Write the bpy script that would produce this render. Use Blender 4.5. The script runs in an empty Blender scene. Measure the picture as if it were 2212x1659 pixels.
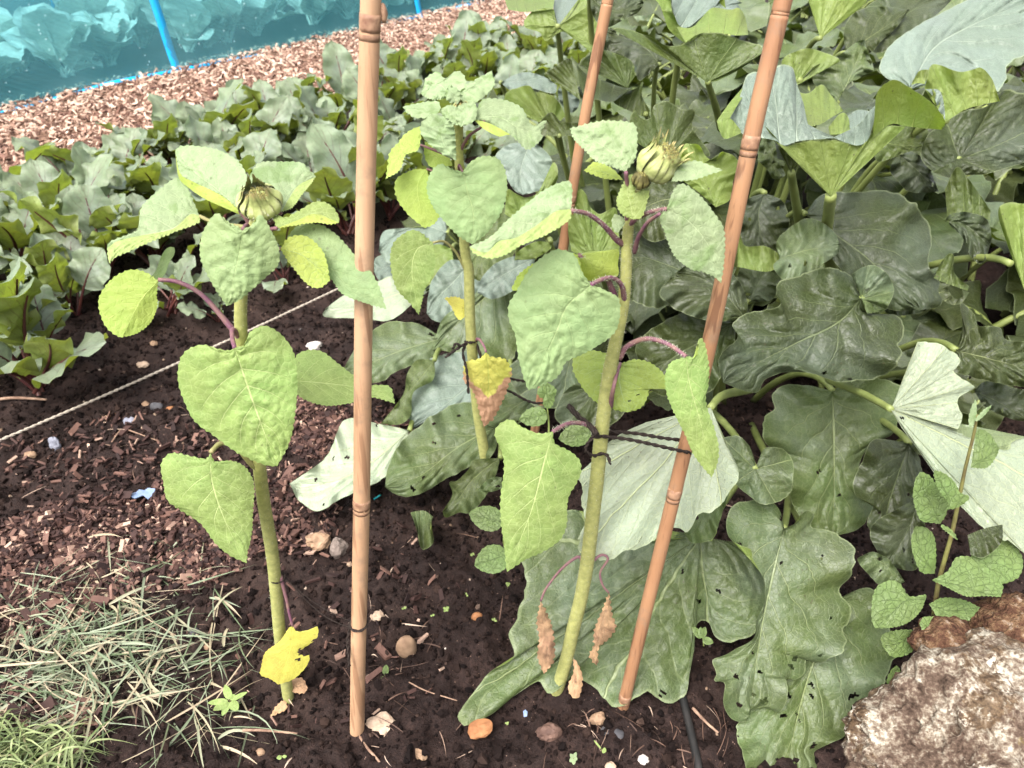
import bpy, bmesh, math, random
import numpy as np
from mathutils import Vector, Matrix
R = math.radians
rng = np.random.default_rng(7)
random.seed(7)
scene = bpy.context.scene
COL = scene.collection

# ------------------------------------------------------------------ camera, sky, sun, exposure
CAM_H, PITCH = 1.1, R(35)
cam_data = bpy.data.cameras.new('camera')
cam_data.sensor_width = 36.0
cam_data.lens = 36.0 * 780 / 1024
cam_data.clip_start = 0.02
cam_data.clip_end = 300
cam_data.dof.use_dof = True
cam_data.dof.focus_distance = 0.98
cam_data.dof.aperture_fstop = 9.5
camera = bpy.data.objects.new('camera', cam_data)
COL.objects.link(camera)
camera.location = (0, 0, CAM_H)
camera.rotation_euler = (R(90) - PITCH, 0, 0)
scene.camera = camera

SUN_EL, SUN_AZ = R(58), R(215)      # high behind thin cloud, from the left behind the camera
world = bpy.data.worlds.new('World')
scene.world = world
world.use_nodes = True
wn = world.node_tree
wn.nodes.clear()
sky = wn.nodes.new('ShaderNodeTexSky')
sky.sky_type = 'NISHITA'
sky.sun_disc = False
sky.sun_elevation = SUN_EL
sky.sun_rotation = SUN_AZ
sky.dust_density = 6.0
sky.ozone_density = 1.0
hs = wn.nodes.new('ShaderNodeHueSaturation')       # thin cloud: a greyer sky
hs.inputs['Saturation'].default_value = 0.22
bg = wn.nodes.new('ShaderNodeBackground')
bg.inputs['Strength'].default_value = 0.15
wo = wn.nodes.new('ShaderNodeOutputWorld')
wn.links.new(sky.outputs[0], hs.inputs['Color'])
wn.links.new(hs.outputs[0], bg.inputs['Color'])
wn.links.new(bg.outputs[0], wo.inputs[0])

sun_data = bpy.data.lights.new('sun', 'SUN')
sun_data.energy = 1.0
sun_data.angle = R(40)
sun_data.color = (1.0, 0.95, 0.87)
sun = bpy.data.objects.new('sun', sun_data)
COL.objects.link(sun)
sun_dir = Vector((math.sin(SUN_AZ) * math.cos(SUN_EL), math.cos(SUN_AZ) * math.cos(SUN_EL), math.sin(SUN_EL)))
sun.rotation_euler = sun_dir.to_track_quat('Z', 'Y').to_euler()
sun.location = sun_dir * 20

vs = scene.view_settings
vs.view_transform = 'Standard'
vs.look = 'None'
vs.gamma = 1.0
vs.use_curve_mapping = False
vs.exposure = 1.9
scene.render.engine = 'CYCLES'
scene.cycles.max_bounces = 8
scene.cycles.transparent_max_bounces = 12

# ------------------------------------------------------------------ measuring: a view ray turned into a point of the place
F, CX, CY = 1685.0, 1106.0, 829.5
SP, CP = math.sin(PITCH), math.cos(PITCH)
K = 4032 / 2212.0
CROPS = {0: (0, 0, 4032), 1: (0, 0, 1400), 2: (1300, 0, 1400), 3: (2632, 0, 1400), 4: (0, 1000, 1400), 5: (1300, 1000, 1400),
         6: (2632, 1000, 1400), 7: (0, 1974, 1400), 8: (1300, 1974, 1400), 9: (2632, 1974, 1400), 11: (2000, 0, 800),
         12: (2000, 1300, 900), 13: (1100, 1400, 900), 14: (3300, 0, 732), 15: (1400, 700, 1000), 16: (3332, 1800, 700)}


def px(pts, c=0):
    ox, oy, w = CROPS[c]
    a = np.asarray([list(p) + [0.0] * (3 - len(p)) for p in pts], float)
    a[:, 0] = ox / K + a[:, 0] * w / 4032
    a[:, 1] = oy / K + a[:, 1] * w / 4032
    return a


def unproj(x, y, D):
    x, y, D = np.broadcast_arrays(np.asarray(x, float), np.asarray(y, float), np.asarray(D, float))
    u, v = (x - CX) / F, (y - CY) / F
    return np.stack([D * u, D * (CP - v * SP), CAM_H - D * (SP + v * CP)], -1)


def ground_depth(x, y, z=0.0):
    v = (np.asarray(y, float) - CY) / F
    return (CAM_H - z) / (SP + v * CP)


def on_ground(x, y, z=0.0):
    return unproj(x, y, ground_depth(x, y, z))


def wall_depth(y, Y):
    v = (np.asarray(y, float) - CY) / F
    return Y / (CP - v * SP)


# ------------------------------------------------------------------ noise
def _h(i, j, k, s):
    n = (i.astype(np.int64) * 374761393 + j.astype(np.int64) * 668265263 + k.astype(np.int64) * 2147483647 + s * 144665) & 0xFFFFFFFF
    n = ((n ^ (n >> 13)) * 1274126177) & 0xFFFFFFFF
    n = ((n ^ (n >> 16)) * 2246822519) & 0xFFFFFFFF
    return ((n ^ (n >> 15)) & 0xFFFF) / 65535.0


def n3(p, s=0):
    p = np.asarray(p, float)
    i = np.floor(p)
    f = p - i
    f = f * f * (3 - 2 * f)
    ix, iy, iz = i[..., 0].astype(int), i[..., 1].astype(int), i[..., 2].astype(int)
    r = 0
    for a in (0, 1):
        for b in (0, 1):
            for c in (0, 1):
                w = (f[..., 0] if a else 1 - f[..., 0]) * (f[..., 1] if b else 1 - f[..., 1]) * (f[..., 2] if c else 1 - f[..., 2])
                r = r + w * _h(ix + a, iy + b, iz + c, s)
    return r * 2 - 1


def n2(x, y, s=0):
    return n3(np.stack([x, y, np.zeros_like(x)], -1), s)


def fbm2(x, y, s=0, o=4):
    r, a = 0, 1.0
    for k in range(o):
        r = r + a * n2(x * 2 ** k + 3.1 * k, y * 2 ** k - 1.7 * k, s + k)
        a *= 0.5
    return r


# ------------------------------------------------------------------ objects
def link(name, data, parent=None):
    o = bpy.data.objects.new(name, data)
    COL.objects.link(o)
    if parent is not None:
        o.parent = parent
    return o


def tag(o, label=None, cat=None, group=None, kind=None):
    if label: o['label'] = label
    if cat: o['category'] = cat
    if group: o['group'] = group
    if kind: o['kind'] = kind
    return o


def empty(name, loc, label, cat, group=None):
    o = link(name, None)
    o.location = loc
    o.empty_display_size = 0.05
    return tag(o, label, cat, group)


def mesh(name, V, faces, mats, uv=None, mi=None, smooth=True, attr=None):
    """faces: list of int arrays (n,3) or (n,4)."""
    me = bpy.data.meshes.new(name)
    V = np.asarray(V, np.float32)
    me.vertices.add(len(V))
    me.vertices.foreach_set('co', V.ravel())
    fl = [np.asarray(f, np.int32) for f in faces if len(f)]
    tot = np.concatenate([np.full(len(f), f.shape[1], np.int32) for f in fl])
    idx = np.concatenate([f.ravel() for f in fl])
    me.loops.add(len(idx))
    me.loops.foreach_set('vertex_index', idx)
    me.polygons.add(len(tot))
    me.polygons.foreach_set('loop_start', np.concatenate([[0], np.cumsum(tot)[:-1]]).astype(np.int32))
    me.polygons.foreach_set('loop_total', tot)
    for m in (mats if isinstance(mats, (list, tuple)) else [mats]):
        me.materials.append(m)
    if mi is not None:
        me.polygons.foreach_set('material_index', np.asarray(mi, np.int32))
    me.polygons.foreach_set('use_smooth', np.full(len(tot), smooth))
    if uv is not None:
        l = me.uv_layers.new(name='UVMap')
        l.data.foreach_set('uv', np.asarray(uv, np.float32)[idx].ravel())
    if attr is not None:
        a = me.attributes.new('tint', 'FLOAT', 'POINT')
        a.data.foreach_set('value', np.asarray(attr, np.float32))
    me.update(calc_edges=True)
    me.validate()
    return me


def cr(P, n):
    """Catmull-Rom through P, n points evenly by length."""
    P = np.asarray(P, float)
    if len(P) == 2:
        t = np.linspace(0, 1, n)[:, None]
        return P[0] * (1 - t) + P[1] * t
    Q = np.vstack([2 * P[0] - P[1], P, 2 * P[-1] - P[-2]])
    out = []
    t = np.linspace(0, 1, 14, endpoint=False)[:, None]
    for i in range(1, len(Q) - 2):
        a, b, c, d = Q[i - 1], Q[i], Q[i + 1], Q[i + 2]
        out.append(0.5 * (2 * b + (c - a) * t + (2 * a - 5 * b + 4 * c - d) * t ** 2 + (3 * b - a - 3 * c + d) * t ** 3))
    out = np.vstack(out + [P[-1:]])
    s = np.concatenate([[0], np.cumsum(np.linalg.norm(np.diff(out[:, :2] if out.shape[1] == 3 and np.abs(out).max() > 20 else out, axis=0), axis=1))])
    q = np.linspace(0, s[-1], n)
    return np.stack([np.interp(q, s, out[:, k]) for k in range(P.shape[1])], -1)


def tube(P, rad, sides=10, cap=True, wob=0.0):
    """tube along the points P; returns verts, faces list."""
    P = np.asarray(P, float)
    n = len(P)
    rad = np.interp(np.linspace(0, 1, n), np.linspace(0, 1, len(np.atleast_1d(rad))), np.atleast_1d(rad))
    T = np.gradient(P, axis=0)
    T /= np.linalg.norm(T, axis=1)[:, None] + 1e-9
    ref = np.array([0.0, 0.0, 1.0]) if abs(T[0, 2]) < 0.8 else np.array([1.0, 0, 0])
    N = np.zeros_like(P)
    v = ref - T[0] * ref.dot(T[0])
    N[0] = v / np.linalg.norm(v)
    for i in range(1, n):
        v = N[i - 1] - T[i] * N[i - 1].dot(T[i])
        N[i] = v / (np.linalg.norm(v) + 1e-9)
    B = np.cross(T, N)
    a = np.linspace(0, 2 * math.pi, sides, endpoint=False)
    ring = N[:, None, :] * np.cos(a)[None, :, None] + B[:, None, :] * np.sin(a)[None, :, None]
    rr = rad[:, None] * np.ones(sides)[None]
    if wob:
        rr = rr * (1 + wob * rng.uniform(-1, 1, rr.shape))
    V = (P[:, None, :] + ring * rr[:, :, None]).reshape(-1, 3)
    i = np.arange(n - 1)[:, None] * sides
    j = np.arange(sides)[None]
    j2 = (j + 1) % sides
    Q = np.stack([i + j, i + j2, i + sides + j2, i + sides + j], -1).reshape(-1, 4)
    fs = [Q]
    if cap:
        V = np.vstack([V, P[:1], P[-1:]])
        c0, c1 = len(V) - 2, len(V) - 1
        jj = np.arange(sides)
        jn = (jj + 1) % sides
        b = (n - 1) * sides
        fs.append(np.stack([np.full(sides, c0), jn, jj], -1))
        fs.append(np.stack([np.full(sides, c1), b + jj, b + jn], -1))
    return V, fs


def join(parts):
    """parts: list of (V, faces) -> one (V, faces)"""
    Vs, Fs, o = [], [], 0
    for V, fs in parts:
        Vs.append(V)
        Fs += [np.asarray(f) + o for f in fs]
        o += len(V)
    return np.vstack(Vs), Fs


def grid_faces(n, m, flip=False):
    i = np.arange(n - 1)[:, None] * m
    j = np.arange(m - 1)[None]
    q = np.stack([i + j, i + m + j, i + m + j + 1, i + j + 1], -1).reshape(-1, 4)
    return q[:, ::-1] if flip else q


# ------------------------------------------------------------------ materials
class NT:
    def __init__(s, name):
        s.mat = bpy.data.materials.new(name)
        s.mat.use_nodes = True
        s.t = s.mat.node_tree
        s.t.nodes.clear()
        s.out = s.t.nodes.new('ShaderNodeOutputMaterial')

    def node(s, typ, **kw):
        n = s.t.nodes.new(typ)
        for k, v in kw.items():
            setattr(n, k, v)
        return n

    def put(s, sock, v):
        if isinstance(v, bpy.types.NodeSocket):
            s.t.links.new(v, sock)
        elif isinstance(v, (tuple, list)) and sock.type == 'RGBA' and len(v) == 3:
            sock.default_value = (*v, 1)
        else:
            sock.default_value = v

    def m(s, op, a, b=0.0, c=0.0, clamp=False):
        n = s.node('ShaderNodeMath', operation=op, use_clamp=clamp)
        for i, v in enumerate((a, b, c)):
            s.put(n.inputs[i], v)
        return n.outputs[0]

    def mix(s, f, a, b, mode='MIX'):
        n = s.node('ShaderNodeMix', data_type='RGBA', blend_type=mode)
        s.put(n.inputs[0], f)
        s.put(n.inputs[6], a)
        s.put(n.inputs[7], b)
        return n.outputs[2]

    def smooth(s, v, lo, hi):
        n = s.node('ShaderNodeMapRange', interpolation_type='SMOOTHSTEP')
        for i, x in enumerate((v, lo, hi, 0.0, 1.0)):
            s.put(n.inputs[i], x)
        return n.outputs[0]

    def noise(s, scale, detail=3.0, vec=None, rough=0.55, dist=0.0):
        n = s.node('ShaderNodeTexNoise')
        n.inputs['Scale'].default_value = scale
        n.inputs['Detail'].default_value = detail
        n.inputs['Roughness'].default_value = rough
        n.inputs['Distortion'].default_value = dist
        if vec is not None:
            s.put(n.inputs['Vector'], vec)
        return n.outputs['Fac']

    def voro(s, scale, feature='F1', vec=None, out='Distance'):
        n = s.node('ShaderNodeTexVoronoi', feature=feature)
        n.inputs['Scale'].default_value = scale
        if vec is not None:
            s.put(n.inputs['Vector'], vec)
        return n.outputs[out]

    def ramp(s, f, stops):
        n = s.node('ShaderNodeValToRGB')
        s.put(n.inputs[0], f)
        e = n.color_ramp.elements
        while len(e) < len(stops):
            e.new(0.5)
        for k, (p, c) in enumerate(stops):
            e[k].position = p
            e[k].color = (*c, 1)
        return n.outputs[0]

    def obj(s):
        return s.node('ShaderNodeTexCoord').outputs['Object']

    def bump(s, h, strength=0.5, dist=0.002):
        n = s.node('ShaderNodeBump')
        n.inputs['Strength'].default_value = strength
        n.inputs['Distance'].default_value = dist
        s.put(n.inputs['Height'], h)
        return n.outputs[0]

    def bsdf(s, col, rough=0.6, spec=0.3, normal=None, **kw):
        n = s.node('ShaderNodeBsdfPrincipled')
        s.put(n.inputs['Base Color'], col)
        s.put(n.inputs['Roughness'], rough)
        s.put(n.inputs['Specular IOR Level'], spec)
        if normal is not None:
            s.put(n.inputs['Normal'], normal)
        for k, v in kw.items():
            s.put(n.inputs[k], v)
        return n.outputs[0]

    def done(s, sh):
        s.t.links.new(sh, s.out.inputs[0])
        return s.mat


def leaf_mat(name, top, under, vein, uvein, N=7.0, style='pin', k=0.42, rough=0.5, spec=0.35, trans=0.25, mott=0.0, mcol=(0.2, 0.25, 0.1),
             vw=0.05, net=220.0, netf=0.25, speck=0.0, edge=None, dry=None, bumps=0.6, sheen_tint=0.0, eamt=0.28):
    s = NT(name)
    uv = s.node('ShaderNodeUVMap', uv_map='UVMap').outputs[0]
    sep = s.node('ShaderNodeSeparateXYZ')
    s.put(sep.inputs[0], uv)
    u, w = sep.outputs[0], sep.outputs[1]
    o = s.obj()
    wob = s.m('SUBTRACT', s.noise(14.0, 2.0, o), 0.5)
    if style == 'pin':
        aw = s.m('ABSOLUTE', w)
        t = s.m('MULTIPLY', s.m('SUBTRACT', s.m('ADD', u, s.m('MULTIPLY', wob, 0.06)), s.m('MULTIPLY', s.m('POWER', aw, 0.85), k)), N)
        fr = s.m('ABSOLUTE', s.m('SUBTRACT', s.m('FRACT', s.m('ADD', t, 50.0)), 0.5))
        d2 = s.m('SUBTRACT', 0.5, fr)
        wd = s.m('MULTIPLY', s.m('SUBTRACT', 1.15, aw), vw * 1.2)
        sec = s.m('MULTIPLY', s.m('SUBTRACT', 1.0, s.smooth(d2, s.m('MULTIPLY', wd, 0.35), wd)), s.m('SUBTRACT', 1.0, s.smooth(aw, 0.55, 0.95)))
        mid = s.m('SUBTRACT', 1.0, s.smooth(aw, s.m('MULTIPLY', s.m('SUBTRACT', 1.1, u), vw * 0.35), s.m('MULTIPLY', s.m('SUBTRACT', 1.1, u), vw)))
        ed = aw
    else:
        t = s.m('MULTIPLY', s.m('ADD', u, s.m('MULTIPLY', wob, 0.05)), N)
        fr = s.m('ABSOLUTE', s.m('SUBTRACT', s.m('FRACT', s.m('ADD', t, 50.0)), 0.5))
        d2 = s.m('SUBTRACT', 0.5, fr)
        dm = s.m('MULTIPLY', d2, s.m('ADD', w, 0.12))
        mid = s.m('SUBTRACT', 1.0, s.smooth(dm, vw * 0.15, vw * 0.5))
        q = s.m('FRACT', s.m('ADD', s.m('MULTIPLY', s.m('SUBTRACT', s.m('ADD', w, s.m('MULTIPLY', wob, 0.12)), s.m('MULTIPLY', d2, s.m('ADD', 0.28, s.m('MULTIPLY', w, 0.8)))), 5.0), 50.0))
        e2 = s.m('SUBTRACT', 0.5, s.m('ABSOLUTE', s.m('SUBTRACT', q, 0.5)))
        sec = s.m('MULTIPLY', s.m('SUBTRACT', 1.0, s.smooth(e2, 0.015, 0.06)), s.m('MULTIPLY', s.smooth(w, 0.1, 0.3), 0.42))
        ed = w
    vor = s.voro(net, 'DISTANCE_TO_EDGE', o)
    ter = s.m('MULTIPLY', s.m('SUBTRACT', 1.0, s.smooth(vor, 0.02, 0.10)), netf)
    veins = s.m('MAXIMUM', s.m('MAXIMUM', mid, s.m('MULTIPLY', sec, 0.8)), ter)
    oi = s.node('ShaderNodeObjectInfo')
    rnd = s.m('SUBTRACT', oi.outputs['Random'], 0.5)
    big = s.noise(9.0, 3.0, o)
    fine = s.noise(70.0, 3.0, o)

    def tone(c, vc, vf, amt):
        b = s.node('ShaderNodeHueSaturation')
        s.put(b.inputs['Hue'], s.m('ADD', 0.5, s.m('MULTIPLY', s.m('SUBTRACT', big, 0.5), 0.07)))
        s.put(b.inputs['Value'], s.m('ADD', s.m('ADD', 0.65, s.m('MULTIPLY', big, 0.5)), s.m('ADD', s.m('MULTIPLY', rnd, 0.25), s.m('MULTIPLY', s.m('SUBTRACT', fine, 0.5), amt))))
        s.put(b.inputs['Color'], c)
        return s.mix(s.m('MULTIPLY', veins, vf), b.outputs[0], vc)
    tc = tone(top, vein, 0.8, 0.5)
    if mott:
        mk = s.smooth(s.noise(38.0, 4.0, o, 0.6, 0.6), 0.5, 0.68)
        tc = s.mix(s.m('MULTIPLY', mk, mott), tc, mcol)
    if sheen_tint:
        mk = s.smooth(s.noise(7.0, 5.0, o, 0.6, 0.3), 0.38, 0.75)
        tc = s.mix(s.m('MULTIPLY', mk, sheen_tint), tc, (0.17, 0.2, 0.2))  # bluish sky sheen painted into the leaf colour in soft patches
    uc = tone(under, uvein, 0.7, 0.3)
    geo = s.node('ShaderNodeNewGeometry')
    col = s.mix(geo.outputs['Backfacing'], tc, uc)
    if speck:
        sp = s.m('MULTIPLY', s.m('SUBTRACT', 1.0, s.smooth(s.voro(95.0, 'F1', o), 0.10, 0.17)), s.smooth(s.noise(13.0, 2.0, o), 0.5, 0.62))
        col = s.mix(s.m('MULTIPLY', sp, speck), col, (0.04, 0.03, 0.015))
    if edge:
        col = s.mix(s.m('MULTIPLY', s.smooth(ed, 0.972, 0.99), eamt), col, edge)
    if dry:
        f = s.m('ADD', s.m('SUBTRACT', u, s.m('MULTIPLY', s.m('SUBTRACT', 1.0, s.m('ABSOLUTE', w)), dry[1])), s.m('MULTIPLY', s.m('SUBTRACT', s.noise(60.0, 4.0, o), 0.5), 0.3))
        dc = s.mix(s.noise(130.0, 4.0, o), (0.20, 0.10, 0.055), (0.50, 0.31, 0.2))
        col = s.mix(s.smooth(f, dry[0], dry[0] + 0.06), col, dc)
    hgt = s.m('ADD', s.m('MULTIPLY', s.m('SUBTRACT', 1.0, veins), 0.7), s.m('MULTIPLY', s.noise(170.0, 3.0, o), 0.6))
    nrm = s.bump(hgt, bumps, 0.0022)
    rr = s.m('ADD', rough - 0.12, s.m('MULTIPLY', big, 0.24))
    a = s.bsdf(col, rr, spec, nrm)
    if trans <= 0:
        return s.done(a)
    tr = s.node('ShaderNodeBsdfTranslucent')
    tcol = s.node('ShaderNodeHueSaturation')
    s.put(tcol.inputs['Color'], col)
    tcol.inputs['Saturation'].default_value = 1.25
    tcol.inputs['Value'].default_value = 1.3
    s.put(tr.inputs['Color'], tcol.outputs[0])
    s.put(tr.inputs['Normal'], nrm)
    mx = s.node('ShaderNodeMixShader')
    mx.inputs[0].default_value = trans
    s.t.links.new(a, mx.inputs[1])
    s.t.links.new(tr.outputs[0], mx.inputs[2])
    return s.done(mx.outputs[0])


SUNV = dict(speck=0.4, N=6.5, k=0.42, trans=0.3, rough=0.6, spec=0.25, net=150, netf=0.22, vw=0.035)
M = {}
PALE = (0.26, 0.33, 0.15)
M['sun'] = leaf_mat('sunflower_leaf_green', (0.19, 0.26, 0.115), (0.25, 0.32, 0.075), PALE, PALE, mott=0.4, mcol=(0.24, 0.31, 0.15), **SUNV)
M['sunlight'] = leaf_mat('sunflower_leaf_light', (0.20, 0.27, 0.082), (0.30, 0.37, 0.08), (0.38, 0.44, 0.19), PALE, mott=0.3, mcol=(0.27, 0.34, 0.12), **SUNV)
M['sunpale'] = leaf_mat('sunflower_leaf_young', (0.22, 0.285, 0.15), (0.26, 0.33, 0.11), (0.32, 0.38, 0.22), PALE, mott=0.8, mcol=(0.12, 0.18, 0.065), **SUNV)
M['sunlime'] = leaf_mat('sunflower_leaf_lime', (0.235, 0.305, 0.075), (0.265, 0.34, 0.075), PALE, (0.36, 0.43, 0.13), **SUNV)
M['sunyellow'] = leaf_mat('sunflower_leaf_yellow', (0.40, 0.37, 0.075), (0.40, 0.37, 0.08), (0.5, 0.48, 0.1), (0.5, 0.48, 0.1), dry=(1.02, 0.3), **SUNV)
M['sundry'] = leaf_mat('sunflower_leaf_withering', (0.42, 0.40, 0.09), (0.42, 0.40, 0.10), (0.36, 0.4, 0.1), (0.36, 0.4, 0.1), dry=(0.33, 0.3), bumps=1.0, **SUNV)
M['brown'] = leaf_mat('sunflower_leaf_dead', (0.36, 0.22, 0.12), (0.36, 0.22, 0.12), (0.46, 0.31, 0.19), (0.4, 0.26, 0.15), N=5, trans=0.1, mott=0.75, mcol=(0.10, 0.05, 0.03), bumps=1.0, rough=0.8)
RHE = (0.26, 0.30, 0.16)
RH = dict(rough=0.42, spec=0.33, net=125, netf=0.22, vw=0.036, edge=RHE, bumps=0.9)
for st in ('pin', 'fan'):
    NN = dict(N=5.5, k=0.55) if st == 'pin' else dict(N=5.0)
    M['rdark' + st] = leaf_mat('rhubarb_leaf_dark_' + st, (0.027, 0.037, 0.008), (0.09, 0.12, 0.03), (0.09, 0.11, 0.045), (0.15, 0.18, 0.07), style=st, trans=0.1, sheen_tint=0.14, speck=0.6, **NN, **RH)  # dark green, lowered further to put the clump's inner shade into the colour
    M['rmid' + st] = leaf_mat('rhubarb_leaf_grey_green_' + st, (0.060, 0.084, 0.025), (0.12, 0.16, 0.035), (0.17, 0.20, 0.085), (0.2, 0.25, 0.08), style=st, trans=0.13, sheen_tint=0.22, speck=0.6, **NN, **RH)
    M['rblue' + st] = leaf_mat('rhubarb_leaf_bluish_' + st, (0.115, 0.15, 0.115), (0.17, 0.22, 0.06), (0.22, 0.26, 0.2), (0.24, 0.29, 0.1), style=st, trans=0.12, sheen_tint=0.2, **NN, **RH)  # bluish tops: reflected sky put into the leaf colour
    M['rlime' + st] = leaf_mat('rhubarb_leaf_lime_' + st, (0.085, 0.11, 0.04), (0.18, 0.235, 0.062), (0.22, 0.26, 0.1), (0.25, 0.31, 0.1), style=st, trans=0.42, speck=0.7, **NN, **RH)
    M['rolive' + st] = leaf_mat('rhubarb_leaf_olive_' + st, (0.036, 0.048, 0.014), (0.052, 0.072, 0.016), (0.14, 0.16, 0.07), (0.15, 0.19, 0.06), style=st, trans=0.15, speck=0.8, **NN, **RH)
    M['rwhite' + st] = leaf_mat('rhubarb_leaf_whitish_underside_' + st, (0.12, 0.15, 0.07), (0.24, 0.28, 0.195), (0.2, 0.24, 0.1), (0.34, 0.375, 0.19), style=st, trans=0.12, speck=0.5, **NN, **RH)
M['beet'] = leaf_mat('beetroot_leaf', (0.185, 0.235, 0.14), (0.21, 0.255, 0.07), (0.16, 0.13, 0.09), (0.11, 0.07, 0.03), N=6, k=0.5, trans=0.35, rough=0.45, spec=0.4, net=60, netf=0.15, vw=0.05, edge=(0.22, 0.26, 0.17), sheen_tint=0.5, bumps=0.8)
M['weed'] = leaf_mat('weed_leaf', (0.115, 0.17, 0.05), (0.17, 0.23, 0.07), (0.09, 0.13, 0.045), (0.2, 0.26, 0.1), N=6, k=0.5, trans=0.25, net=110, netf=0.5, bumps=1.0)
M['cabbage'] = leaf_mat('cabbage_leaf', (0.52, 0.55, 0.5), (0.55, 0.58, 0.5), (0.65, 0.67, 0.6), (0.4, 0.42, 0.36), N=6, k=0.5, trans=0.15, net=40, netf=0.1, vw=0.05)


def plain(name, c1, c2, scale=40, rough=0.6, spec=0.3, bump=0.3, dist=0.001, c3=None, stretch=None, detail=4):
    s = NT(name)
    o = s.obj()
    if stretch:
        mp = s.node('ShaderNodeMapping')
        mp.inputs['Scale'].default_value = stretch
        s.put(mp.inputs[0], o)
        o = mp.outputs[0]
    n = s.noise(scale, detail, o)
    st = [(0.3, c1), (0.7, c2)] if c3 is None else [(0.28, c1), (0.5, c2), (0.72, c3)]
    col = s.ramp(n, st)
    oi = s.node('ShaderNodeObjectInfo')
    hsv = s.node('ShaderNodeHueSaturation')
    s.put(hsv.inputs['Value'], s.m('ADD', 0.9, s.m('MULTIPLY', oi.outputs['Random'], 0.2)))
    s.put(hsv.inputs['Color'], col)
    return s.done(s.bsdf(hsv.outputs[0], rough, spec, s.bump(s.noise(scale * 2.5, 4, o), bump, dist)))


def tinted(name, stops, rough=0.75, spec=0.2, scale=60, bump=0.4):
    """many small pieces, each with its own 'tint' value picking a colour"""
    s = NT(name)
    a = s.node('ShaderNodeAttribute', attribute_name='tint').outputs['Fac']
    n = s.noise(scale, 3, s.obj())
    col = s.ramp(s.m('ADD', a, s.m('MULTIPLY', s.m('SUBTRACT', n, 0.5), 0.25)), stops)
    return s.done(s.bsdf(col, rough, spec, s.bump(n, bump, 0.002)))


M['stem'] = plain('sunflower_stem', (0.20, 0.205, 0.07), (0.32, 0.32, 0.115), 120, 0.65, 0.2, 0.6)
M['petiole'] = plain('petiole_purple', (0.10, 0.035, 0.07), (0.17, 0.10, 0.08), 90, 0.6, 0.2, 0.5)
M['petgreen'] = plain('petiole_green', (0.17, 0.17, 0.06), (0.22, 0.19, 0.09), 90, 0.6, 0.2, 0.5)
M['hair'] = plain('plant_hair', (0.35, 0.36, 0.26), (0.45, 0.45, 0.34), 50, 0.6, 0.2, 0)
M['rstalk'] = plain('rhubarb_stalk', (0.10, 0.125, 0.032), (0.17, 0.20, 0.06), 30, 0.5, 0.35, 0.4, stretch=(1, 1, 0.2))
M['bstalk'] = plain('beetroot_stalk', (0.035, 0.008, 0.012), (0.09, 0.03, 0.02), 30, 0.45, 0.4, 0.2)
s_ = NT('sunflower_bract')
o_ = s_.obj()
uv_ = s_.node('ShaderNodeSeparateXYZ')
s_.put(uv_.inputs[0], s_.node('ShaderNodeUVMap', uv_map='UVMap').outputs[0])
n_ = s_.noise(110, 4, o_)
c_ = s_.ramp(n_, [(0.28, (0.17, 0.19, 0.065)), (0.5, (0.26, 0.29, 0.105)), (0.72, (0.36, 0.38, 0.18))])
e_ = s_.m('ADD', s_.m('MULTIPLY', s_.m('ABSOLUTE', uv_.outputs[1]), 0.75), s_.m('MULTIPLY', s_.m('SUBTRACT', n_, 0.5), 0.5))
c_ = s_.mix(s_.m('MULTIPLY', s_.smooth(e_, 0.5, 0.85), s_.m('MULTIPLY', s_.smooth(uv_.outputs[0], 0.3, 0.7), 0.6)), c_, (0.07, 0.042, 0.022))
c_ = s_.mix(s_.smooth(uv_.outputs[0], 0.78, 0.98), c_, (0.34, 0.27, 0.12))
M['bract'] = s_.done(s_.bsdf(c_, 0.65, 0.2, s_.bump(n_, 0.8, 0.001)))
M['bractdark'] = plain('sunflower_bract_dark', (0.06, 0.05, 0.02), (0.14, 0.13, 0.04), 160, 0.6, 0.25, 0.6)
M['floret'] = plain('sunflower_florets', (0.05, 0.035, 0.02), (0.30, 0.28, 0.09), 240, 0.8, 0.1, 1.0)
M['twine'] = plain('dark_twine', (0.012, 0.009, 0.008), (0.035, 0.026, 0.022), 300, 0.9, 0.1, 0.8)
M['twinepale'] = plain('pale_string', (0.26, 0.22, 0.18), (0.40, 0.35, 0.29), 260, 0.9, 0.1, 0.8)
M['black'] = plain('black_rubber', (0.006, 0.006, 0.006), (0.016, 0.014, 0.013), 60, 0.6, 0.3, 0.3)
M['tape'] = plain('blue_tape', (0.0, 0.27, 0.56), (0.0, 0.33, 0.64), 20, 0.4, 0.4, 0.1)
M['scrapblue'] = plain('blue_plastic', (0.10, 0.15, 0.25), (0.18, 0.23, 0.34), 60, 0.5, 0.4, 0.2)
M['teal'] = plain('teal_plastic', (0.0, 0.12, 0.14), (0.0, 0.18, 0.2), 60, 0.5, 0.4, 0.2)


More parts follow.
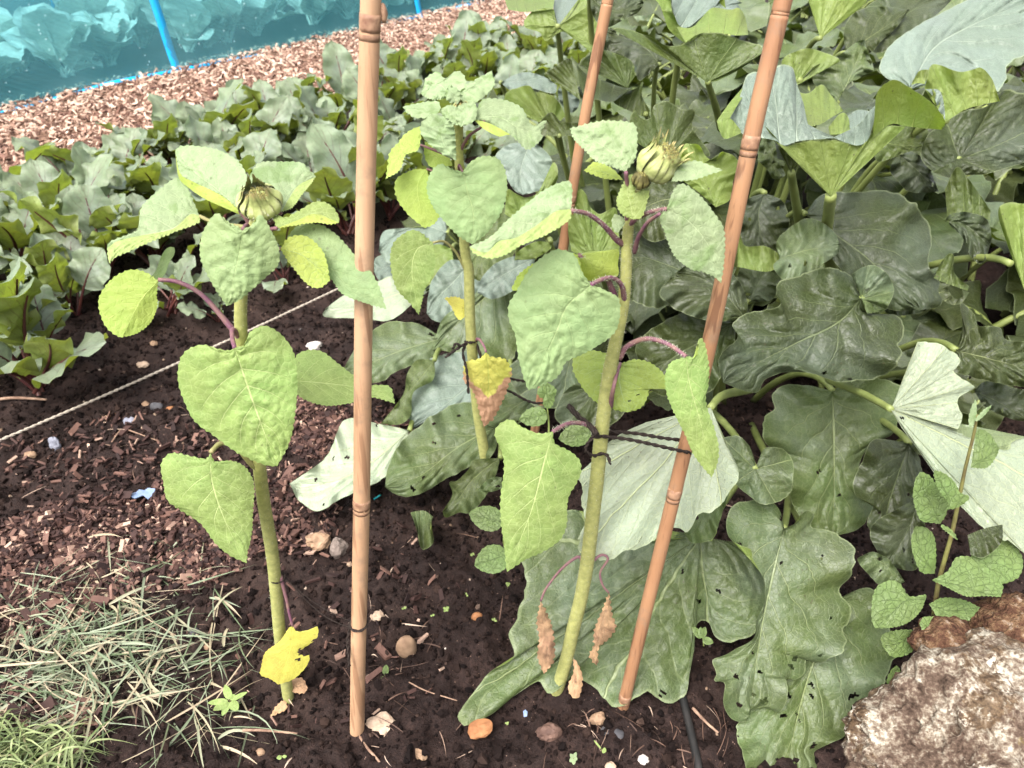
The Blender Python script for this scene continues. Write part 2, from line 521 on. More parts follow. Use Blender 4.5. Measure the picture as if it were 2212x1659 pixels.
def cane_mat(name, a, b, c):
    s = NT(name)
    o = s.obj()
    mp = s.node('ShaderNodeMapping')
    mp.inputs['Scale'].default_value = (1, 1, 0.03)
    s.put(mp.inputs[0], o)
    fib = s.noise(220, 4, mp.outputs[0], 0.65)
    lng = s.noise(6, 3, o)
    col = s.mix(s.smooth(lng, 0.3, 0.7), a, b)
    col = s.mix(s.m('MULTIPLY', s.smooth(fib, 0.55, 0.75), 0.55), col, c)
    col = s.mix(s.m('MULTIPLY', s.smooth(s.noise(17, 5, o, 0.7), 0.48, 0.66), 0.5), col, (0.16, 0.115, 0.082))
    mp2 = s.node('ShaderNodeMapping')
    mp2.inputs['Scale'].default_value = (1, 1, 0.25)
    s.put(mp2.inputs[0], o)
    spk = s.m('MULTIPLY', s.m('SUBTRACT', 1.0, s.smooth(s.voro(130, 'F1', mp2.outputs[0]), 0.05, 0.11)), s.smooth(s.noise(30, 2, o), 0.55, 0.65))
    col = s.mix(s.m('MULTIPLY', spk, 0.8), col, (0.07, 0.03, 0.02))
    col = s.mix(s.m('MULTIPLY', s.smooth(s.noise(75, 3, mp.outputs[0]), 0.60, 0.66), 0.6), col, c)
    return s.done(s.bsdf(col, s.m('ADD', 0.48, s.m('MULTIPLY', fib, 0.25)), 0.3, s.bump(fib, 0.6, 0.0008)))


M['canepale'] = cane_mat('bamboo_pale', (0.39, 0.24, 0.142), (0.29, 0.165, 0.09), (0.16, 0.08, 0.042))
M['canered'] = cane_mat('bamboo_reddish', (0.28, 0.15, 0.078), (0.19, 0.088, 0.043), (0.075, 0.027, 0.014))
M['canenode'] = plain('bamboo_node', (0.14, 0.065, 0.038), (0.30, 0.18, 0.11), 120, 0.6, 0.3, 0.5)

# ------------------------------------------------------------------ ground, path, net tunnel
NET0 = on_ground(0, 245)[:2]
NET1 = on_ground(1080, 0)[:2]
ROW = (NET1 - NET0) / np.linalg.norm(NET1 - NET0)       # the beds, the path and the net all run this way
OFF = np.array([ROW[1], -ROW[0]])                        # across, away from the net towards the near bed


def bed(al, off):
    return NET0 + np.multiply.outer(al, ROW) + np.multiply.outer(off, OFF)


def off_of(x, y):
    return (x - NET0[0]) * OFF[0] + (y - NET0[1]) * OFF[1]


def gh(x, y):
    x, y = np.asarray(x, float), np.asarray(y, float)
    h = 0.012 * fbm2(x * 3.5, y * 3.5, 3, 2) + 0.014 * np.maximum(n2(x * 19, y * 19, 8), -0.25) + 0.011 * np.maximum(n2(x * 46, y * 46, 11), -.3) + 0.006 * n2(x * 88, y * 88, 14)
    o = off_of(x, y)
    soil = np.clip((o - 1.2) / 0.2, 0, 1)
    return h * (0.15 + 0.85 * soil)


def axis(lo, hi, a, b, step, far_n=26):
    near = np.arange(a, b, step)
    l = a - np.geomspace(step, a - lo, far_n)[::-1]
    r = near[-1] + np.geomspace(step, hi - near[-1], far_n)
    return np.concatenate([l, near, r])


def pt(a, k=1):
    return np.asarray(a, float)


xs = axis(-45, 45, -1.6, 1.5, 0.0068)
ys = axis(-20, 70, 0.36, 2.35, 0.0068)
gx_, gy_ = np.meshgrid(xs, ys, indexing='ij')
gz_ = gh(gx_, gy_)
fade = np.clip(1 - np.maximum(np.maximum(gx_ - 1.5, -1.6 - gx_), np.maximum(gy_ - 2.35, .36 - gy_)) / .15, 0, 1)
V = np.stack([gx_, gy_, gz_ * fade], -1).reshape(-1, 3)
s = NT('soil')
o = s.obj()
a1 = s.noise(9, 5, o, 0.6)
a2 = s.noise(160, 4, o, 0.65)
col = s.ramp(s.m('ADD', s.m('MULTIPLY', a1, 0.5), s.m('MULTIPLY', a2, 0.5)), [(0.32, (0.0065, 0.0038, 0.0034)), (0.5, (0.015, 0.0087, 0.0074)), (0.66, (0.034, 0.020, 0.0165))])
col = s.mix(s.m('MULTIPLY', s.smooth(s.noise(3.2, 5, o, .65), .48, .68), .6), col, s.mix(a2, (0.022, 0.0135, 0.0105), (0.06, 0.038, 0.03)))
spk = s.m('SUBTRACT', 1.0, s.smooth(s.voro(150, 'F1', o), 0.09, 0.15))
col = s.mix(s.m('MULTIPLY', spk, s.smooth(s.noise(40, 2, o), 0.54, 0.62)), col, (0.20, 0.13, 0.10))
M['soil'] = s.done(s.bsdf(col, s.m('ADD', 0.5, s.m('MULTIPLY', a2, 0.4)), 0.12, s.bump(s.m('ADD', a2, s.noise(420, 3, o)), 0.9, 0.003)))
g = link('ground', mesh('ground', V, [grid_faces(len(xs), len(ys))], M['soil']))
tag(g, 'dark brown crumbly garden soil', kind='structure')

CHIPS = [(0.0, (0.045, 0.02, 0.015)), (0.3, (0.14, 0.072, 0.052)), (0.55, (0.32, 0.20, 0.145)), (1.0, (0.56, 0.42, 0.33))]
MULCH = [(0.0, (0.012, 0.006, 0.0055)), (0.4, (0.045, 0.022, 0.018)), (0.7, (0.13, 0.07, 0.053)), (1.0, (0.40, 0.28, 0.21))]
M['chips'] = tinted('wood_chips', CHIPS)
M['mulch'] = tinted('bark_mulch', MULCH)
M['pathbase'] = plain('path_mulch', (0.03, 0.014, 0.01), (0.16, 0.09, 0.06), 60, 0.85, 0.15, 1.0, 0.01, c3=(0.32, 0.2, 0.14), detail=5)

al, of = np.linspace(-6, 22, 240), np.linspace(-0.06, 1.22, 30)
A, O = np.meshgrid(al, of, indexing='ij')
P = bed(A, O)
Z = 0.008 + 0.014 * np.sin(np.clip(O / 1.2, 0, 1) * math.pi) + 0.010 * n2(A * 9, O * 9, 5)
p = link('path', mesh('path', np.concatenate([P, Z[..., None]], -1).reshape(-1, 3), [grid_faces(240, 30, True)], M['pathbase']))
tag(p, 'woodchip path between the beds', kind='structure')


def rot_z(V, a):
    c, s_ = np.cos(a), np.sin(a)
    return np.stack([V[..., 0] * c - V[..., 1] * s_, V[..., 0] * s_ + V[..., 1] * c, V[..., 2]], -1)


BOX = np.array([[x, y, z] for x in (-1, 1) for y in (-1, 1) for z in (-1, 1)], float) * 0.5
BOXF = np.array([[0, 1, 3, 2], [4, 6, 7, 5], [0, 4, 5, 1], [2, 3, 7, 6], [0, 2, 6, 4], [1, 5, 7, 3]])


def scatter(T, TF, P, S, yaw, tilt_x, tilt_y, jit=0.15):
    """copies of template T at P with scale S (n,3), tilted then turned; returns V, F"""
    n, k = len(P), len(T)
    W = T[None] * S[:, None, :] * (1 + jit * rng.uniform(-1, 1, (n, k, 3)))
    c, s_ = np.cos(tilt_x)[:, None], np.sin(tilt_x)[:, None]
    W = np.stack([W[..., 0], W[..., 1] * c - W[..., 2] * s_, W[..., 1] * s_ + W[..., 2] * c], -1)
    c, s_ = np.cos(tilt_y)[:, None], np.sin(tilt_y)[:, None]
    W = np.stack([W[..., 0] * c + W[..., 2] * s_, W[..., 1], -W[..., 0] * s_ + W[..., 2] * c], -1)
    W = rot_z(W, yaw[:, None]) + P[:, None, :]
    Fs = (TF[None] + (np.arange(n) * k)[:, None, None]).reshape(-1, TF.shape[1])
    return W.reshape(-1, 3), Fs


def chips(name, xy, z, lo, hi, mat, label, tint, tilt=0.35):
    n = len(xy)
    L = rng.uniform(lo, hi, n) * np.where(rng.random(n) < 0.25, 1.5, 1.0)
    S = np.stack([L, L * rng.uniform(0.12, 0.5, n), L * rng.uniform(0.08, 0.22, n)], -1)
    V, Fc = scatter(BOX, BOXF, np.column_stack([xy, z]), S, rng.uniform(0, 6.28, n), rng.normal(0, tilt, n), rng.normal(0, tilt, n), 0.25)
    ob = link(name, mesh(name, V, [Fc], mat, smooth=False, attr=np.repeat(tint, 8)))
    return tag(ob, label, kind='stuff')


n = 32000
al = -2.2 + 9.5 * rng.random(n) ** 1.35
of = rng.uniform(-0.09, 1.27, n)
xy = bed(al, of)
z = 0.016 + 0.014 * np.sin(np.clip(of / 1.2, 0, 1) * math.pi) + rng.uniform(-0.004, 0.02, n)
chips('wood_chips', xy, z, 0.012, 0.030, M['chips'], 'pale wood chips covering the path', np.clip(rng.normal(0.55, 0.3, n), 0, 1), .5)

# the blue insect net over hoops
s = NT('insect_net')
o = s.obj()
tr = s.node('ShaderNodeBsdfTransparent')
tr.inputs[0].default_value = (0.64, 0.93, 0.97, 1)
df = s.node('ShaderNodeBsdfDiffuse')
fold = s.noise(2.5, 4, o, 0.6)
s.put(df.inputs[0], s.mix(fold, (0.06, 0.30, 0.36), (0.20, 0.46, 0.50)))
tl = s.node('ShaderNodeBsdfTranslucent')
s.put(tl.inputs[0], (0.06, 0.38, 0.45))
m1 = s.node('ShaderNodeMixShader')
m1.inputs[0].default_value = 0.35
s.t.links.new(df.outputs[0], m1.inputs[1])
s.t.links.new(tl.outputs[0], m1.inputs[2])
drop = s.m('MULTIPLY', s.m('SUBTRACT', 1.0, s.smooth(s.voro(26, 'F1', o), 0.06, 0.13)), s.smooth(s.noise(3, 3, o), 0.48, 0.6))
dw = s.bsdf((0.55, 0.75, 0.78), 0.2, 0.5)
m2 = s.node('ShaderNodeMixShader')
uvn = s.node('ShaderNodeUVMap', uv_map='UVMap').outputs[0]
wv = s.node('ShaderNodeTexWave', wave_type='BANDS', bands_direction='DIAGONAL')
wv.inputs['Scale'].default_value = 13.0
wv.inputs['Distortion'].default_value = 1.5
wv.inputs['Detail'].default_value = 1.0
s.put(wv.inputs['Vector'], uvn)
s.put(m2.inputs[0], s.m('ADD', s.m('ADD', 0.27, s.m('MULTIPLY', fold, 0.16)), s.m('MULTIPLY', wv.outputs['Fac'], 0.08)))
s.t.links.new(tr.outputs[0], m2.inputs[1])
s.t.links.new(m1.outputs[0], m2.inputs[2])
m3 = s.node('ShaderNodeMixShader')
s.put(m3.inputs[0], s.m('MULTIPLY', drop, 0.7))
s.t.links.new(m2.outputs[0], m3.inputs[1])
s.t.links.new(dw, m3.inputs[2])
M['net'] = s.done(m3.outputs[0])
M['netdense'] = plain('net_hem', (0.03, 0.28, 0.38), (0.12, 0.45, 0.5), 12, 0.6, 0.2, 0.3)
PROF = np.array([(0.0, 0.0), (-0.03, 0.12), (-0.06, 0.3), (-0.11, 0.5), (-0.2, 0.68), (-0.38, 0.84), (-0.62, 0.9), (-0.86, 0.84), (-1.04, 0.68), (-1.13, 0.5), (-1.18, 0.3), (-1.21, 0.0)])
pr = cr(PROF, 44)
al = np.linspace(-5, 16, 300)
A, J = np.meshgrid(al, np.arange(44), indexing='ij')
sway = 0.02 * n2(A * 1.6, J * 0.12, 21) + 0.006 * n2(A * 7, J * 0.3, 22)
base_wob = 0.03 * n2(A * 0.8, A * 0, 23) * (J < 22)
Pn = bed(A, pr[J, 0] + sway + 0.5 * base_wob)
Zn = np.maximum(pr[J, 1] + 0.5 * sway, 0.006)
root = empty('insect_net', (*bed(1.0, -0.6), 0.0), 'blue insect netting stretched over hoops along the woodchip path', 'netting')
org = np.array(root.location)
link('net_cover', mesh('net_cover', np.concatenate([Pn, Zn[..., None]], -1).reshape(-1, 3) - org, [grid_faces(300, 44)], M['net'], uv=np.stack([A, J / 10.0], -1).reshape(-1, 2)), root)


def ribbon(a0, width, lift):
    """a band of tape lying on the net along its profile"""
    q = cr(PROF, 50)
    d = np.gradient(q, axis=0)
    d /= np.linalg.norm(d, axis=1)[:, None]
    nn = np.stack([-d[:, 1] * -1, -d[:, 0]], -1)
    V = []
    for da, up in ((-0.5, 1), (0.5, 1), (0.5, 0.2), (-0.5, 0.2)):
        a = a0 + da * width
        sw = 0.02 * n2(np.full(50, a0 * 1.6), np.linspace(0, 43, 50) * 0.12, 21)
        qq = q + nn * (lift * up)
        V.append(np.concatenate([bed(np.full(50, a), qq[:, 0] + sw), (qq[:, 1] + 0.5 * sw)[:, None]], -1))
    V = np.stack(V, 1).reshape(-1, 3)
    i = np.arange(49)[:, None] * 4
    k = np.arange(4)[None]
    Fq = np.stack([i + k, i + (k + 1) % 4, i + 4 + (k + 1) % 4, i + 4 + k], -1).reshape(-1, 4)
    return V, [Fq]


for a0 in (-1.1, 0.99, 3.07, 5.15):
    Vr, Fr = ribbon(a0, 0.05, 0.008)
    link('hoop_tape', mesh('hoop_tape', Vr - org, Fr, M['tape']), root)
# the rolled hem at the foot of the net, half buried in the chips
al = np.linspace(-5, 14, 240)
P = bed(al, 0.012 + 0.018 * n2(al * 2.2, al * 0, 31))
Vh, Fh = tube(np.column_stack([P, 0.004 + 0.020 * n2(al * 3.1, al * 0, 32)]), 0.013, 7)
link('hem', mesh('hem', Vh - org, Fh, M['tape']), root)


# ------------------------------------------------------------------ leaves grown in their own frame (beds, net, filling)
def local_leaf(Ls, Lb, W, e0, e1, prof, ruf, rf, fold, seed, nu=16, nv=9, rs=0.004, bend=1.3, ser=0.0):
    r = np.random.default_rng(seed)
    t = np.linspace(0, 1, 60)
    ang = e0 + (e1 - e0) * t ** bend
    st = (Ls + Lb) / 59
    C = np.concatenate([[[0, 0]], np.cumsum(np.stack([np.cos(ang[:-1]), np.sin(ang[:-1])], -1) * st, 0)])
    side = 0.06 * (Ls + Lb) * np.sin(t * 3 + r.uniform(0, 6))
    f = Ls / (Ls + Lb)
    u = np.linspace(0, 1, nu)
    tt = f + (1 - f) * u
    cx_, cz_ = np.interp(tt, t, C[:, 0]), np.interp(tt, t, C[:, 1])
    an = np.interp(tt, t, ang)
    sd = np.interp(tt, t, side)
    hw = W * np.interp(u, prof[0], prof[1])
    w = np.linspace(-1, 1, nv)
    U, Wg = np.meshgrid(u, w, indexing='ij')
    H = hw[:, None]
    ph = r.uniform(0, 6.28, 3)
    rag = 1 + ser * r.uniform(-1, 1, U.shape) * (np.abs(Wg) > 0.9)
    wave = ruf * np.abs(Wg) ** 1.6 * (np.sin(rf * U * 6.28 + ph[0] + 1.6 * Wg) + 0.6 * np.sin(rf * 1.9 * U * 6.28 + ph[1] - 2 * Wg)) * np.sin(np.clip(U, 0.03, 1) * 3.0) ** 0.4
    dN = fold * np.abs(Wg) * H + wave + 0.12 * ruf * r.normal(0, 1, U.shape)
    Y = sd[:, None] + Wg * H * rag * (1 - 0.25 * abs(fold))
    X = cx_[:, None] - np.sin(an)[:, None] * dN
    Zz = cz_[:, None] + np.cos(an)[:, None] * dN
    lobe = np.clip(0.12 - U, 0, 1) * np.abs(Wg) * (1.2 if prof[1][0] > 0.3 else 0)
    X = X - np.cos(an)[:, None] * lobe * Lb
    Zz = Zz - np.sin(an)[:, None] * lobe * Lb
    Vb = np.stack([X, Y, Zz], -1).reshape(-1, 3)
    Fb = grid_faces(nu, nv)
    uvb = np.stack([U, Wg], -1).reshape(-1, 2)
    k = np.linspace(0, f + (1 - f) * 0.75, 14)
    Pt = np.stack([np.interp(k, t, C[:, 0]), np.interp(k, t, side), np.interp(k, t, C[:, 1])], -1)
    Pt[:, 2] -= rs * 0.6
    Vt, Ft = tube(Pt, [rs * 1.3, rs, rs * 0.35], 6, cap=False)
    return (Vb, [Fb], uvb), (Vt, Ft)


PB = ([0, .06, .2, .45, .7, .9, 1], [.10, .45, .85, 1, .82, .45, .0])
PC = ([0, .05, .2, .5, .75, .92, 1], [.15, .35, .7, 1, .95, .6, .1])
PR = ([0, .04, .15, .4, .65, .85, 1], [.55, .92, 1, .92, .72, .45, .0])


def variants(name, k, mats, fn):
    out = []
    for i in range(k):
        (V, Fs, uv), (Vt, Ft) = fn(i)
        out.append((mesh(name, V, Fs, mats[0], uv=uv), mesh('stalk', Vt, Ft, mats[1])))
    return out


def put_leaf(pair, root, loc, rot, sc):
    l = link('leaf', pair[0], root)
    l.location, l.rotation_euler, l.scale = loc, rot, (sc, sc, sc)
    link('stalk', pair[1], l)
    return l


beet_var = variants('leaf', 12, [M['beet'], M['bstalk']], lambda i: local_leaf(
    rng.uniform(.08, .14), rng.uniform(.14, .195), rng.uniform(.052, .074), R(rng.uniform(66, 86)), R(rng.uniform(0, 68)), PB,
    rng.uniform(.009, .016), rng.uniform(1.8, 3.2), rng.uniform(-.15, .3), 100 + i, 20, 11, 0.0042, ser=.015))
cab_var = variants('leaf', 7, [M['cabbage'], M['cabbage']], lambda i: local_leaf(
    rng.uniform(.05, .1), rng.uniform(.2, .28), rng.uniform(.10, .14), R(rng.uniform(60, 80)), R(rng.uniform(10, 60)), PC,
    rng.uniform(.008, .016), 2.5, rng.uniform(.05, .4), 200 + i, 16, 11, 0.006))


def plant(name, x, y, z, var, k, size, label, cat, group, seed, tilt=0.16, first=0.0):
    r = np.random.default_rng(seed)
    root = empty(name, (x, y, z), label, cat, group)
    for i in range(k):
        put_leaf(var[r.integers(len(var))], root, (r.uniform(-.012, .012), r.uniform(-.012, .012), 0),
                 (r.normal(0, tilt), r.normal(0, tilt), first + i * 2.4 + r.uniform(-.4, .4)), size * r.uniform(0.62, 1.12))
    return root


def where(q, marks=((.11, 'at the left edge'), (.19, 'left of the left sunflower'), (.29, 'behind the left sunflower'), (.345, 'just left of the pale cane'),
                   (.385, 'behind the pale cane'), (.425, 'just right of the pale cane'), (.49, 'behind the middle sunflower'), (9, 'next to the tall rhubarb'))):
    """what a spot in the beds stands beside, by where it falls in the picture"""
    D = q[1] * CP + (CAM_H - .15) * SP
    f = .5 + q[0] / D * 780 / 1024
    for a_, t_ in marks:
        if f < a_:
            return ', ' + t_
    return ''


k = 0
for off, a0, a1, lab in ((1.46, -1.7, 4.6, 'beetroot plant in the row along the woodchip path'),
                         (1.78, -1.7, 4.4, 'beetroot plant in the middle beetroot row'),
                         (2.10, -1.55, 3.2, 'beetroot plant in the beetroot row nearest the string'),
                         (2.42, 0.0, 1.9, 'leafy beetroot plant in the short front row')):
    a = a0
    while a < a1:
        q = bed(a + rng.uniform(-.03, .03), off + rng.uniform(-.05, .05))
        lab2 = lab + where(q)
        plant('beetroot_plant', q[0], q[1], 0.0, beet_var, int(rng.integers(10, 14)), rng.uniform(.92, 1.2), lab2, 'beetroot plant', 'beetroot plants in rows', 500 + k)
        k += 1
        a += rng.uniform(.15, .21)
for x, y, sz, nl, lab in ((78, 850, 1.2, 15, 'bushy young beetroot plant standing alone at the left edge of the soil'),
                          (165, 690, .85, 7, 'small beetroot plant with drooping leaves just behind the bushy lone one'),
                          (372, 675, .85, 9, 'small beetroot plant beside the string behind the yellowing sunflower leaf'),
                          (615, 610, .75, 7, 'small beetroot seedling clump behind the left sunflower head'),
                          (470, 690, .4, 5, 'tiny beetroot plant on the soil beside the string line')):
    q = on_ground(x, y)
    plant('beetroot_plant', q[0], q[1], 0.0, beet_var, nl, sz, lab, 'beetroot plant', 'beetroot plants thinning out towards the string', 700 + k, tilt=.3)
    k += 1
i = 0
for a in np.arange(-1.6, 6.0, 0.36):
    for off in (-0.45, -0.78):
        q = bed(a + rng.uniform(-.08, .08), off + rng.uniform(-.04, .04))
        plant('brassica_plant', q[0], q[1], 0.0, cab_var, 10, rng.uniform(1.0, 1.25),
              ('pale netted brassica in the row by the path' if off > -.6 else 'pale netted brassica in the inner row') + where(q, ((.06, 'at the left edge'), (.15, 'left of the blue tape'), (.19, 'behind the blue tape'), (.3, 'right of the blue tape'), (.37, 'near the pale cane'), (9, 'right of the pale cane'))),
              'brassica', 'brassicas under the net', 900 + i, tilt=.25)
        i += 1

# ------------------------------------------------------------------ leaves measured from the photograph, each a curved blade in space
def build_leaf(root, sp, name='leaf', stem_depth=None, org=None):
    c = sp.get('c', 0)
    base = px(sp['M'][:1], c)[0] if 'M' in sp else px(sp['B0'], c)[0]
    D0 = sp['D'] if 'D' in sp else float(stem_depth(base[1])) + sp.get('dz', 0)
    gx, gy = sp.get('gx', 0.0), sp.get('gy', 0.0)
    xb, yb = (base[0] - CX) / F, (base[1] - CY) / F
    seed = int(abs(base[0] * 13 + base[1] * 7)) % 9973
    r = np.random.default_rng(seed)
    Vs, Fs, UV, MI = [], [], [], []
    nv = 0
    matkeys = []

    def plane(x, y):
        d = 1 - gx * (x - CX) / F - gy * (y - CY) / F
        return D0 * (1 - gx * xb - gy * yb) / np.clip(d, 0.25, 3)

    def add(X, Y, U, W, dd, side, matkey, hole_ok=True):
        nonlocal nv
        n, m = X.shape
        Dp = plane(X, Y) + dd
        P = unproj(X, Y, Dp)
        a = ((X[1:, :-1] - X[:-1, :-1]) * (Y[:-1, 1:] - Y[:-1, :-1]) - (Y[1:, :-1] - Y[:-1, :-1]) * (X[:-1, 1:] - X[:-1, :-1])).sum()
        flip = (a > 0) == (side == 'T')
        fc = grid_faces(n, m, flip)
        xf, yf = X.reshape(-1), Y.reshape(-1)
        keep = np.ones(len(fc), bool)
        hl = [] if not hole_ok else [tuple(px([h[:2]], c)[0][:2]) + (h[2],) for h in sp.get('holes', [])]
        if hole_ok:
            for _ in range(sp.get('nh', 0)):
                i, j = r.integers(2, n - 2), r.integers(1, m - 1)
                hl.append((X[i, j], Y[i, j], r.uniform(2.0, 5.0)))
        if hl:
            fx, fy = xf[fc].mean(1), yf[fc].mean(1)
            for hx, hy, hr in hl:
                ang = np.arctan2(fy - hy, fx - hx)
                keep &= np.hypot(fx - hx, fy - hy) > hr * (1 + 0.35 * np.sin(2 * ang + hx) + 0.2 * np.sin(5 * ang + hy))
        fc = fc[keep]
        Vs.append(P.reshape(-1, 3))
        Fs.append(fc + nv)
        UV.append(np.stack([U, W], -1).reshape(-1, 2))
        if matkey not in matkeys:
            matkeys.append(matkey)
        MI.append(np.full(len(fc), matkeys.index(matkey)))
        nv += n * m

    mk = sp['mat']
    fan = mk[0] == 'r'
    ser, ruf, rf, puck = sp.get('ser', 0), sp.get('ruf', 0), sp.get('rf', 6), sp.get('puck', 0)
    N, kk = sp.get('N', 6.5), 0.42
    side = sp.get('side', 'T')

    def crump(X, Y):
        q = 1 / 17.0
        return n2(X * q + seed, Y * q, 3) * 0.6 + n2(X * q * 2.3, Y * q * 2.3 + seed, 4) * 0.4

    if 'M' in sp and 'L' in sp:
        mid, Lp, Rp = px(sp['M'], c), px(sp['L'], c), px(sp['R'], c)
        ln = max(np.linalg.norm(np.diff(Lp[:, :2], axis=0), axis=1).sum(), np.linalg.norm(np.diff(Rp[:, :2], axis=0), axis=1).sum())
        n = int(np.clip(ln / 4.2, 18, 90 if ser else 120))
        mid, Lp, Rp = cr(mid, n), cr(Lp, n), cr(Rp, n)
        length = np.linalg.norm(np.diff(mid[:, :2], axis=0), axis=1).sum() * D0 / F
        for E in (Lp, Rp):
            if ser:
                tg = np.gradient(E[:, :2], axis=0)
                nn = np.stack([-tg[:, 1], tg[:, 0]], -1) / (np.linalg.norm(tg, axis=1)[:, None] + 1e-6)
                j = ser * ((np.arange(n) % 3 == 0) * 0.9 - 0.3 + r.uniform(-.3, .3, n))
                j[:2] = 0
                j[-2:] = 0
                E[:, :2] += nn * j[:, None]
        if fan:                             # nibbled, uneven margins
            for E, sd_ in ((Lp, 5.3), (Rp, 9.1)):
                kx = np.arange(n) * 4.2
                E[1:-1, :2] += ((E - mid)[:, :2] * (.035 * n2(kx / 22, kx * 0 + sd_ + seed, 6) + .02 * n2(kx / 8, kx * 0 + sd_ + seed, 7))[:, None])[1:-1]
        u = np.linspace(0, 1, n)
        wid = max(np.abs(Lp[:, :2] - mid[:, :2]).max(), np.abs(Rp[:, :2] - mid[:, :2]).max())
        m = int(np.clip(wid / (4.5 if fan else 6.5), 6, 40 if fan else 22))
        wa = np.linspace(0, 1, m)
        halves = []
        for E, sg in ((Lp, -1), (Rp, 1)):
            X = mid[:, None, 0] * (1 - wa) + E[:, None, 0] * wa
            Y = mid[:, None, 1] * (1 - wa) + E[:, None, 1] * wa
            hw = np.hypot(E[:, 0] - mid[:, 0], E[:, 1] - mid[:, 1])[:, None] * D0 / F
            W = np.broadcast_to(sg * wa, X.shape)
            U = np.broadcast_to(u[:, None], X.shape)
            aw = np.abs(W)
            fo = sp.get('fold', 0.0)
            fl = sp.get('foldL' if sg < 0 else 'foldR', fo)
            dd = mid[:, None, 2] * (1 - wa) + E[:, None, 2] * wa
            dd = dd + fl * hw * aw ** 1.5 + sp.get('curl', 0) * length * U ** 2
            ph = r.uniform(0, 6.28)
            dd = dd + ruf * aw ** 2 * (np.sin(rf * 6.28 * U + ph) + 0.5 * np.sin(rf * 2.1 * 6.28 * U + 2 * ph))
            t = (U - kk * aw ** 0.85) * N
            q = np.abs(np.sin(np.pi * t)) ** 0.6 * (1 - aw ** 3) * np.minimum(1, aw * 4) * np.clip(hw / 0.02, 0, 1)
            dd = dd - (1 if side == 'T' else -1) * puck * (q * (1.5 if fan else 0.9) + crump(X, Y) * (0.6 if fan else 1.0) * (1 - 0.5 * aw))
            halves.append((X, Y, U, W, dd))
        sl, sr = sp.get('Ls', side), sp.get('Rs', side)
        if sl == sr:
            X, Y, U, W, dd = [np.concatenate([a[:, ::-1], b[:, 1:]], 1) for a, b in zip(*halves)]
            add(X, Y, U, W, dd, sl, mk)
        else:
            add(*halves[0], sl, mk)
            add(*halves[1], sr, mk)
    for f in sp.get('flaps', []):           # A, B edges; extra keys: side, lift
        Ap, Bp = px(f['A'], f.get('c', c)), px(f['B'], f.get('c', c))
        n = int(np.clip(np.linalg.norm(np.diff(Bp[:, :2], axis=0), axis=1).sum() / (4.5 if fan else 7), 12, 220))
        Ap = cr(Ap, n) if len(Ap) > 1 else np.repeat(Ap, n, 0)
        Bp = cr(Bp, n)
        wd = np.hypot(*(Bp - Ap)[:, :2].T).max()
        if fan and n > 40:
            kx = np.arange(n) * 4.5
            Bp[1:-1, :2] += ((Bp - Ap)[:, :2] * (.018 * n2(kx / 24, kx * 0 + seed, 6) + .010 * n2(kx / 8, kx * 0 + seed, 7))[:, None])[1:-1]
        m = int(np.clip(wd / (4.5 if fan else 7), 5, 70))
        wa = np.linspace(0, 1, m)
        X = Ap[:, None, 0] * (1 - wa) + Bp[:, None, 0] * wa
        Y = Ap[:, None, 1] * (1 - wa) + Bp[:, None, 1] * wa
        dd = Ap[:, None, 2] * (1 - wa) + Bp[:, None, 2] * wa
        U = np.broadcast_to(np.linspace(0, 1, n)[:, None], X.shape)
        W = np.broadcast_to(wa, X.shape)
        lift = f.get('lift', 0.0)
        sc = D0 / F * wd
        dd = dd - lift * W ** 1.3 + f.get('bow', 0.0) * sc * np.sin(np.pi * U) * W
        ph = r.uniform(0, 6.28)
        fr = f.get('ruf', ruf)
        dd = dd + fr * W ** 2 * np.sin(f.get('rf', rf) * 6.28 * U + ph) - f.get('puck', puck) * crump(X, Y)
        fm = f.get('mat', mk)
        if fan and not f.get('pin') and len(Ap) and wd > 25:
            d2 = .5 - np.abs(np.mod(U * 5.0, 1) - .5)
            q1 = np.clip(d2 * 4, 0, 1) ** .5 * np.clip(W * 2, 0, 1)
            q2 = np.abs(np.sin(np.pi * (W - d2 * (.28 + .8 * W)) * 5.0)) ** .6 * np.clip(W * 2 - .1, 0, 1) * np.clip(d2 * 5, 0, 1)
            dd = dd - (1 if f.get('side', side) == 'T' else -1) * f.get('puck', puck) * (.9 * q1 + .9 * q2)
        add(X, Y, U, W if not f.get('pin') else W * 0.9, dd, f.get('side', side), (fm[:-3] + 'fan') if fm.endswith('pin') and not f.get('pin') else fm)
    V = np.vstack(Vs) - org
    lo = link(name, mesh(name, V, Fs, [M[k_] for k_ in matkeys], uv=np.vstack(UV), mi=np.concatenate(MI)), root)
    if sp.get('lab'):
        lo['label'] = sp['lab']
    bp = unproj(base[0], base[1], D0)
    if 'pet' in sp:
        Q = px(sp['pet'], sp.get('pc', c))
        n = 26
        t = np.linspace(0, 1, n)
        Q = cr(Q, n)
        ds = sp['Ds'] if 'Ds' in sp else float(stem_depth(Q[0, 1]))
        dep = ds * (1 - t) + D0 * t + sp.get('pb', 0.0) * np.sin(np.pi * t)
        Pp = unproj(Q[:, 0], Q[:, 1], dep)
        pr_ = sp.get('pr', 0.0022)
        Vp, Fp = tube(Pp, [pr_ * 1.35, pr_, pr_ * 0.85], 8, wob=.06)
        po = link(sp.get('pname', 'petiole'), mesh('petiole', Vp - org, Fp, M[sp.get('pm', 'petiole')]), lo)
        if sp.get('hairy'):
            hairs(lo, Pp, [pr_], 160, org, 0.0022)
    return lo, bp


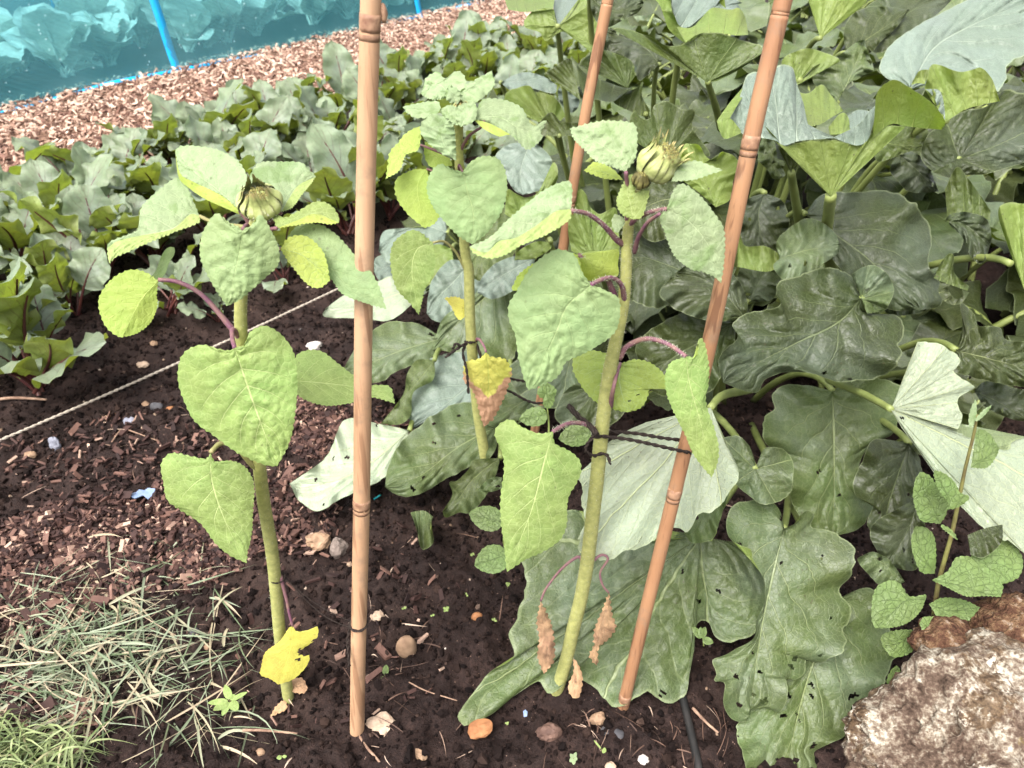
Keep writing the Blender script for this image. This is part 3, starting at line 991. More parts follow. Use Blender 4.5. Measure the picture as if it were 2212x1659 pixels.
def hairs(parent, P, rad, k, org, L):
    """a fuzz of short fine hairs along a stem"""
    P = np.asarray(P)
    n = len(P)
    t = rng.random(k) * (n - 1.001)
    i = t.astype(int)
    f = (t - i)[:, None]
    C = P[i] * (1 - f) + P[i + 1] * f
    T = P[i + 1] - P[i]
    T /= np.linalg.norm(T, axis=1)[:, None] + 1e-9
    rr = np.interp(t / (n - 1), np.linspace(0, 1, len(rad)), rad)
    d = rng.normal(0, 1, (k, 3))
    d -= T * (d * T).sum(1)[:, None]
    d /= np.linalg.norm(d, axis=1)[:, None]
    s_ = np.cross(T, d)
    B = C + d * rr[:, None] * 0.9
    tip = B + (d + rng.normal(0, .25, (k, 3))) * (L * rng.uniform(.6, 1.3, k))[:, None]
    w = 0.00022
    V = np.stack([B - s_ * w, B + s_ * w, B + T * 2 * w, tip], 1).reshape(-1, 3)
    o = np.arange(k)[:, None] * 4
    Fh = np.concatenate([o + np.array([[0, 1, 3]]), o + np.array([[1, 2, 3]]), o + np.array([[2, 0, 3]])])
    ho = link('hairs', mesh('hairs', V - org, [Fh], M['hair']), parent)
    ho['kind'] = 'stuff'
    return ho


def hairs_ball(parent, rad, flat, k):
    d = rng.normal(0, 1, (k, 3))
    d /= np.linalg.norm(d, axis=1)[:, None]
    P = d * np.array([rad, rad, rad * flat]) * .98
    P = np.stack([P, P + d * .0006], 1)
    Vs = []
    for a_, b_ in P[:, [0, 1]]:
        s_ = np.cross(b_ - a_, [.3, .2, 1.0])
        s_ /= np.linalg.norm(s_) + 1e-9
        Vs += [a_ - s_ * .00015, a_ + s_ * .00015, a_ + (b_ - a_) / .0006 * rng.uniform(.002, .004) + rng.normal(0, .0006, 3)]
    ho = link('hairs', mesh('hairs', np.array(Vs), [np.arange(k * 3).reshape(-1, 3)], M['hair']), parent)
    ho['kind'] = 'stuff'
    return ho


def ico(sub):
    bm = bmesh.new()
    bmesh.ops.create_icosphere(bm, subdivisions=sub, radius=1.0)
    V = np.array([v.co[:] for v in bm.verts])
    Fc = np.array([[v.index for v in f.verts] for f in bm.faces])
    bm.free()
    return V, Fc


ICO = {k: ico(k) for k in (1, 2, 3, 5, 6)}


def bud(root, org, pos, rad, axis, kbr, seed, dark=False, open_=0.3, flat=0.72):
    r = np.random.default_rng(seed)
    q = Vector(axis).to_track_quat('Z', 'Y')
    V, Fc = ICO[3]
    W = V * np.array([rad * .84, rad * .84, rad * flat * .95])
    W *= (1 + 0.05 * n3(V * 4, seed))[:, None]
    b = link('flower_bud', mesh('flower_bud', W, [Fc], M['bractdark' if dark else 'bract']), root)
    b.location = Vector(pos) - Vector(org)
    b.rotation_euler = q.to_euler()
    # florets: a rough little cushion at the mouth of the bud
    k = 150
    a = r.uniform(0, 6.28, k)
    rr = rad * .55 * np.sqrt(r.random(k))
    P = np.stack([rr * np.cos(a), rr * np.sin(a), rad * flat * (.98 - .25 * (rr / rad) ** 2)], -1)
    T = np.array([[-.5, -.3, 0], [.5, -.3, 0], [0, .5, 0], [0, 0, 1.0]])
    Vf, Ff = scatter(T, np.array([[0, 1, 3], [1, 2, 3], [2, 0, 3]]), P, np.full((k, 3), rad * .09) * r.uniform(.6, 1.4, (k, 1)), r.uniform(0, 6, k), r.normal(0, .5, k), r.normal(0, .5, k))
    fo = link('florets', mesh('florets', Vf, [Ff], M['floret']), b)
    fo['kind'] = 'stuff'
    if not dark:
        hk = hairs_ball(b, rad, flat, 260)
    meshes = []
    for j in range(4):
        nn, mm = 12, 5
        t = np.linspace(0, 1, nn)
        c = cr(np.array([(.25, -.9 * flat), (.86, -.62 * flat), (1.06, 0), (1.0 - .16 * j / 3, .5 * flat), (.74 + open_ * j / 3, .95 * flat), (.62 + open_ * (1.3 + j * .3), 1.06 + .1 * j - .15 * open_)]), nn) * rad
        w = np.linspace(-1, 1, mm)
        hw = rad * .25 * np.interp(t, [0, .25, .55, .8, 1], [.5, 1, .9, .4, .0])
        X = c[:, None, 0] - 0.25 * hw[:, None] * w ** 2 + 0 * w
        Y = hw[:, None] * w + 0.1 * rad * (t[:, None] ** 2) * math.sin(j * 2.2)
        Z = c[:, None, 1] + 0 * w
        Vb = np.stack([X + 0 * Y, Y, Z + 0 * Y], -1).reshape(-1, 3)
        meshes.append(mesh('bract', Vb, [grid_faces(nn, mm, True)], M['bractdark' if dark else 'bract'], uv=np.stack([t[:, None] + 0 * w, w + 0 * t[:, None]], -1).reshape(-1, 2)))
    for i in range(kbr):
        br = link('bract', meshes[i % 4], b)
        br.rotation_euler = (0, 0, i * 2.39996 + r.uniform(-.1, .1))
        sc = r.uniform(.88, 1.12)
        br.scale = (sc * (0.94 + .035 * (i % 5)), sc, sc * r.uniform(.85, 1.12))
    return b


def sunflower(label, stem, Y, rad, leaves, hair=900, sides=14):
    """stem: (crop, points) pieces from the soil up"""
    Q = np.vstack([px(p, c_) for c_, p in stem])
    Q = cr(Q[:, :2], 70)
    dep = wall_depth(Q[:, 1], Y)
    P = unproj(Q[:, 0], Q[:, 1], dep)
    P[0, 2] -= 0.0
    org = np.array([P[0, 0], P[0, 1], 0.0])
    P = np.vstack([[P[0] + np.array([0, 0, -0.03])], P])
    root = empty('sunflower', org, label, 'sunflower', 'young sunflowers')
    V, Fc = tube(P, rad, sides, wob=.015)
    st = link('stem', mesh('stem', V - org, Fc, M['stem']), root)
    hairs(st, P, rad, hair, org, 0.0024)
    sd = lambda y: wall_depth(y, Y)
    for sp in leaves:
        sp.setdefault('mat', 'sun')
        sp['ser'] = sp.get('ser', 1.3) * 1.7
        sp['puck'] = sp.get('puck', .0022) * 1.15
        build_leaf(root, sp, stem_depth=sd, org=org)
    return root, org, sd


# ---- left sunflower
SL = [
    dict(c=4, M=[(1460, 585), (1560, 880), (1640, 1100), (1725, 1320)], dz=-.05, gy=.35, fold=.12, N=6, puck=.003, mat='sunlight',
         L=[(1460, 585), (1400, 600), (1250, 565), (1140, 620), (1105, 740), (1130, 880), (1210, 1040), (1330, 1130), (1480, 1240), (1640, 1310), (1725, 1320)],
         R=[(1460, 585), (1490, 575), (1525, 560), (1560, 480), (1650, 447), (1750, 500), (1830, 620), (1850, 800), (1830, 1050), (1790, 1200), (1725, 1320)],
         pet=[(1505, 545), (1450, 470), (1445, 520), (1460, 585)], pr=.0026),
    dict(c=4, M=[(1310, 1235), (1320, 1420), (1400, 1660), (1535, 1924)], dz=-.05, gy=.25, gx=.1, fold=.25, mat='sunlight', puck=.0016,
         L=[(1310, 1235), (1280, 1275), (1180, 1255), (1060, 1240), (1000, 1310), (1015, 1420), (1040, 1530), (1130, 1600), (1250, 1680), (1330, 1790), (1420, 1870), (1535, 1924)],
         R=[(1310, 1235), (1340, 1290), (1440, 1285), (1530, 1330), (1580, 1430), (1575, 1600), (1565, 1750), (1540, 1860), (1535, 1924)],
         pet=[(1640, 1370), (1560, 1300), (1460, 1190), (1370, 1180), (1310, 1235)], pm='petgreen', pr=.0032),
    dict(c=4, M=[(985, 165), (870, 300), (760, 520)], dz=.02, gy=.2, gx=.3, mat='sunlime', side='U', fold=.15, puck=.001,
         L=[(985, 165), (900, 110), (800, 100), (690, 160), (620, 260), (615, 340), (650, 440), (710, 500), (760, 520)],
         R=[(985, 165), (975, 260), (980, 320), (940, 420), (860, 490), (760, 520)],
         flaps=[dict(A=[(930, 150), (970, 100), (1000, 20), (1030, -30), (1060, -45)], B=[(990, 165), (1030, 120), (1050, 60), (1085, 0), (1085, -40)], side='T', mat='sunpale', lift=-.02)],
         pet=[(1470, 500), (1380, 390), (1250, 250), (1110, 175), (985, 160)], pr=.0026),
    dict(c=1, M=[(1510, 1425), (1490, 1560), (1460, 1700), (1410, 1905)], dz=-.06, gy=.3, fold=.2, mat='sun', N=5.5, puck=.003,
         L=[(1510, 1425), (1420, 1380), (1350, 1325), (1290, 1390), (1250, 1480), (1245, 1600), (1290, 1710), (1340, 1800), (1410, 1905)],
         R=[(1510, 1425), (1570, 1400), (1620, 1335), (1680, 1420), (1730, 1530), (1735, 1640), (1660, 1720), (1560, 1810), (1500, 1860), (1410, 1905)],
         pet=[(1545, 1500), (1540, 1400), (1510, 1425)], pr=.002),
    dict(c=1, M=[(1240, 1340), (1180, 1335), (1080, 1420), (960, 1450), (850, 1470), (730, 1500), (665, 1545)], dz=0.0, gy=-.7, mat='sunpale', puck=.002,
         L=[(1240, 1340), (1160, 1150), (1100, 1105), (1000, 1170), (880, 1290), (870, 1400), (840, 1440), (690, 1500), (665, 1545)],
         R=[(1240, 1345), (1235, 1385), (1100, 1440), (950, 1500), (800, 1565), (720, 1600), (680, 1635), (665, 1545)], Rs='U',
         pet=[(1560, 1420), (1420, 1400), (1320, 1380), (1240, 1345)], pm='petgreen'),
    dict(c=1, M=[(1490, 1310), (1350, 1180), (1220, 1080), (1090, 940)], dz=.0, gy=-.5, mat='sunpale', foldL=-.2, puck=.002,
         L=[(1490, 1310), (1530, 1200), (1535, 1100), (1480, 1000), (1350, 930), (1200, 905), (1110, 915), (1090, 940)],
         R=[(1490, 1310), (1400, 1230), (1290, 1170), (1190, 1125), (1120, 1075), (1090, 940)],
         flaps=[dict(A=[(1490, 1310), (1400, 1230), (1290, 1170), (1190, 1125), (1120, 1075), (1090, 940)], B=[(1490, 1335), (1390, 1290), (1270, 1235), (1170, 1165), (1110, 1100), (1090, 945)], side='U', mat='sunlight', lift=-.008)],
         pet=[(1570, 1420), (1530, 1360), (1490, 1310)]),
    dict(c=1, M=[(1750, 1320), (1800, 1230), (1860, 1150), (1965, 1100)], dz=.0, gy=-.5, mat='sunpale', puck=.002, foldL=-.2,
         L=[(1750, 1320), (1690, 1240), (1570, 1150), (1560, 1080), (1620, 1010), (1750, 1005), (1870, 1010), (1930, 1060), (1965, 1100)],
         R=[(1750, 1320), (1820, 1290), (1880, 1210), (1930, 1150), (1965, 1100)], Rs='U',
         pet=[(1590, 1420), (1690, 1380), (1750, 1320)]),
    dict(c=1, M=[(1720, 1420), (1850, 1370), (1960, 1330), (2110, 1385)], dz=-.03, gy=-.6, mat='sunlight', puck=.0015,
         L=[(1720, 1420), (1700, 1335), (1780, 1350), (1860, 1310), (1960, 1255), (2040, 1265), (2100, 1330), (2110, 1385)],
         R=[(1720, 1420), (1850, 1400), (1960, 1385), (2050, 1395), (2110, 1385)], Rs='U',
         pet=[(1590, 1440), (1660, 1430), (1720, 1420)]),
    dict(M=[(605, 538), (680, 545), (725, 590), (765, 630), (835, 668)], dz=-.02, gy=.1, gx=-.2, mat='sun', foldL=.25, puck=.0015,
         L=[(605, 538), (640, 490), (690, 485), (730, 510), (770, 555), (810, 600), (835, 668)],
         R=[(605, 538), (660, 560), (712, 600), (740, 635), (790, 655), (835, 668)],
         pet=[(548, 600), (575, 550), (605, 538)]),
    dict(M=[(605, 538), (650, 550), (690, 580), (713, 606)], dz=-.045, gy=.2, mat='sunlight', puck=.001, side='U',
         L=[(605, 538), (625, 512), (665, 512), (700, 548), (713, 606)], R=[(605, 538), (630, 575), (665, 615), (690, 622), (713, 606)],
         pet=[(548, 610), (580, 545), (605, 538)]),
    dict(M=[(630, 822), (700, 828), (770, 838), (853, 872)], dz=.06, gy=-.6, mat='sunlight', puck=.0015, foldR=-.3,
         L=[(630, 822), (642, 766), (690, 757), (730, 785), (770, 815), (800, 830), (842, 835), (853, 872)],
         R=[(630, 822), (645, 855), (700, 876), (760, 870), (800, 858), (853, 872)],
         pet=[(545, 800), (590, 800), (630, 822)], pm='petgreen'),
    dict(c=7, M=[(1820, 775), (1810, 900), (1780, 1000), (1730, 1140)], dz=-.03, gy=.3, fold=.15, mat='sunyellow', puck=.001, ser=.6, holes=[(1885, 938, 9), (1850, 985, 3.5), (1960, 860, 5)], lab='yellow lowest leaf with a brown torn edge',
         L=[(1820, 775), (1795, 790), (1740, 870), (1650, 940), (1625, 1030), (1620, 1080), (1680, 1105), (1730, 1140)],
         R=[(1820, 775), (1850, 810), (1920, 800), (1975, 780), (1975, 840), (1940, 880), (1870, 930), (1920, 950), (1920, 1000), (1880, 1060), (1820, 1110), (1730, 1140)],
         pet=[(1745, 470), (1780, 600), (1800, 700), (1820, 775)], pr=.0022),
    dict(c=7, M=[(1790, 1170), (1850, 1150), (1915, 1160)], dz=.0, gy=-.8, mat='brown', puck=.003, lab='shrivelled pale leaf at the foot of the stem',
         L=[(1790, 1170), (1820, 1110), (1880, 1100), (1915, 1160)], R=[(1790, 1170), (1830, 1190), (1890, 1195), (1915, 1160)]),
    dict(c=7, M=[(1775, 1235), (1740, 1290), (1680, 1345)], dz=-.01, gy=-.8, mat='brown', puck=.003,
         L=[(1775, 1235), (1740, 1250), (1700, 1300), (1680, 1345)], R=[(1775, 1235), (1785, 1290), (1730, 1320), (1680, 1345)]),
]
rt, og, sd = sunflower('left sunflower with a flat yellowish bud above one large heart-shaped leaf',
                       [(7, [(1797, 1238), (1745, 870), (1718, 560), (1690, 300), (1640, 0)]), (4, [(1605, 1250), (1560, 900), (1505, 560), (1500, 260)]), (1, [(1535, 1600), (1600, 1345)])],
                       .715, [.0088, .0085, .0078, .0068, .006], SL)
p = px([(1622, 1262)], 1)[0]
bud(rt, og, unproj(p[0], p[1], sd(p[1]) - .008), .0195, (.05, -.5, .88), 26, 5, open_=-.08, flat=.62)

# ---- middle sunflower, farther back
SM = [
    dict(c=2, M=[(825, 1070), (850, 1180), (890, 1330), (882, 1520)], dz=-.05, gy=.3, fold=.1, mat='sun', N=6,
         L=[(825, 1070), (760, 1050), (680, 1020), (620, 1080), (600, 1180), (640, 1290), (720, 1390), (800, 1470), (882, 1520)],
         R=[(825, 1070), (870, 1010), (950, 970), (1040, 985), (1090, 1060), (1100, 1180), (1070, 1310), (1000, 1420), (940, 1480), (882, 1520)],
         pet=[(810, 1150), (800, 1030), (825, 1070)]),
    dict(c=2, M=[(600, 1050), (545, 1150), (560, 1300), (590, 1420)], dz=.0, gy=.2, mat='sunlime', side='U', puck=.001,
         L=[(600, 1050), (500, 1060), (410, 1120), (410, 1220), (480, 1330), (590, 1420)], R=[(600, 1050), (615, 1120), (610, 1200), (650, 1280), (690, 1320), (650, 1390), (590, 1420)],
         pet=[(805, 1150), (700, 1090), (600, 1050)]),
    dict(c=2, M=[(560, 900), (470, 930), (400, 1020), (345, 1115)], dz=.0, gy=-.2, mat='sunlime', side='U', puck=.001,
         L=[(560, 900), (560, 790), (470, 830), (420, 890), (370, 950), (355, 1040), (345, 1115)], R=[(560, 900), (540, 940), (470, 965), (430, 1060), (345, 1115)],
         pet=[(805, 1000), (690, 950), (560, 900)]),
    dict(c=2, M=[(590, 880), (650, 960), (760, 1030)], dz=.03, gy=.1, mat='sunlime', side='U', puck=.001,
         L=[(590, 880), (585, 960), (620, 1035), (700, 1040), (760, 1030)], R=[(590, 880), (680, 910), (740, 980), (760, 1030)]),
    dict(c=2, M=[(740, 740), (690, 820), (720, 920), (785, 1000)], dz=-.05, gy=.1, mat='sunpale', fold=.2, puck=.004, ruf=.003,
         L=[(740, 740), (640, 710), (570, 760), (565, 830), (620, 900), (700, 960), (785, 1000)], R=[(740, 740), (770, 790), (780, 870), (785, 1000)]),
    dict(c=2, M=[(890, 735), (1050, 730), (1180, 800), (1310, 830)], dz=-.03, gy=-.5, mat='sunpale', puck=.004, ruf=.004, rf=1.6,
         L=[(890, 735), (950, 620), (1080, 620), (1190, 670), (1260, 780), (1345, 745), (1310, 830)], R=[(890, 740), (1000, 770), (1120, 835), (1190, 905), (1240, 930), (1320, 860), (1310, 830)],
         flaps=[dict(A=[(890, 740), (1000, 770), (1120, 835)], B=[(900, 750), (960, 805), (1050, 850), (1090, 840), (1120, 838)], side='U', mat='sunlight', lift=.005)],
         pet=[(805, 950), (860, 850), (940, 790), (960, 750)], pm='petiole'),
    dict(c=2, M=[(740, 610), (700, 540), (640, 520), (580, 540)], dz=.0, gy=-.7, mat='sunpale', puck=.004, ruf=.004, rf=1.6,
         L=[(740, 610), (640, 620), (570, 590), (575, 560), (580, 540)], R=[(740, 610), (830, 550), (840, 480), (790, 440), (720, 490), (670, 445), (600, 480), (580, 540)]),
    dict(c=2, M=[(690, 670), (600, 670), (520, 670), (450, 665)], dz=-.02, gy=-.8, mat='sunpale', puck=.003, ruf=.003, rf=1.6,
         L=[(690, 670), (650, 720), (540, 735), (480, 700), (450, 665)], R=[(690, 670), (660, 625), (560, 640), (500, 650), (450, 665)]),
    dict(c=2, M=[(800, 640), (850, 570), (930, 520), (1005, 440)], dz=.0, gy=-.4, mat='sunpale', puck=.004, ruf=.004, rf=1.6,
         L=[(800, 640), (760, 600), (800, 550), (900, 495), (1005, 440)], R=[(800, 640), (900, 640), (980, 580), (1025, 520), (1005, 440)]),
    dict(M=[(935, 524), (900, 540), (890, 590), (905, 680)], dz=-.03, gy=.3, gx=.1, mat='sunlight', puck=.0025, foldR=-.1,
         L=[(935, 524), (905, 500), (880, 500), (850, 525), (843, 565), (855, 620), (885, 655), (905, 680)], R=[(935, 524), (940, 560), (937, 590), (918, 625), (912, 650), (905, 680)],
         pet=[(1010, 592), (985, 545), (960, 522), (935, 524)], pm='petgreen'),
    dict(c=5, M=[(970, 610), (985, 750), (980, 900), (955, 1075)], dz=-.05, gy=.5, fold=.35, mat='sundry', puck=.004, ser=1.8, lab='withering leaf, yellow at its base and crisp brown below',
         L=[(970, 610), (930, 650), (840, 680), (830, 780), (870, 830), (900, 880), (930, 990), (955, 1075)], R=[(970, 610), (1000, 640), (1080, 650), (1120, 700), (1130, 740), (1110, 820), (1080, 900), (1020, 1020), (955, 1075)],
         pet=[(895, 540), (925, 530), (955, 570), (970, 610)]),
    dict(c=5, M=[(845, 330), (790, 310), (710, 275)], dz=.02, gy=-.3, mat='sunyellow', puck=.002, lab='small curled yellow leaf',
         L=[(845, 330), (830, 400), (790, 400), (755, 330), (710, 275)], R=[(845, 330), (830, 285), (770, 265), (710, 275)]),
    dict(c=2, M=[(800, 780), (770, 720), (720, 690), (680, 680)], dz=-.045, gy=-.3, mat='sunpale', puck=.004, ruf=.003,
         L=[(800, 780), (740, 770), (700, 720), (680, 680)], R=[(800, 780), (820, 700), (760, 650), (680, 680)]),
    dict(c=2, M=[(810, 790), (850, 720), (880, 670), (900, 630)], dz=-.05, gy=-.2, mat='sunpale', puck=.004, ruf=.003,
         L=[(810, 790), (780, 720), (810, 650), (900, 630)], R=[(810, 790), (890, 760), (915, 690), (900, 630)]),
    dict(c=2, M=[(790, 650), (770, 600), (740, 570), (735, 530)], dz=-.02, gy=-.2, mat='sunpale', puck=.004, ruf=.003,
         L=[(790, 650), (730, 630), (715, 580), (735, 530)], R=[(790, 650), (820, 600), (790, 550), (735, 530)]),
]
rt, og, sd = sunflower('middle sunflower farther back, with a wilted half-brown leaf low on its stem',
                       [(5, [(955, 1520), (962, 1420), (960, 1250), (920, 1000), (890, 700), (870, 400), (862, 100)]), (2, [(840, 1580), (815, 1200), (800, 950), (800, 730)])],
                       1.175, [.0105, .0098, .0092, .0078, .0066], SM, hair=500)
p = px([(805, 690)], 2)[0]
bud(rt, og, unproj(p[0], p[1], sd(p[1]) - .01), .015, (.1, -.5, .85), 18, 11, open_=-.2, flat=.7)

# ---- right sunflower
SR = [
    dict(c=5, M=[(1625, 190), (1470, 330), (1400, 500), (1235, 850)], dz=-.06, gy=.3, fold=.12, mat='sun', N=7, puck=.003,
         L=[(1625, 190), (1570, 120), (1530, 20), (1470, -20), (1380, -20), (1250, 80), (1160, 230), (1110, 320), (1115, 420), (1150, 500), (1170, 640), (1200, 760), (1235, 850)],
         R=[(1625, 190), (1700, 220), (1790, 270), (1805, 350), (1790, 450), (1740, 520), (1600, 610), (1470, 670), (1440, 730), (1380, 790), (1235, 850)],
         pet=[(1835, 320), (1815, 200), (1760, 150), (1700, 155), (1625, 190)], pr=.0024, hairy=1),
    dict(c=5, M=[(1545, 5), (1500, 70), (1300, 130), (1130, 205)], dz=-.02, gy=.2, mat='sunlime', side='U', puck=.001,
         L=[(1545, 5), (1450, -10), (1285, 50), (1180, 120), (1130, 205)], R=[(1545, 5), (1560, 160), (1400, 210), (1250, 240), (1140, 225), (1130, 205)],
         flaps=[dict(A=[(1545, 5)], B=[(1600, -15), (1700, -20), (1795, -25), (1790, 60), (1790, 135), (1700, 170), (1600, 165), (1545, 160)], side='U', mat='sunlime', lift=-.02)],
         pet=[(1770, 260), (1720, 150), (1640, 60), (1545, 5)], pr=.0026, hairy=1),
    dict(c=2, M=[(1495, 1300), (1400, 1315), (1270, 1410), (1150, 1480), (1050, 1500), (970, 1570), (865, 1535)], dz=-.04, gy=-.5, mat='sunpale', puck=.0025,
         L=[(1500, 1300), (1505, 1160), (1470, 1125), (1350, 1170), (1230, 1260), (1100, 1370), (1000, 1470), (865, 1535)],
         R=[(1500, 1310), (1490, 1365), (1400, 1430), (1280, 1490), (1180, 1530), (1100, 1580), (1000, 1608), (900, 1580), (865, 1535)], Rs='U',
         pet=[(1825, 1520), (1780, 1490), (1700, 1400), (1600, 1330), (1500, 1310)], pr=.0024, hairy=1),
    dict(c=2, M=[(1840, 1070), (1760, 960), (1650, 880), (1490, 800)], dz=-.02, gy=-.1, mat='sunpale', puck=.0025, foldL=.1, ser=1.8,
         L=[(1840, 1070), (1900, 980), (1910, 880), (1890, 770), (1720, 750), (1600, 770), (1490, 800)],
         R=[(1840, 1070), (1760, 1040), (1650, 1000), (1580, 930), (1520, 870), (1490, 800)], pet=[(1850, 1400), (1850, 1200), (1840, 1070)]),
    dict(c=2, M=[(1825, 1120), (1700, 1070), (1578, 1060)], dz=.03, gy=-.5, mat='sunlight', side='U', puck=.001,
         L=[(1825, 1120), (1750, 1045), (1650, 1005), (1578, 1060)], R=[(1825, 1120), (1700, 1110), (1620, 1080), (1578, 1060)]),
    dict(M=[(1440, 451), (1490, 480), (1530, 530), (1558, 612)], dz=-.04, gy=.2, mat='sunpale', foldR=.15, puck=.0015,
         L=[(1440, 451), (1455, 410), (1475, 397), (1510, 420), (1550, 470), (1565, 500), (1565, 560), (1558, 612)],
         R=[(1440, 451), (1425, 470), (1435, 500), (1455, 550), (1490, 580), (1520, 588), (1545, 600), (1558, 612)],
         pet=[(1355, 490), (1375, 472), (1405, 458), (1440, 451)], pr=.0022, hairy=1),
    dict(M=[(1450, 392), (1480, 372), (1520, 363), (1562, 368)], dz=-.03, gy=-.3, mat='sunpale', puck=.001,
         L=[(1450, 392), (1465, 360), (1500, 347), (1530, 355), (1562, 368)], R=[(1450, 392), (1500, 388), (1530, 378), (1562, 368)],
         pet=[(1370, 545), (1380, 510), (1400, 480), (1425, 462)], pr=.002),
    dict(c=2, M=[(1885, 1365), (1870, 1280), (1850, 1180), (1880, 1080)], dz=-.03, gy=.2, mat='sunlight', puck=.0015,
         L=[(1885, 1365), (1810, 1330), (1780, 1250), (1800, 1190), (1840, 1110), (1880, 1080)], R=[(1885, 1365), (1940, 1350), (1970, 1260), (1985, 1190), (1930, 1190), (1890, 1260), (1900, 1160), (1880, 1080)]),
    dict(c=2, M=[(1830, 1400), (1790, 1400), (1770, 1330)], dz=-.02, gy=0, mat='sunpale', puck=.001,
         L=[(1830, 1400), (1780, 1450), (1750, 1380), (1770, 1330)], R=[(1830, 1400), (1830, 1360), (1800, 1340), (1770, 1330)]),
    dict(M=[(1482, 770), (1490, 830), (1515, 920), (1537, 1032)], dz=-.05, gy=.35, mat='sunlight', fold=.2, puck=.0012,
         L=[(1482, 770), (1450, 782), (1437, 810), (1440, 850), (1455, 890), (1480, 940), (1500, 985), (1537, 1032)],
         R=[(1482, 770), (1505, 768), (1510, 733), (1520, 735), (1532, 790), (1530, 830), (1525, 870), (1545, 930), (1553, 970), (1550, 1000), (1537, 1032)],
         pet=[(1338, 775), (1355, 748), (1395, 732), (1440, 742), (1482, 770)], pr=.0026, hairy=1),
    dict(c=5, M=[(1810, 680), (1800, 800), (1850, 985)], dz=.03, gy=.2, mat='sunlime', fold=.15, puck=.0012, holes=[(1860, 912, 3), (1915, 875, 2)],
         L=[(1810, 680), (1720, 620), (1620, 600), (1520, 640), (1510, 720), (1560, 820), (1650, 920), (1750, 965), (1850, 985)],
         R=[(1810, 680), (1900, 655), (2000, 680), (2085, 760), (2090, 840), (2000, 800), (1975, 890), (1930, 960), (1850, 985)],
         pet=[(1745, 950), (1755, 870), (1780, 760), (1805, 680)], pb=-.035, pr=.0022),
    dict(c=5, M=[(1385, 1105), (1330, 1300), (1250, 1600), (1100, 1979)], dz=-.06, gy=.3, fold=.22, mat='sunlight', puck=.0016, N=5,
         L=[(1385, 1105), (1300, 1115), (1200, 1080), (1120, 1030), (1040, 1070), (1025, 1130), (1070, 1240), (1080, 1350), (1060, 1500), (1060, 1640), (1080, 1800), (1090, 1900), (1100, 1979)],
         R=[(1385, 1105), (1400, 1180), (1480, 1220), (1550, 1280), (1560, 1360), (1530, 1430), (1480, 1530), (1470, 1690), (1430, 1780), (1330, 1850), (1220, 1900), (1100, 1979)],
         pet=[(1680, 1150), (1640, 1090), (1570, 1055), (1480, 1055), (1385, 1105)], pr=.0026, hairy=1),
    dict(c=8, M=[(1310, 620), (1340, 800), (1350, 950), (1330, 1075)], dz=-.03, gy=.6, fold=.5, mat='brown', puck=.006, ruf=.006, rf=2.3, ser=2.2, lab='shrivelled brown leaf on the left of the stem',
         L=[(1310, 620), (1285, 740), (1300, 850), (1290, 970), (1330, 1075)], R=[(1310, 620), (1350, 700), (1385, 800), (1395, 980), (1330, 1075)],
         pet=[(1570, 375), (1540, 345), (1440, 420), (1345, 540), (1310, 620)], pr=.0018),
    dict(c=8, M=[(1735, 570), (1710, 700), (1670, 850), (1650, 1015)], dz=-.02, gy=.6, fold=.5, mat='brown', puck=.006, ruf=.006, rf=2.3, ser=2.2, lab='shrivelled brown leaf on the right of the stem',
         L=[(1735, 570), (1690, 680), (1640, 820), (1640, 900), (1610, 960), (1650, 1015)], R=[(1735, 570), (1760, 720), (1780, 790), (1720, 870), (1670, 910), (1665, 1015), (1650, 1015)],
         pet=[(1635, 370), (1690, 333), (1728, 360), (1680, 440), (1695, 520), (1735, 570)], pr=.0016),
    dict(c=8, M=[(1500, 945), (1530, 1080), (1520, 1225)], dz=.0, gy=.2, fold=.4, mat='brown', puck=.005,
         L=[(1500, 945), (1515, 1050), (1480, 1150), (1500, 1215), (1520, 1225)], R=[(1500, 945), (1560, 1050), (1570, 1120), (1550, 1215), (1520, 1225)]),
]
rt, og, sd = sunflower('right sunflower with a spiky unopened bud, tied with dark twine to the leaning cane',
                       [(8, [(1408, 1185), (1470, 980), (1510, 800), (1560, 600), (1600, 370), (1632, 100)]), (5, [(1660, 1400), (1690, 1100), (1730, 780), (1780, 530), (1825, 300), (1842, 80)]), (2, [(1845, 1560), (1860, 1380), (1900, 1180)])],
                       .725, [.0100, .0098, .0092, .0082, .0064, .005], SR, hair=2400)
p = px([(2052, 1015)], 2)[0]
bud(rt, og, unproj(p[0], p[1], sd(p[1]) - .012), .0182, (.42, -.30, .85), 26, 17, open_=.24, flat=.95)
p = px([(1935, 1115)], 2)[0]
bud(rt, og, unproj(p[0], p[1], sd(p[1]) - .02), .009, (.1, -.4, .9), 14, 23, dark=True, open_=.0, flat=1.0)

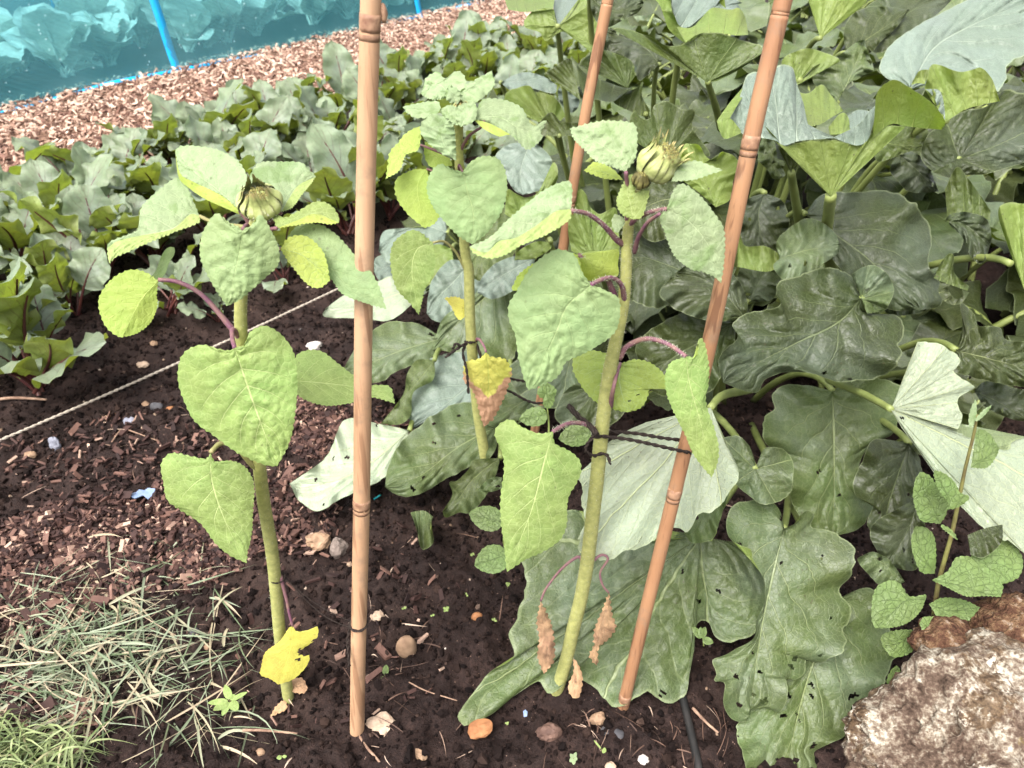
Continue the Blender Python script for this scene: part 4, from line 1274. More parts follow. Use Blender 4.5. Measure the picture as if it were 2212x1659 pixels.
# ------------------------------------------------------------------ rhubarb
def rhubarb(label, crown, leaves, group='rhubarb plants'):
    cw = np.array([crown[0], crown[1], 0.0])
    root = empty('rhubarb_plant', cw, label, 'rhubarb', group)
    for i, sp in enumerate(leaves):
        sp['ruf'] = sp.get('ruf', .007) * (1.8 if 'M' in sp else 1.3)
        sp.setdefault('rf', 3.5)
        sp['puck'] = sp.get('puck', .003) * .9
        sp.setdefault('N', 5.5)
        sp.setdefault('nh', 2 if sp['mat'][:5] in ('rdark', 'rmidp') else 0)
        lo, bp = build_leaf(root, sp, org=cw)
        if 'stk' in sp:
            Q = cr(px(sp['stk'], sp.get('sc', sp.get('c', 0))), 24)
            t = np.linspace(0, 1, 24)
            dep = sp['D'] * (1 - t) + sp.get('De', sp['D'] + .12) * t
            Pp = unproj(Q[:, 0], Q[:, 1], dep)
        elif sp.get('auto', 1):
            t = np.linspace(0, 1, 20)[:, None]
            e = cw + np.array([.06 * math.cos(i * 2.4), .06 * math.sin(i * 2.4), 0.0])
            mid_ = bp + np.array([0, .16, -.02])
            e = np.array([bp[0] * .7 + e[0] * .3, max(e[1], bp[1] + .26), 0.0])
            Pp = bp * (1 - t) ** 2 + 2 * mid_ * t * (1 - t) + e * t ** 2
        else:
            continue
        sr_ = sp.get('sr', .0065)
        Vp, Fp = tube(Pp, [sr_ * .8, sr_, sr_ * 1.25], 9, wob=.05)
        link('stalk', mesh('stalk', Vp - cw, Fp, M['rstalk']), lo)
    return root, cw


# plant A: the tall one at the top right
RA = [
    # funnel-shaped leaf, underside and rim seen from outside
    dict(c=3, B0=[(1010, 1225)], D=1.16, gy=.45, mat='rlimefan', puck=.0015, ruf=.004, flaps=[
        dict(A=[(1010, 1225)], B=[(600, 780), (650, 865), (720, 905), (800, 880), (900, 868), (1000, 865), (1100, 885), (1180, 905), (1240, 870), (1290, 800), (1380, 775), (1480, 785)], side='U', rf=5),
        dict(A=[(1270, 862), (1380, 774), (1480, 785), (1600, 800), (1700, 806)], B=[(1285, 680), (1300, 575), (1400, 490), (1500, 540), (1640, 640), (1722, 755), (1700, 806)], side='U', lift=.03),
        dict(A=[(470, 845), (650, 870), (720, 905), (800, 880), (900, 868), (1030, 858)], B=[(370, 730, .05), (440, 620, .07), (485, 460, .09), (600, 440, .1), (700, 400, .1), (770, 420, .1), (800, 520, .1), (845, 660, .08), (855, 760, .05), (1030, 852, .01)], side='T', mat='rbluefan', puck=.004),
        dict(A=[(300, 750), (340, 735), (390, 740), (450, 810)], B=[(310, 800), (345, 862), (400, 850), (450, 830)], side='U', lift=.02),
        dict(A=[(305, 745, .02), (380, 640, .05), (470, 535, .09)], B=[(380, 740, .01), (432, 650, .04), (492, 560, .08)], side='U'),
        dict(A=[(1030, 858), (1100, 885), (1180, 905), (1240, 870), (1275, 770)], B=[(1035, 850, .01), (1130, 805, .03), (1200, 760, .05), (1250, 690, .06), (1310, 640, .05)], side='T', mat='rbluefan', puck=.004),
        dict(A=[(860, 795, .05), (950, 770, .07), (1000, 740, .09), (1085, 690, .1)], B=[(800, 570, .16), (870, 580, .16), (955, 525, .16), (1010, 590, .15), (1060, 650, .13), (1085, 685, .1)], side='U'),
        dict(A=[(1005, 838, .03), (1080, 832, .03), (1130, 805, .04)], B=[(995, 790, .05), (1070, 705, .07), (1115, 720, .07), (1132, 800, .05)], side='U'),
        dict(A=[(1130, 810, .04), (1190, 770, .05), (1240, 720, .06)], B=[(1115, 720, .09), (1180, 683, .1), (1250, 690, .09)], side='T', mat='rbluefan'),
    ], stk=[(1010, 1215), (1000, 1290), (985, 1430), (990, 1560), (1040, 1750)], De=1.62, sr=.0105, lab='upright funnel-shaped leaf with a frilled rim'),
    # second lobe leaf at right, lime underside
    dict(c=14, B0=[(1290, 1440)], D=1.24, gy=.3, mat='rlimefan', flaps=[
        dict(A=[(1280, 1450), (1500, 1310), (1700, 1250), (1920, 1205)], B=[(1030, 1060), (1100, 800), (1210, 770), (1420, 850), (1600, 830), (1720, 810), (1840, 960), (1925, 1205)], side='U'),
        dict(A=[(870, 1010), (950, 990), (1030, 1000)], B=[(890, 960), (960, 850), (1040, 828), (1095, 835)], side='U'),
        dict(A=[(1030, 1060), (1210, 1080), (1270, 1320), (1265, 1480)], B=[(1080, 1090), (1160, 1200), (1200, 1380), (1260, 1500)], side='T', mat='rbluefan')]),
    # large pale leaf at the right edge
    dict(c=3, M=[(1500, 560), (1650, 300), (1900, 150), (2260, 0)], D=1.42, gy=-.6, mat='rbluepin', puck=.008, ruf=.005, rf=2.2,
         L=[(1500, 560), (1310, 450), (1350, 330), (1450, 220), (1600, 130), (1780, 40), (2000, -60), (2250, -90)],
         R=[(1500, 560), (1640, 520), (1800, 500), (1950, 480), (2050, 575), (2100, 500), (2100, 410), (2200, 350), (2320, 200), (2260, 0)], lab='broad pale bluish leaf at the right'),
    dict(c=3, B0=[(245, 512)], D=1.30, gy=.35, mat='rolivefan', puck=.0015, flaps=[        # umbrella leaf by the leaning cane
        dict(A=[(245, 512)], B=[(-372, 168), (-250, 185), (-120, 225), (-30, 275), (60, 285), (120, 265), (200, 205), (270, 200), (340, 205), (470, 258), (590, 288), (560, 350), (420, 445), (300, 505)], side='U', rf=4),
        dict(A=[(105, 265, .0), (200, 208), (340, 208), (420, 220), (497, 217)], B=[(50, 165, .03), (150, 168, .04), (250, 60, .06), (310, 50, .06), (380, 60, .06), (440, 50, .06), (480, 120, .05), (497, 215, .03)], side='U', mat='rlimefan'),
        dict(A=[(20, 30, .04), (60, 150, .04), (120, 170, .05), (200, 110, .06), (260, 55, .06)], B=[(30, -60, .14), (120, -60, .16), (250, -60, .16), (330, -60, .16), (460, 20, .14)], side='T', mat='rbluefan', puck=.005),
        dict(A=[(290, 50, .08), (370, 58, .08), (440, 60, .08)], B=[(330, -60, .14), (400, -20, .14), (470, 90, .12)], side='T', mat='rbluefan')],
        stk=[(245, 505), (260, 560), (290, 650), (330, 800)], De=1.55),
    dict(c=11, B0=[(545, 285)], D=1.55, gy=.2, mat='rlimefan', flaps=[
        dict(A=[(545, 285)], B=[(510, 180), (490, 100), (320, 100), (200, 180), (180, 290), (340, 350), (420, 450), (590, 345), (750, 440), (930, 580), (960, 450), (985, 268), (950, 200), (920, 130), (900, -20), (780, -20), (700, 130), (600, 235)], side='U', ruf=.003),
        dict(A=[(0, 105), (200, 130), (490, 100)], B=[(-40, -20, .1), (200, -40, .12), (510, -20, .1)], side='U'),
        dict(A=[(490, 150), (500, 220), (540, 265), (610, 240), (700, 130), (780, -10)], B=[(505, -30, .12), (560, -30, .14), (640, -40, .14), (700, -40, .14), (760, -40, .14), (800, -60, .1)], side='T', mat='rbluefan', puck=.005)]),
    dict(c=11, M=[(900, -60), (1000, 60), (1200, 120), (1480, 30)], D=1.42, gy=-.5, mat='rdarkpin', puck=.005,
         L=[(900, -60), (1200, -120), (1400, -80), (1480, 30)], R=[(900, -60), (905, 100), (950, 210), (1010, 270), (1110, 292), (1270, 210), (1420, 130), (1480, 30)]),
    dict(c=11, B0=[(1940, 470)], D=1.36, gy=.2, mat='rlimefan', flaps=[
        dict(A=[(1520, -60), (1640, 35), (1700, 180), (1760, 330), (1940, 472), (2060, 440), (2212, 355), (2400, 300)], B=[(1770, -60), (1785, 100), (1830, 200), (1890, 270), (1960, 300), (2060, 275), (2180, 170), (2350, -60)], side='U'),
        dict(A=[(1770, -60), (1785, 100), (1830, 200), (1890, 270), (1960, 300), (2060, 275), (2180, 170), (2350, -60)], B=[(1780, -100, .1), (1850, -100, .1), (1950, -120, .12), (2050, -120, .12), (2150, -120, .12), (2350, -100, .1)], side='T', mat='rbluefan', puck=.006)]),
    dict(c=11, B0=[(1300, 950)], D=1.62, gy=.1, mat='rolivefan', flaps=[
        dict(A=[(1300, 955)], B=[(770, 715), (850, 620), (950, 570), (1060, 548), (1180, 585), (1340, 660), (1385, 820)], side='U'),
        dict(A=[(740, 700), (850, 800), (1000, 860), (1300, 960), (1450, 880)], B=[(790, 960, -.04), (850, 1050, -.05), (1000, 1092, -.06), (1145, 1105, -.06), (1300, 990, -.03)], side='T', mat='rdarkfan'),
        dict(A=[(790, 1090), (750, 900), (720, 800)], B=[(390, 800), (500, 735), (640, 638), (695, 655)], side='U'),
        dict(A=[(1530, 1290), (1400, 1240), (1200, 1150), (1140, 1105)], B=[(1545, 1200), (1460, 1040), (1472, 890), (1400, 960), (1300, 985), (1180, 1000), (1140, 1100)], side='U')],
        stk=[(1500, 1240), (1530, 1300), (1540, 1400)], De=1.8),
    dict(c=11, M=[(1650, 700), (1500, 520), (1300, 420), (1080, 360)], D=1.75, gy=-.5, mat='rdarkpin', puck=.006,
         L=[(1650, 700), (1720, 560), (1500, 420), (1280, 330), (1080, 300)], R=[(1650, 700), (1500, 830), (1420, 860), (1340, 660), (1200, 580), (1080, 540), (1080, 360)]),
    dict(c=11, M=[(-80, 900), (150, 880), (350, 850), (535, 930)], D=1.95, gy=-.8, mat='rbluepin', puck=.005,
         L=[(-80, 900), (100, 800), (250, 790), (420, 850), (535, 930)], R=[(-80, 900), (50, 990), (250, 960), (450, 1010), (520, 1010), (535, 930)]),
    dict(c=11, B0=[(480, 1330)], D=1.85, gy=.2, mat='rlimefan', flaps=[
        dict(A=[(480, 1400)], B=[(-60, 1150), (0, 1000), (100, 945), (240, 940), (300, 1000), (450, 1025), (560, 1120), (630, 1260)], side='U')]),
    dict(c=11, M=[(600, 960), (650, 1050), (680, 1150), (700, 1230)], D=1.86, gy=-.2, mat='rbluepin', puck=.004,
         L=[(600, 960), (540, 980), (560, 1100), (640, 1210), (700, 1230)], R=[(600, 960), (720, 1020), (780, 1100), (760, 1180), (700, 1230)]),
    dict(c=11, B0=[(560, 1480)], D=1.72, gy=.3, mat='rolivefan', flaps=[
        dict(A=[(560, 1500), (720, 1440)], B=[(330, 1340), (440, 1230), (500, 1235), (560, 1310), (690, 1340), (760, 1330)], side='U'),
        dict(A=[(330, 1480), (560, 1480), (820, 1470)], B=[(330, 1330), (520, 1330), (830, 1340)], side='U', ruf=.002)]),
    dict(c=11, B0=[(1700, 1700)], D=1.5, gy=.1, mat='rolivefan', puck=.0015, ruf=.003, flaps=[
        dict(A=[(1700, 1750)], B=[(1300, 1480), (1320, 1300), (1385, 1195), (1420, 1260), (1490, 1290), (1555, 1260), (1600, 1150), (1740, 1105), (1880, 1180), (2030, 1210), (2010, 1400), (2150, 1600), (2200, 1700)], side='U', rf=6)]),
    dict(c=2, M=[(1250, 880), (1200, 1000), (1180, 1100), (1200, 1215)], D=1.7, gy=-.4, mat='rbluepin', puck=.004, ruf=.004,
         L=[(1250, 880), (1110, 900), (1030, 980), (1090, 1090), (1140, 1180), (1200, 1215)], R=[(1250, 880), (1330, 930), (1390, 1010), (1370, 1100), (1330, 1170), (1200, 1215)]),
    dict(c=2, B0=[(1250, 1330)], D=1.66, gy=.2, mat='rlimefan', flaps=[
        dict(A=[(1200, 1400)], B=[(1085, 1330), (1100, 1180), (1150, 1200), (1220, 1225), (1320, 1180), (1385, 1010), (1420, 1060), (1400, 1150), (1340, 1240)], side='U')]),
    dict(c=2, B0=[(1650, 1600)], D=1.3, gy=.1, mat='rlimefan', flaps=[
        dict(A=[(1650, 1640)], B=[(1500, 1560), (1480, 1400), (1540, 1190), (1590, 1200), (1620, 1290), (1680, 1330), (1770, 1290), (1790, 1360), (1800, 1560)], side='U', rf=4)]),
    dict(c=3, M=[(295, 1290), (220, 1120), (130, 895)], D=1.24, gy=.1, mat='rlimepin', side='U', puck=.002, auto=0,
         L=[(295, 1290), (180, 1190), (80, 1110), (60, 1000), (100, 900), (130, 895)], R=[(295, 1290), (380, 1240), (410, 1120), (440, 1010), (340, 940), (290, 1005), (230, 970), (190, 900), (130, 895)]),
    dict(c=2, M=[(2330, 1750), (2100, 1650), (1900, 1600), (1750, 1700)], D=1.40, gy=-.3, mat='rdarkpin', auto=0,
         L=[(2330, 1750), (2250, 1480), (2050, 1400), (1850, 1480), (1750, 1700)], R=[(2330, 1750), (2150, 1900), (1900, 1880), (1750, 1700)]),
    dict(c=2, M=[(2230, 1230), (2050, 1250), (1850, 1350)], D=1.38, gy=-.2, mat='rolivepin', auto=0,
         L=[(2230, 1230), (2100, 1080), (1900, 1150), (1850, 1350)], R=[(2230, 1230), (2180, 1420), (2000, 1500), (1850, 1350)]),
    # dark upper leaf behind the funnel
    dict(c=3, M=[(1050, 640), (1130, 480), (1222, 245)], D=1.4, gy=-.2, mat='rmidpin', ruf=.008, rf=4,
         L=[(1050, 640), (960, 590), (900, 480), (960, 400), (1080, 330), (1170, 262), (1222, 245)], R=[(1050, 640), (1100, 545), (1200, 480), (1272, 440), (1262, 380), (1230, 290), (1222, 245)]),
    dict(c=3, B0=[(820, 500)], D=1.36, gy=.1, mat='rlimefan', flaps=[
        dict(A=[(780, 540)], B=[(700, 420), (720, 355), (840, 305), (970, 325), (1072, 380), (960, 392), (880, 435), (830, 520)], side='U')]),
    dict(c=3, B0=[(945, 238)], D=1.5, gy=.2, mat='rlimefan', flaps=[
        dict(A=[(945, 240)], B=[(870, 0), (900, -60), (1050, -80), (1240, -10), (1080, 140)], side='U', rf=2)]),
    dict(c=3, M=[(1100, 330), (1300, 200), (1500, 60)], D=1.65, gy=-.4, mat='rolivepin', puck=.004,
         L=[(1100, 330), (1100, 150), (1250, 40), (1500, 60)], R=[(1100, 330), (1250, 330), (1330, 250), (1420, 170), (1500, 60)]),
    dict(c=3, M=[(1180, 180), (1350, 160), (1600, 20), (1800, -40)], D=1.7, gy=-.5, mat='rdarkpin', puck=.004,
         L=[(1180, 180), (1250, 20), (1450, -40), (1800, -40)], R=[(1180, 180), (1280, 330), (1450, 250), (1640, 120), (1800, -40)]),
    # dark round leaf, veins fanning from its stalk
    dict(c=3, B0=[(1810, 990)], D=1.42, gy=-.2, mat='rdarkfan', puck=.004, ruf=.01, flaps=[
        dict(A=[(1810, 990)], B=[(1650, 1075), (1575, 980), (1600, 860), (1720, 760), (1850, 690), (1980, 660), (2100, 560), (2260, 620), (2300, 800), (2250, 980), (2100, 1045), (1950, 1085), (1830, 1090), (1750, 1110), (1640, 1070)], side='T', rf=6)]),
    dict(c=3, M=[(850, 1330), (1050, 1470), (1250, 1620), (1560, 1910)], D=1.40, gy=-.35, mat='rdarkpin', puck=.005, ruf=.01,
         L=[(850, 1330), (960, 1210), (1200, 1190), (1450, 1210), (1600, 1370), (1640, 1500), (1610, 1640), (1700, 1780), (1690, 1900), (1560, 1930)],
         R=[(850, 1330), (950, 1500), (1070, 1680), (1250, 1850), (1400, 1930), (1560, 1930)]),
    dict(auto=0, c=3, M=[(690, 1610), (850, 1560), (1068, 1520)], D=1.26, gy=-.4, mat='rmidpin', puck=.003,
         L=[(690, 1610), (675, 1500), (780, 1400), (900, 1358), (1020, 1430), (1068, 1520)], R=[(690, 1610), (650, 1660), (720, 1735), (860, 1705), (960, 1640), (1050, 1580), (1068, 1520)]),
    dict(auto=0, c=3, B0=[(560, 1640)], D=1.3, gy=.2, mat='rlimefan', flaps=[
        dict(A=[(430, 1660), (600, 1690), (690, 1665)], B=[(430, 1450), (480, 1530), (600, 1530), (692, 1580)], side='U')]),
    dict(c=3, M=[(600, 1200), (560, 1330), (580, 1480), (640, 1600)], D=1.5, gy=-.2, mat='rdarkpin', puck=.004,
         L=[(600, 1200), (480, 1250), (440, 1400), (500, 1560), (640, 1620)], R=[(600, 1200), (720, 1260), (750, 1400), (700, 1530), (640, 1620)]),
    # crumpled bluish leaf, right
    dict(auto=0, c=3, M=[(1720, 1375), (1850, 1400), (2000, 1530)], D=1.25, gy=-.3, mat='rdarkpin', puck=.006, ruf=.01, fold=-.3,
         L=[(1720, 1375), (1760, 1330), (1880, 1322), (1985, 1370), (2010, 1480), (2000, 1530)], R=[(1720, 1375), (1830, 1480), (1880, 1600), (1960, 1635), (2000, 1530)]),
    dict(auto=0, c=3, B0=[(1800, 1100)], D=1.34, gy=.2, mat='rolivefan', flaps=[
        dict(A=[(1740, 1380), (1860, 1330), (2000, 1370)], B=[(1720, 1180), (1790, 1040), (1850, 1090), (1930, 1200), (2005, 1310)], side='U')]),
    dict(c=3, B0=[(2130, 1640)], D=1.15, gy=.2, mat='rlimefan', flaps=[
        dict(A=[(2212, 1800)], B=[(2120, 1560), (2050, 1330), (2100, 1262), (2260, 1290), (2320, 1500)], side='U')]),
    dict(c=3, M=[(1430, 960), (1550, 1060), (1680, 1190)], D=1.48, gy=-.2, mat='rdarkpin', puck=.005, ruf=.01,
         L=[(1430, 960), (1470, 930), (1600, 1000), (1680, 1190)], R=[(1430, 960), (1380, 1060), (1480, 1180), (1600, 1200), (1680, 1190)]),
    dict(auto=0, c=3, M=[(1290, 860), (1400, 900), (1580, 910)], D=1.33, gy=-.3, mat='rolivepin', side='U', puck=.004,
         L=[(1290, 860), (1450, 780), (1610, 800), (1580, 910)], R=[(1290, 860), (1300, 1000), (1450, 960), (1580, 910)]),
    dict(auto=0, c=3, M=[(580, 850), (640, 950), (660, 1060), (700, 1110)], D=1.32, gy=.0, mat='rmidpin', puck=.005,
         L=[(580, 850), (560, 990), (620, 1060), (650, 1110), (700, 1110)], R=[(580, 850), (660, 880), (680, 1000), (730, 1080), (700, 1110)]),
    dict(c=3, B0=[(760, 1075)], D=1.27, gy=.3, mat='rolivefan', flaps=[dict(A=[(765, 1080)], B=[(670, 900), (720, 920), (800, 1000), (795, 1060)], side='U')],
         stk=[(765, 1070), (775, 1150), (810, 1360), (830, 1480)], De=1.5, sr=.008),
]
tallr, cwA = rhubarb('tall rhubarb plant with upright funnel-shaped leaves at the top right', (.62, 1.75), RA)

# plant B: broad drooping leaves in front of it
RB = [
    dict(c=6, M=[(1200, 275), (1050, 430), (780, 560), (480, 720), (340, 800)], D=1.20, gy=-.25, gx=.1, mat='rdarkpin', puck=.005, ruf=.010, rf=3, holes=[(970, 740, 4)],
         L=[(1200, 275), (1170, 215), (1130, 130), (1030, 85), (900, 95), (800, 150), (690, 170), (670, 250), (700, 310), (600, 350), (480, 370), (400, 440), (430, 520), (330, 620), (310, 690), (340, 800)],
         R=[(1200, 275), (1240, 370), (1400, 380), (1470, 470), (1440, 570), (1455, 630), (1400, 700), (1280, 765), (1100, 790), (1000, 780), (880, 740), (720, 740), (600, 780), (550, 860), (440, 840), (340, 800)],
         flaps=[dict(A=[(1200, 278)], B=[(1140, 125), (1200, 85), (1280, 70), (1365, 125), (1400, 230), (1350, 345), (1235, 370)], side='T', mat='rmidfan', lift=.01)],
         stk=[(1200, 275), (1225, 330), (1300, 500), (1420, 600)], De=1.5),
    dict(c=6, M=[(1020, 850), (1030, 1200), (1030, 1500), (1020, 1760)], D=1.36, gy=-.1, mat='rmidpin', puck=.004, ruf=.008, N=4.5, holes=[(935, 1357, 4), (1240, 1350, 3)],
         L=[(1020, 850), (800, 810), (680, 850), (640, 960), (590, 1070), (620, 1200), (740, 1240), (770, 1350), (760, 1500), (800, 1600), (870, 1700), (1020, 1760)],
         R=[(1020, 850), (1200, 760), (1330, 780), (1460, 860), (1450, 1000), (1400, 1120), (1240, 1200), (1180, 1400), (1270, 1560), (1200, 1700), (1020, 1760)]),
    dict(c=6, B0=[(1385, 965)], D=1.08, gy=-.25, mat='rwhitefan', puck=.0022, ruf=.0035, lab='large whitish underside of a flipped leaf', holes=[(1455, 1020, 4)], flaps=[
        dict(A=[(1385, 965)], B=[(1550, 545), (1620, 550), (1690, 562), (1765, 602), (1818, 655), (1800, 700), (1772, 730), (1815, 770), (1875, 795), (1915, 830), (1850, 862), (1808, 900), (1815, 960), (1832, 1010), (1800, 1090)], side='U', rf=3, ruf=.004),
        dict(A=[(1385, 968)], B=[(1540, 970), (1680, 1060, .01), (1800, 1095, .02), (1900, 1140, .02), (2080, 1220, .03), (2150, 1170, .03), (2300, 1170, .04), (2330, 1500, .02), (2300, 1880), (2120, 1790), (1980, 1720), (1820, 1570), (1680, 1400), (1560, 1230), (1450, 1080)], side='U', rf=4, ruf=.004),
        dict(c=9, A=[(1860, 210, .0), (1960, 170), (2075, 145)], B=[(1880, 330, -.01), (1960, 350, -.01), (2070, 260, -.01), (2080, 150)], side='T', mat='rdarkfan')],
        stk=[(1385, 965), (1250, 890), (1120, 830), (1000, 780)], De=1.32, sr=.006),
    dict(B0=[(1535, 880)], D=1.10, gy=-.15, mat='rwhitefan', puck=.0008, ruf=.004, lab='whitish leaf underside behind the tied stem and cane', flaps=[
        dict(A=[(1535, 880)], B=[(1395, 912), (1324, 948), (1282, 996), (1251, 1024), (1255, 1060), (1266, 1120), (1248, 1184), (1290, 1207), (1320, 1208), (1350, 1190), (1400, 1175), (1445, 1135), (1475, 1150), (1490, 1145), (1515, 1105), (1543, 1105), (1575, 1062), (1595, 1035), (1590, 1000), (1550, 930)], side='U', rf=7)],
        stk=[(1535, 880), (1560, 855), (1620, 840)], De=1.3),
    dict(B0=[(1512, 1160)], D=1.30, gy=-.42, mat='rmidfan', puck=.005, ruf=.007, rf=6, nh=4, lab='broad grey-green leaf lying on the soil', holes=[(1288, 1365, 5), (1024, 1513, 3), (1430, 1500, 6)], flaps=[
        dict(A=[(1512, 1160)], B=[(1480, 1150), (1440, 1150), (1350, 1175), (1280, 1150), (1240, 1100), (1180, 1130), (1130, 1200), (1135, 1270), (1118, 1330), (1100, 1370), (1110, 1420), (1060, 1450), (1020, 1500), (992, 1545), (1015, 1560), (1060, 1545), (1105, 1508), (1160, 1478), (1190, 1500), (1240, 1465), (1290, 1490), (1320, 1523), (1350, 1520), (1400, 1495), (1440, 1520), (1480, 1500), (1490, 1455), (1499, 1405), (1506, 1345), (1529, 1342), (1548, 1380), (1583, 1388), (1631, 1371), (1656, 1298), (1645, 1225), (1600, 1177), (1545, 1165)], side='T', rf=9)],
         stk=[(1512, 1160), (1560, 1090), (1620, 1000)], De=1.4),
    dict(c=9, B0=[(210, 240)], D=1.235, gy=-.2, mat='rmidfan', puck=.001, ruf=.002, auto=0, lab='small rolled-up lobe like a dark cup', flaps=[
        dict(A=[(100, 150), (130, 215), (170, 245), (215, 240)], B=[(110, 150, .02), (150, 128, .03), (195, 120, .03), (225, 190, .02)], side='T', mat='rdarkfan'),
        dict(A=[(150, 126), (200, 122), (225, 185), (215, 240)], B=[(180, 118, -.01), (270, 140, -.015), (302, 185, -.015), (268, 250, -.01)], side='U', mat='rlimefan')]),
    dict(c=9, M=[(720, 170), (610, 620), (560, 900), (510, 1295)], D=1.20, gy=-.25, mat='rmidpin', puck=.004, ruf=.007, N=4.5, nh=9, holes=[(790, 975, 6), (765, 1025, 6), (420, 1090, 5), (590, 1245, 8), (440, 1265, 5)],
         L=[(720, 170), (690, 50), (600, -30), (500, -10), (400, 30), (365, 130), (390, 240), (520, 300), (575, 380), (600, 500), (600, 620), (550, 740), (530, 850), (400, 930), (340, 960), (270, 990), (300, 1070), (280, 1120), (350, 1130), (345, 1250), (390, 1350), (480, 1370), (510, 1300)],
         R=[(720, 170), (800, 130), (850, 60), (910, 80), (890, 160), (1000, 170), (1110, 240), (1160, 350), (1140, 460), (1070, 540), (1080, 600), (1140, 680), (1130, 760), (1080, 790), (1100, 870), (1060, 950), (960, 1000), (890, 990), (900, 930), (850, 930), (850, 1050), (780, 1110), (730, 1100), (740, 1200), (700, 1310), (620, 1290), (510, 1300)],
         stk=[(720, 170), (735, 80), (750, -40)], De=1.5, sr=.006, lab='leaf with a pale midrib and a ragged, slug-eaten tip'),
    dict(c=9, M=[(1060, 600), (900, 1000), (800, 1350), (720, 1780)], D=1.22, gy=-.42, mat='rmidpin', puck=.004, ruf=.006, nh=10, holes=[(1150, 1210, 8), (1155, 1310, 12), (890, 1210, 5), (745, 1210, 6), (715, 1335, 6), (900, 1520, 6)],
         L=[(1060, 600), (900, 700), (700, 900), (550, 1150), (430, 1370), (430, 1480), (470, 1600), (520, 1760), (720, 1800)],
         R=[(1060, 600), (1250, 540), (1340, 700), (1430, 920), (1380, 1020), (1320, 1200), (1240, 1400), (1100, 1460), (950, 1530), (900, 1570), (930, 1659), (850, 1780), (720, 1800)], lab='holed green leaf running under the mossy rock'),
    dict(c=6, M=[(1500, 1180), (1420, 1400), (1360, 1600), (1320, 1950)], D=1.26, gy=-.1, mat='rdarkpin', puck=.004, ruf=.007,
         L=[(1500, 1180), (1300, 1150), (1230, 1210), (1150, 1450), (1200, 1530), (1275, 1560), (1235, 1680), (1300, 1790), (1320, 1950)],
         R=[(1500, 1180), (1570, 1300), (1600, 1600), (1520, 1850), (1420, 1950), (1320, 1950)]),
    dict(c=6, B0=[(540, 1340)], D=1.2, gy=-.2, mat='rmidfan', flaps=[
        dict(A=[(540, 1338)], B=[(545, 1310), (500, 1190), (420, 1130), (310, 1165), (340, 1300), (400, 1410), (500, 1500), (600, 1560), (740, 1510), (780, 1340), (720, 1220), (600, 1210), (552, 1310)], side='T', rf=6)]),
    dict(c=6, M=[(1790, 600), (1950, 640), (2260, 720)], D=1.22, gy=-.3, mat='rolivepin', puck=.005, ruf=.008,
         L=[(1790, 600), (1830, 450), (1815, 310), (1900, 370), (1930, 450), (2060, 450), (2100, 530), (2260, 560), (2260, 720)], R=[(1790, 600), (1770, 720), (1900, 770), (2050, 800), (2260, 830), (2260, 720)]),
    dict(c=6, M=[(1900, 850), (2050, 920), (2260, 1040)], D=1.3, gy=-.2, mat='rdarkpin', puck=.004,
         L=[(1900, 850), (1980, 790), (2150, 830), (2260, 870), (2260, 1040)], R=[(1900, 850), (1980, 960), (2150, 1030), (2260, 1040)]),
    dict(c=6, M=[(480, 400), (350, 250), (200, 150), (40, 120)], D=1.34, gy=-.3, mat='rdarkpin', puck=.005, ruf=.008,
         L=[(480, 400), (250, 420), (60, 350), (-60, 250), (40, 120)], R=[(480, 400), (490, 300), (430, 160), (300, 60), (140, 60), (40, 120)]),
    dict(c=6, M=[(420, 420), (250, 520), (100, 600), (-150, 760)], D=1.42, gy=-.2, mat='rdarkpin', puck=.005, ruf=.008,
         L=[(420, 420), (200, 350), (0, 400), (-200, 560), (-150, 760)], R=[(420, 420), (400, 600), (300, 820), (100, 900), (-100, 850), (-150, 760)]),
    dict(c=6, M=[(500, 300), (560, 180), (640, 60)], D=1.44, gy=-.2, mat='rdarkpin', puck=.004,
         L=[(500, 300), (420, 180), (480, 60), (640, 20)], R=[(500, 300), (640, 280), (700, 150), (640, 20)]),
    dict(c=6, M=[(1650, 330), (1500, 250), (1300, 330)], D=1.5, gy=-.2, mat='rdarkpin', puck=.004,
         L=[(1650, 330), (1600, 160), (1400, 60), (1300, 330)], R=[(1650, 330), (1550, 370), (1400, 380), (1300, 330)]),
    dict(auto=0, c=6, B0=[(1740, 170)], D=1.15, gy=.0, mat='rolivefan', puck=.001, flaps=[
        dict(A=[(1690, 180), (1680, 240), (1740, 310), (1820, 310), (1870, 240)], B=[(1750, 190), (1745, 230), (1780, 280), (1820, 270), (1830, 210)], side='T'),
        dict(A=[(1650, 150), (1720, 180), (1860, 230)], B=[(1690, 60), (1740, 0), (1775, 10), (1780, 120), (1870, 200)], side='U')],
         lab='small curled trumpet of a leaf'),
    dict(auto=0, c=9, M=[(400, -190), (330, -60), (210, 40), (100, 180)], D=1.22, gy=-.3, mat='rmidpin', puck=.002,
         L=[(400, -190), (250, -80), (130, 150), (100, 200)], R=[(400, -190), (380, -60), (300, 170), (260, 240), (150, 260), (100, 200)]),
    dict(auto=0, c=9, M=[(1220, 330), (1330, 380), (1470, 500)], D=1.12, gy=-.3, mat='rmidpin', puck=.002,
         L=[(1220, 330), (1280, 315), (1380, 370), (1470, 500)], R=[(1220, 330), (1180, 370), (1290, 500), (1400, 540), (1470, 500)]),
    dict(auto=0, c=9, M=[(1560, -20), (1480, 200), (1350, 400)], D=1.2, gy=-.2, mat='rdarkpin', puck=.003,
         L=[(1560, -20), (1400, 60), (1250, 180), (1350, 400)], R=[(1560, -20), (1600, 200), (1540, 420), (1350, 400)]),
]
lowr, cwB = rhubarb('rhubarb plant with broad drooping dark leaves between the leaning cane and the mossy rock', (.66, 1.46), RB)

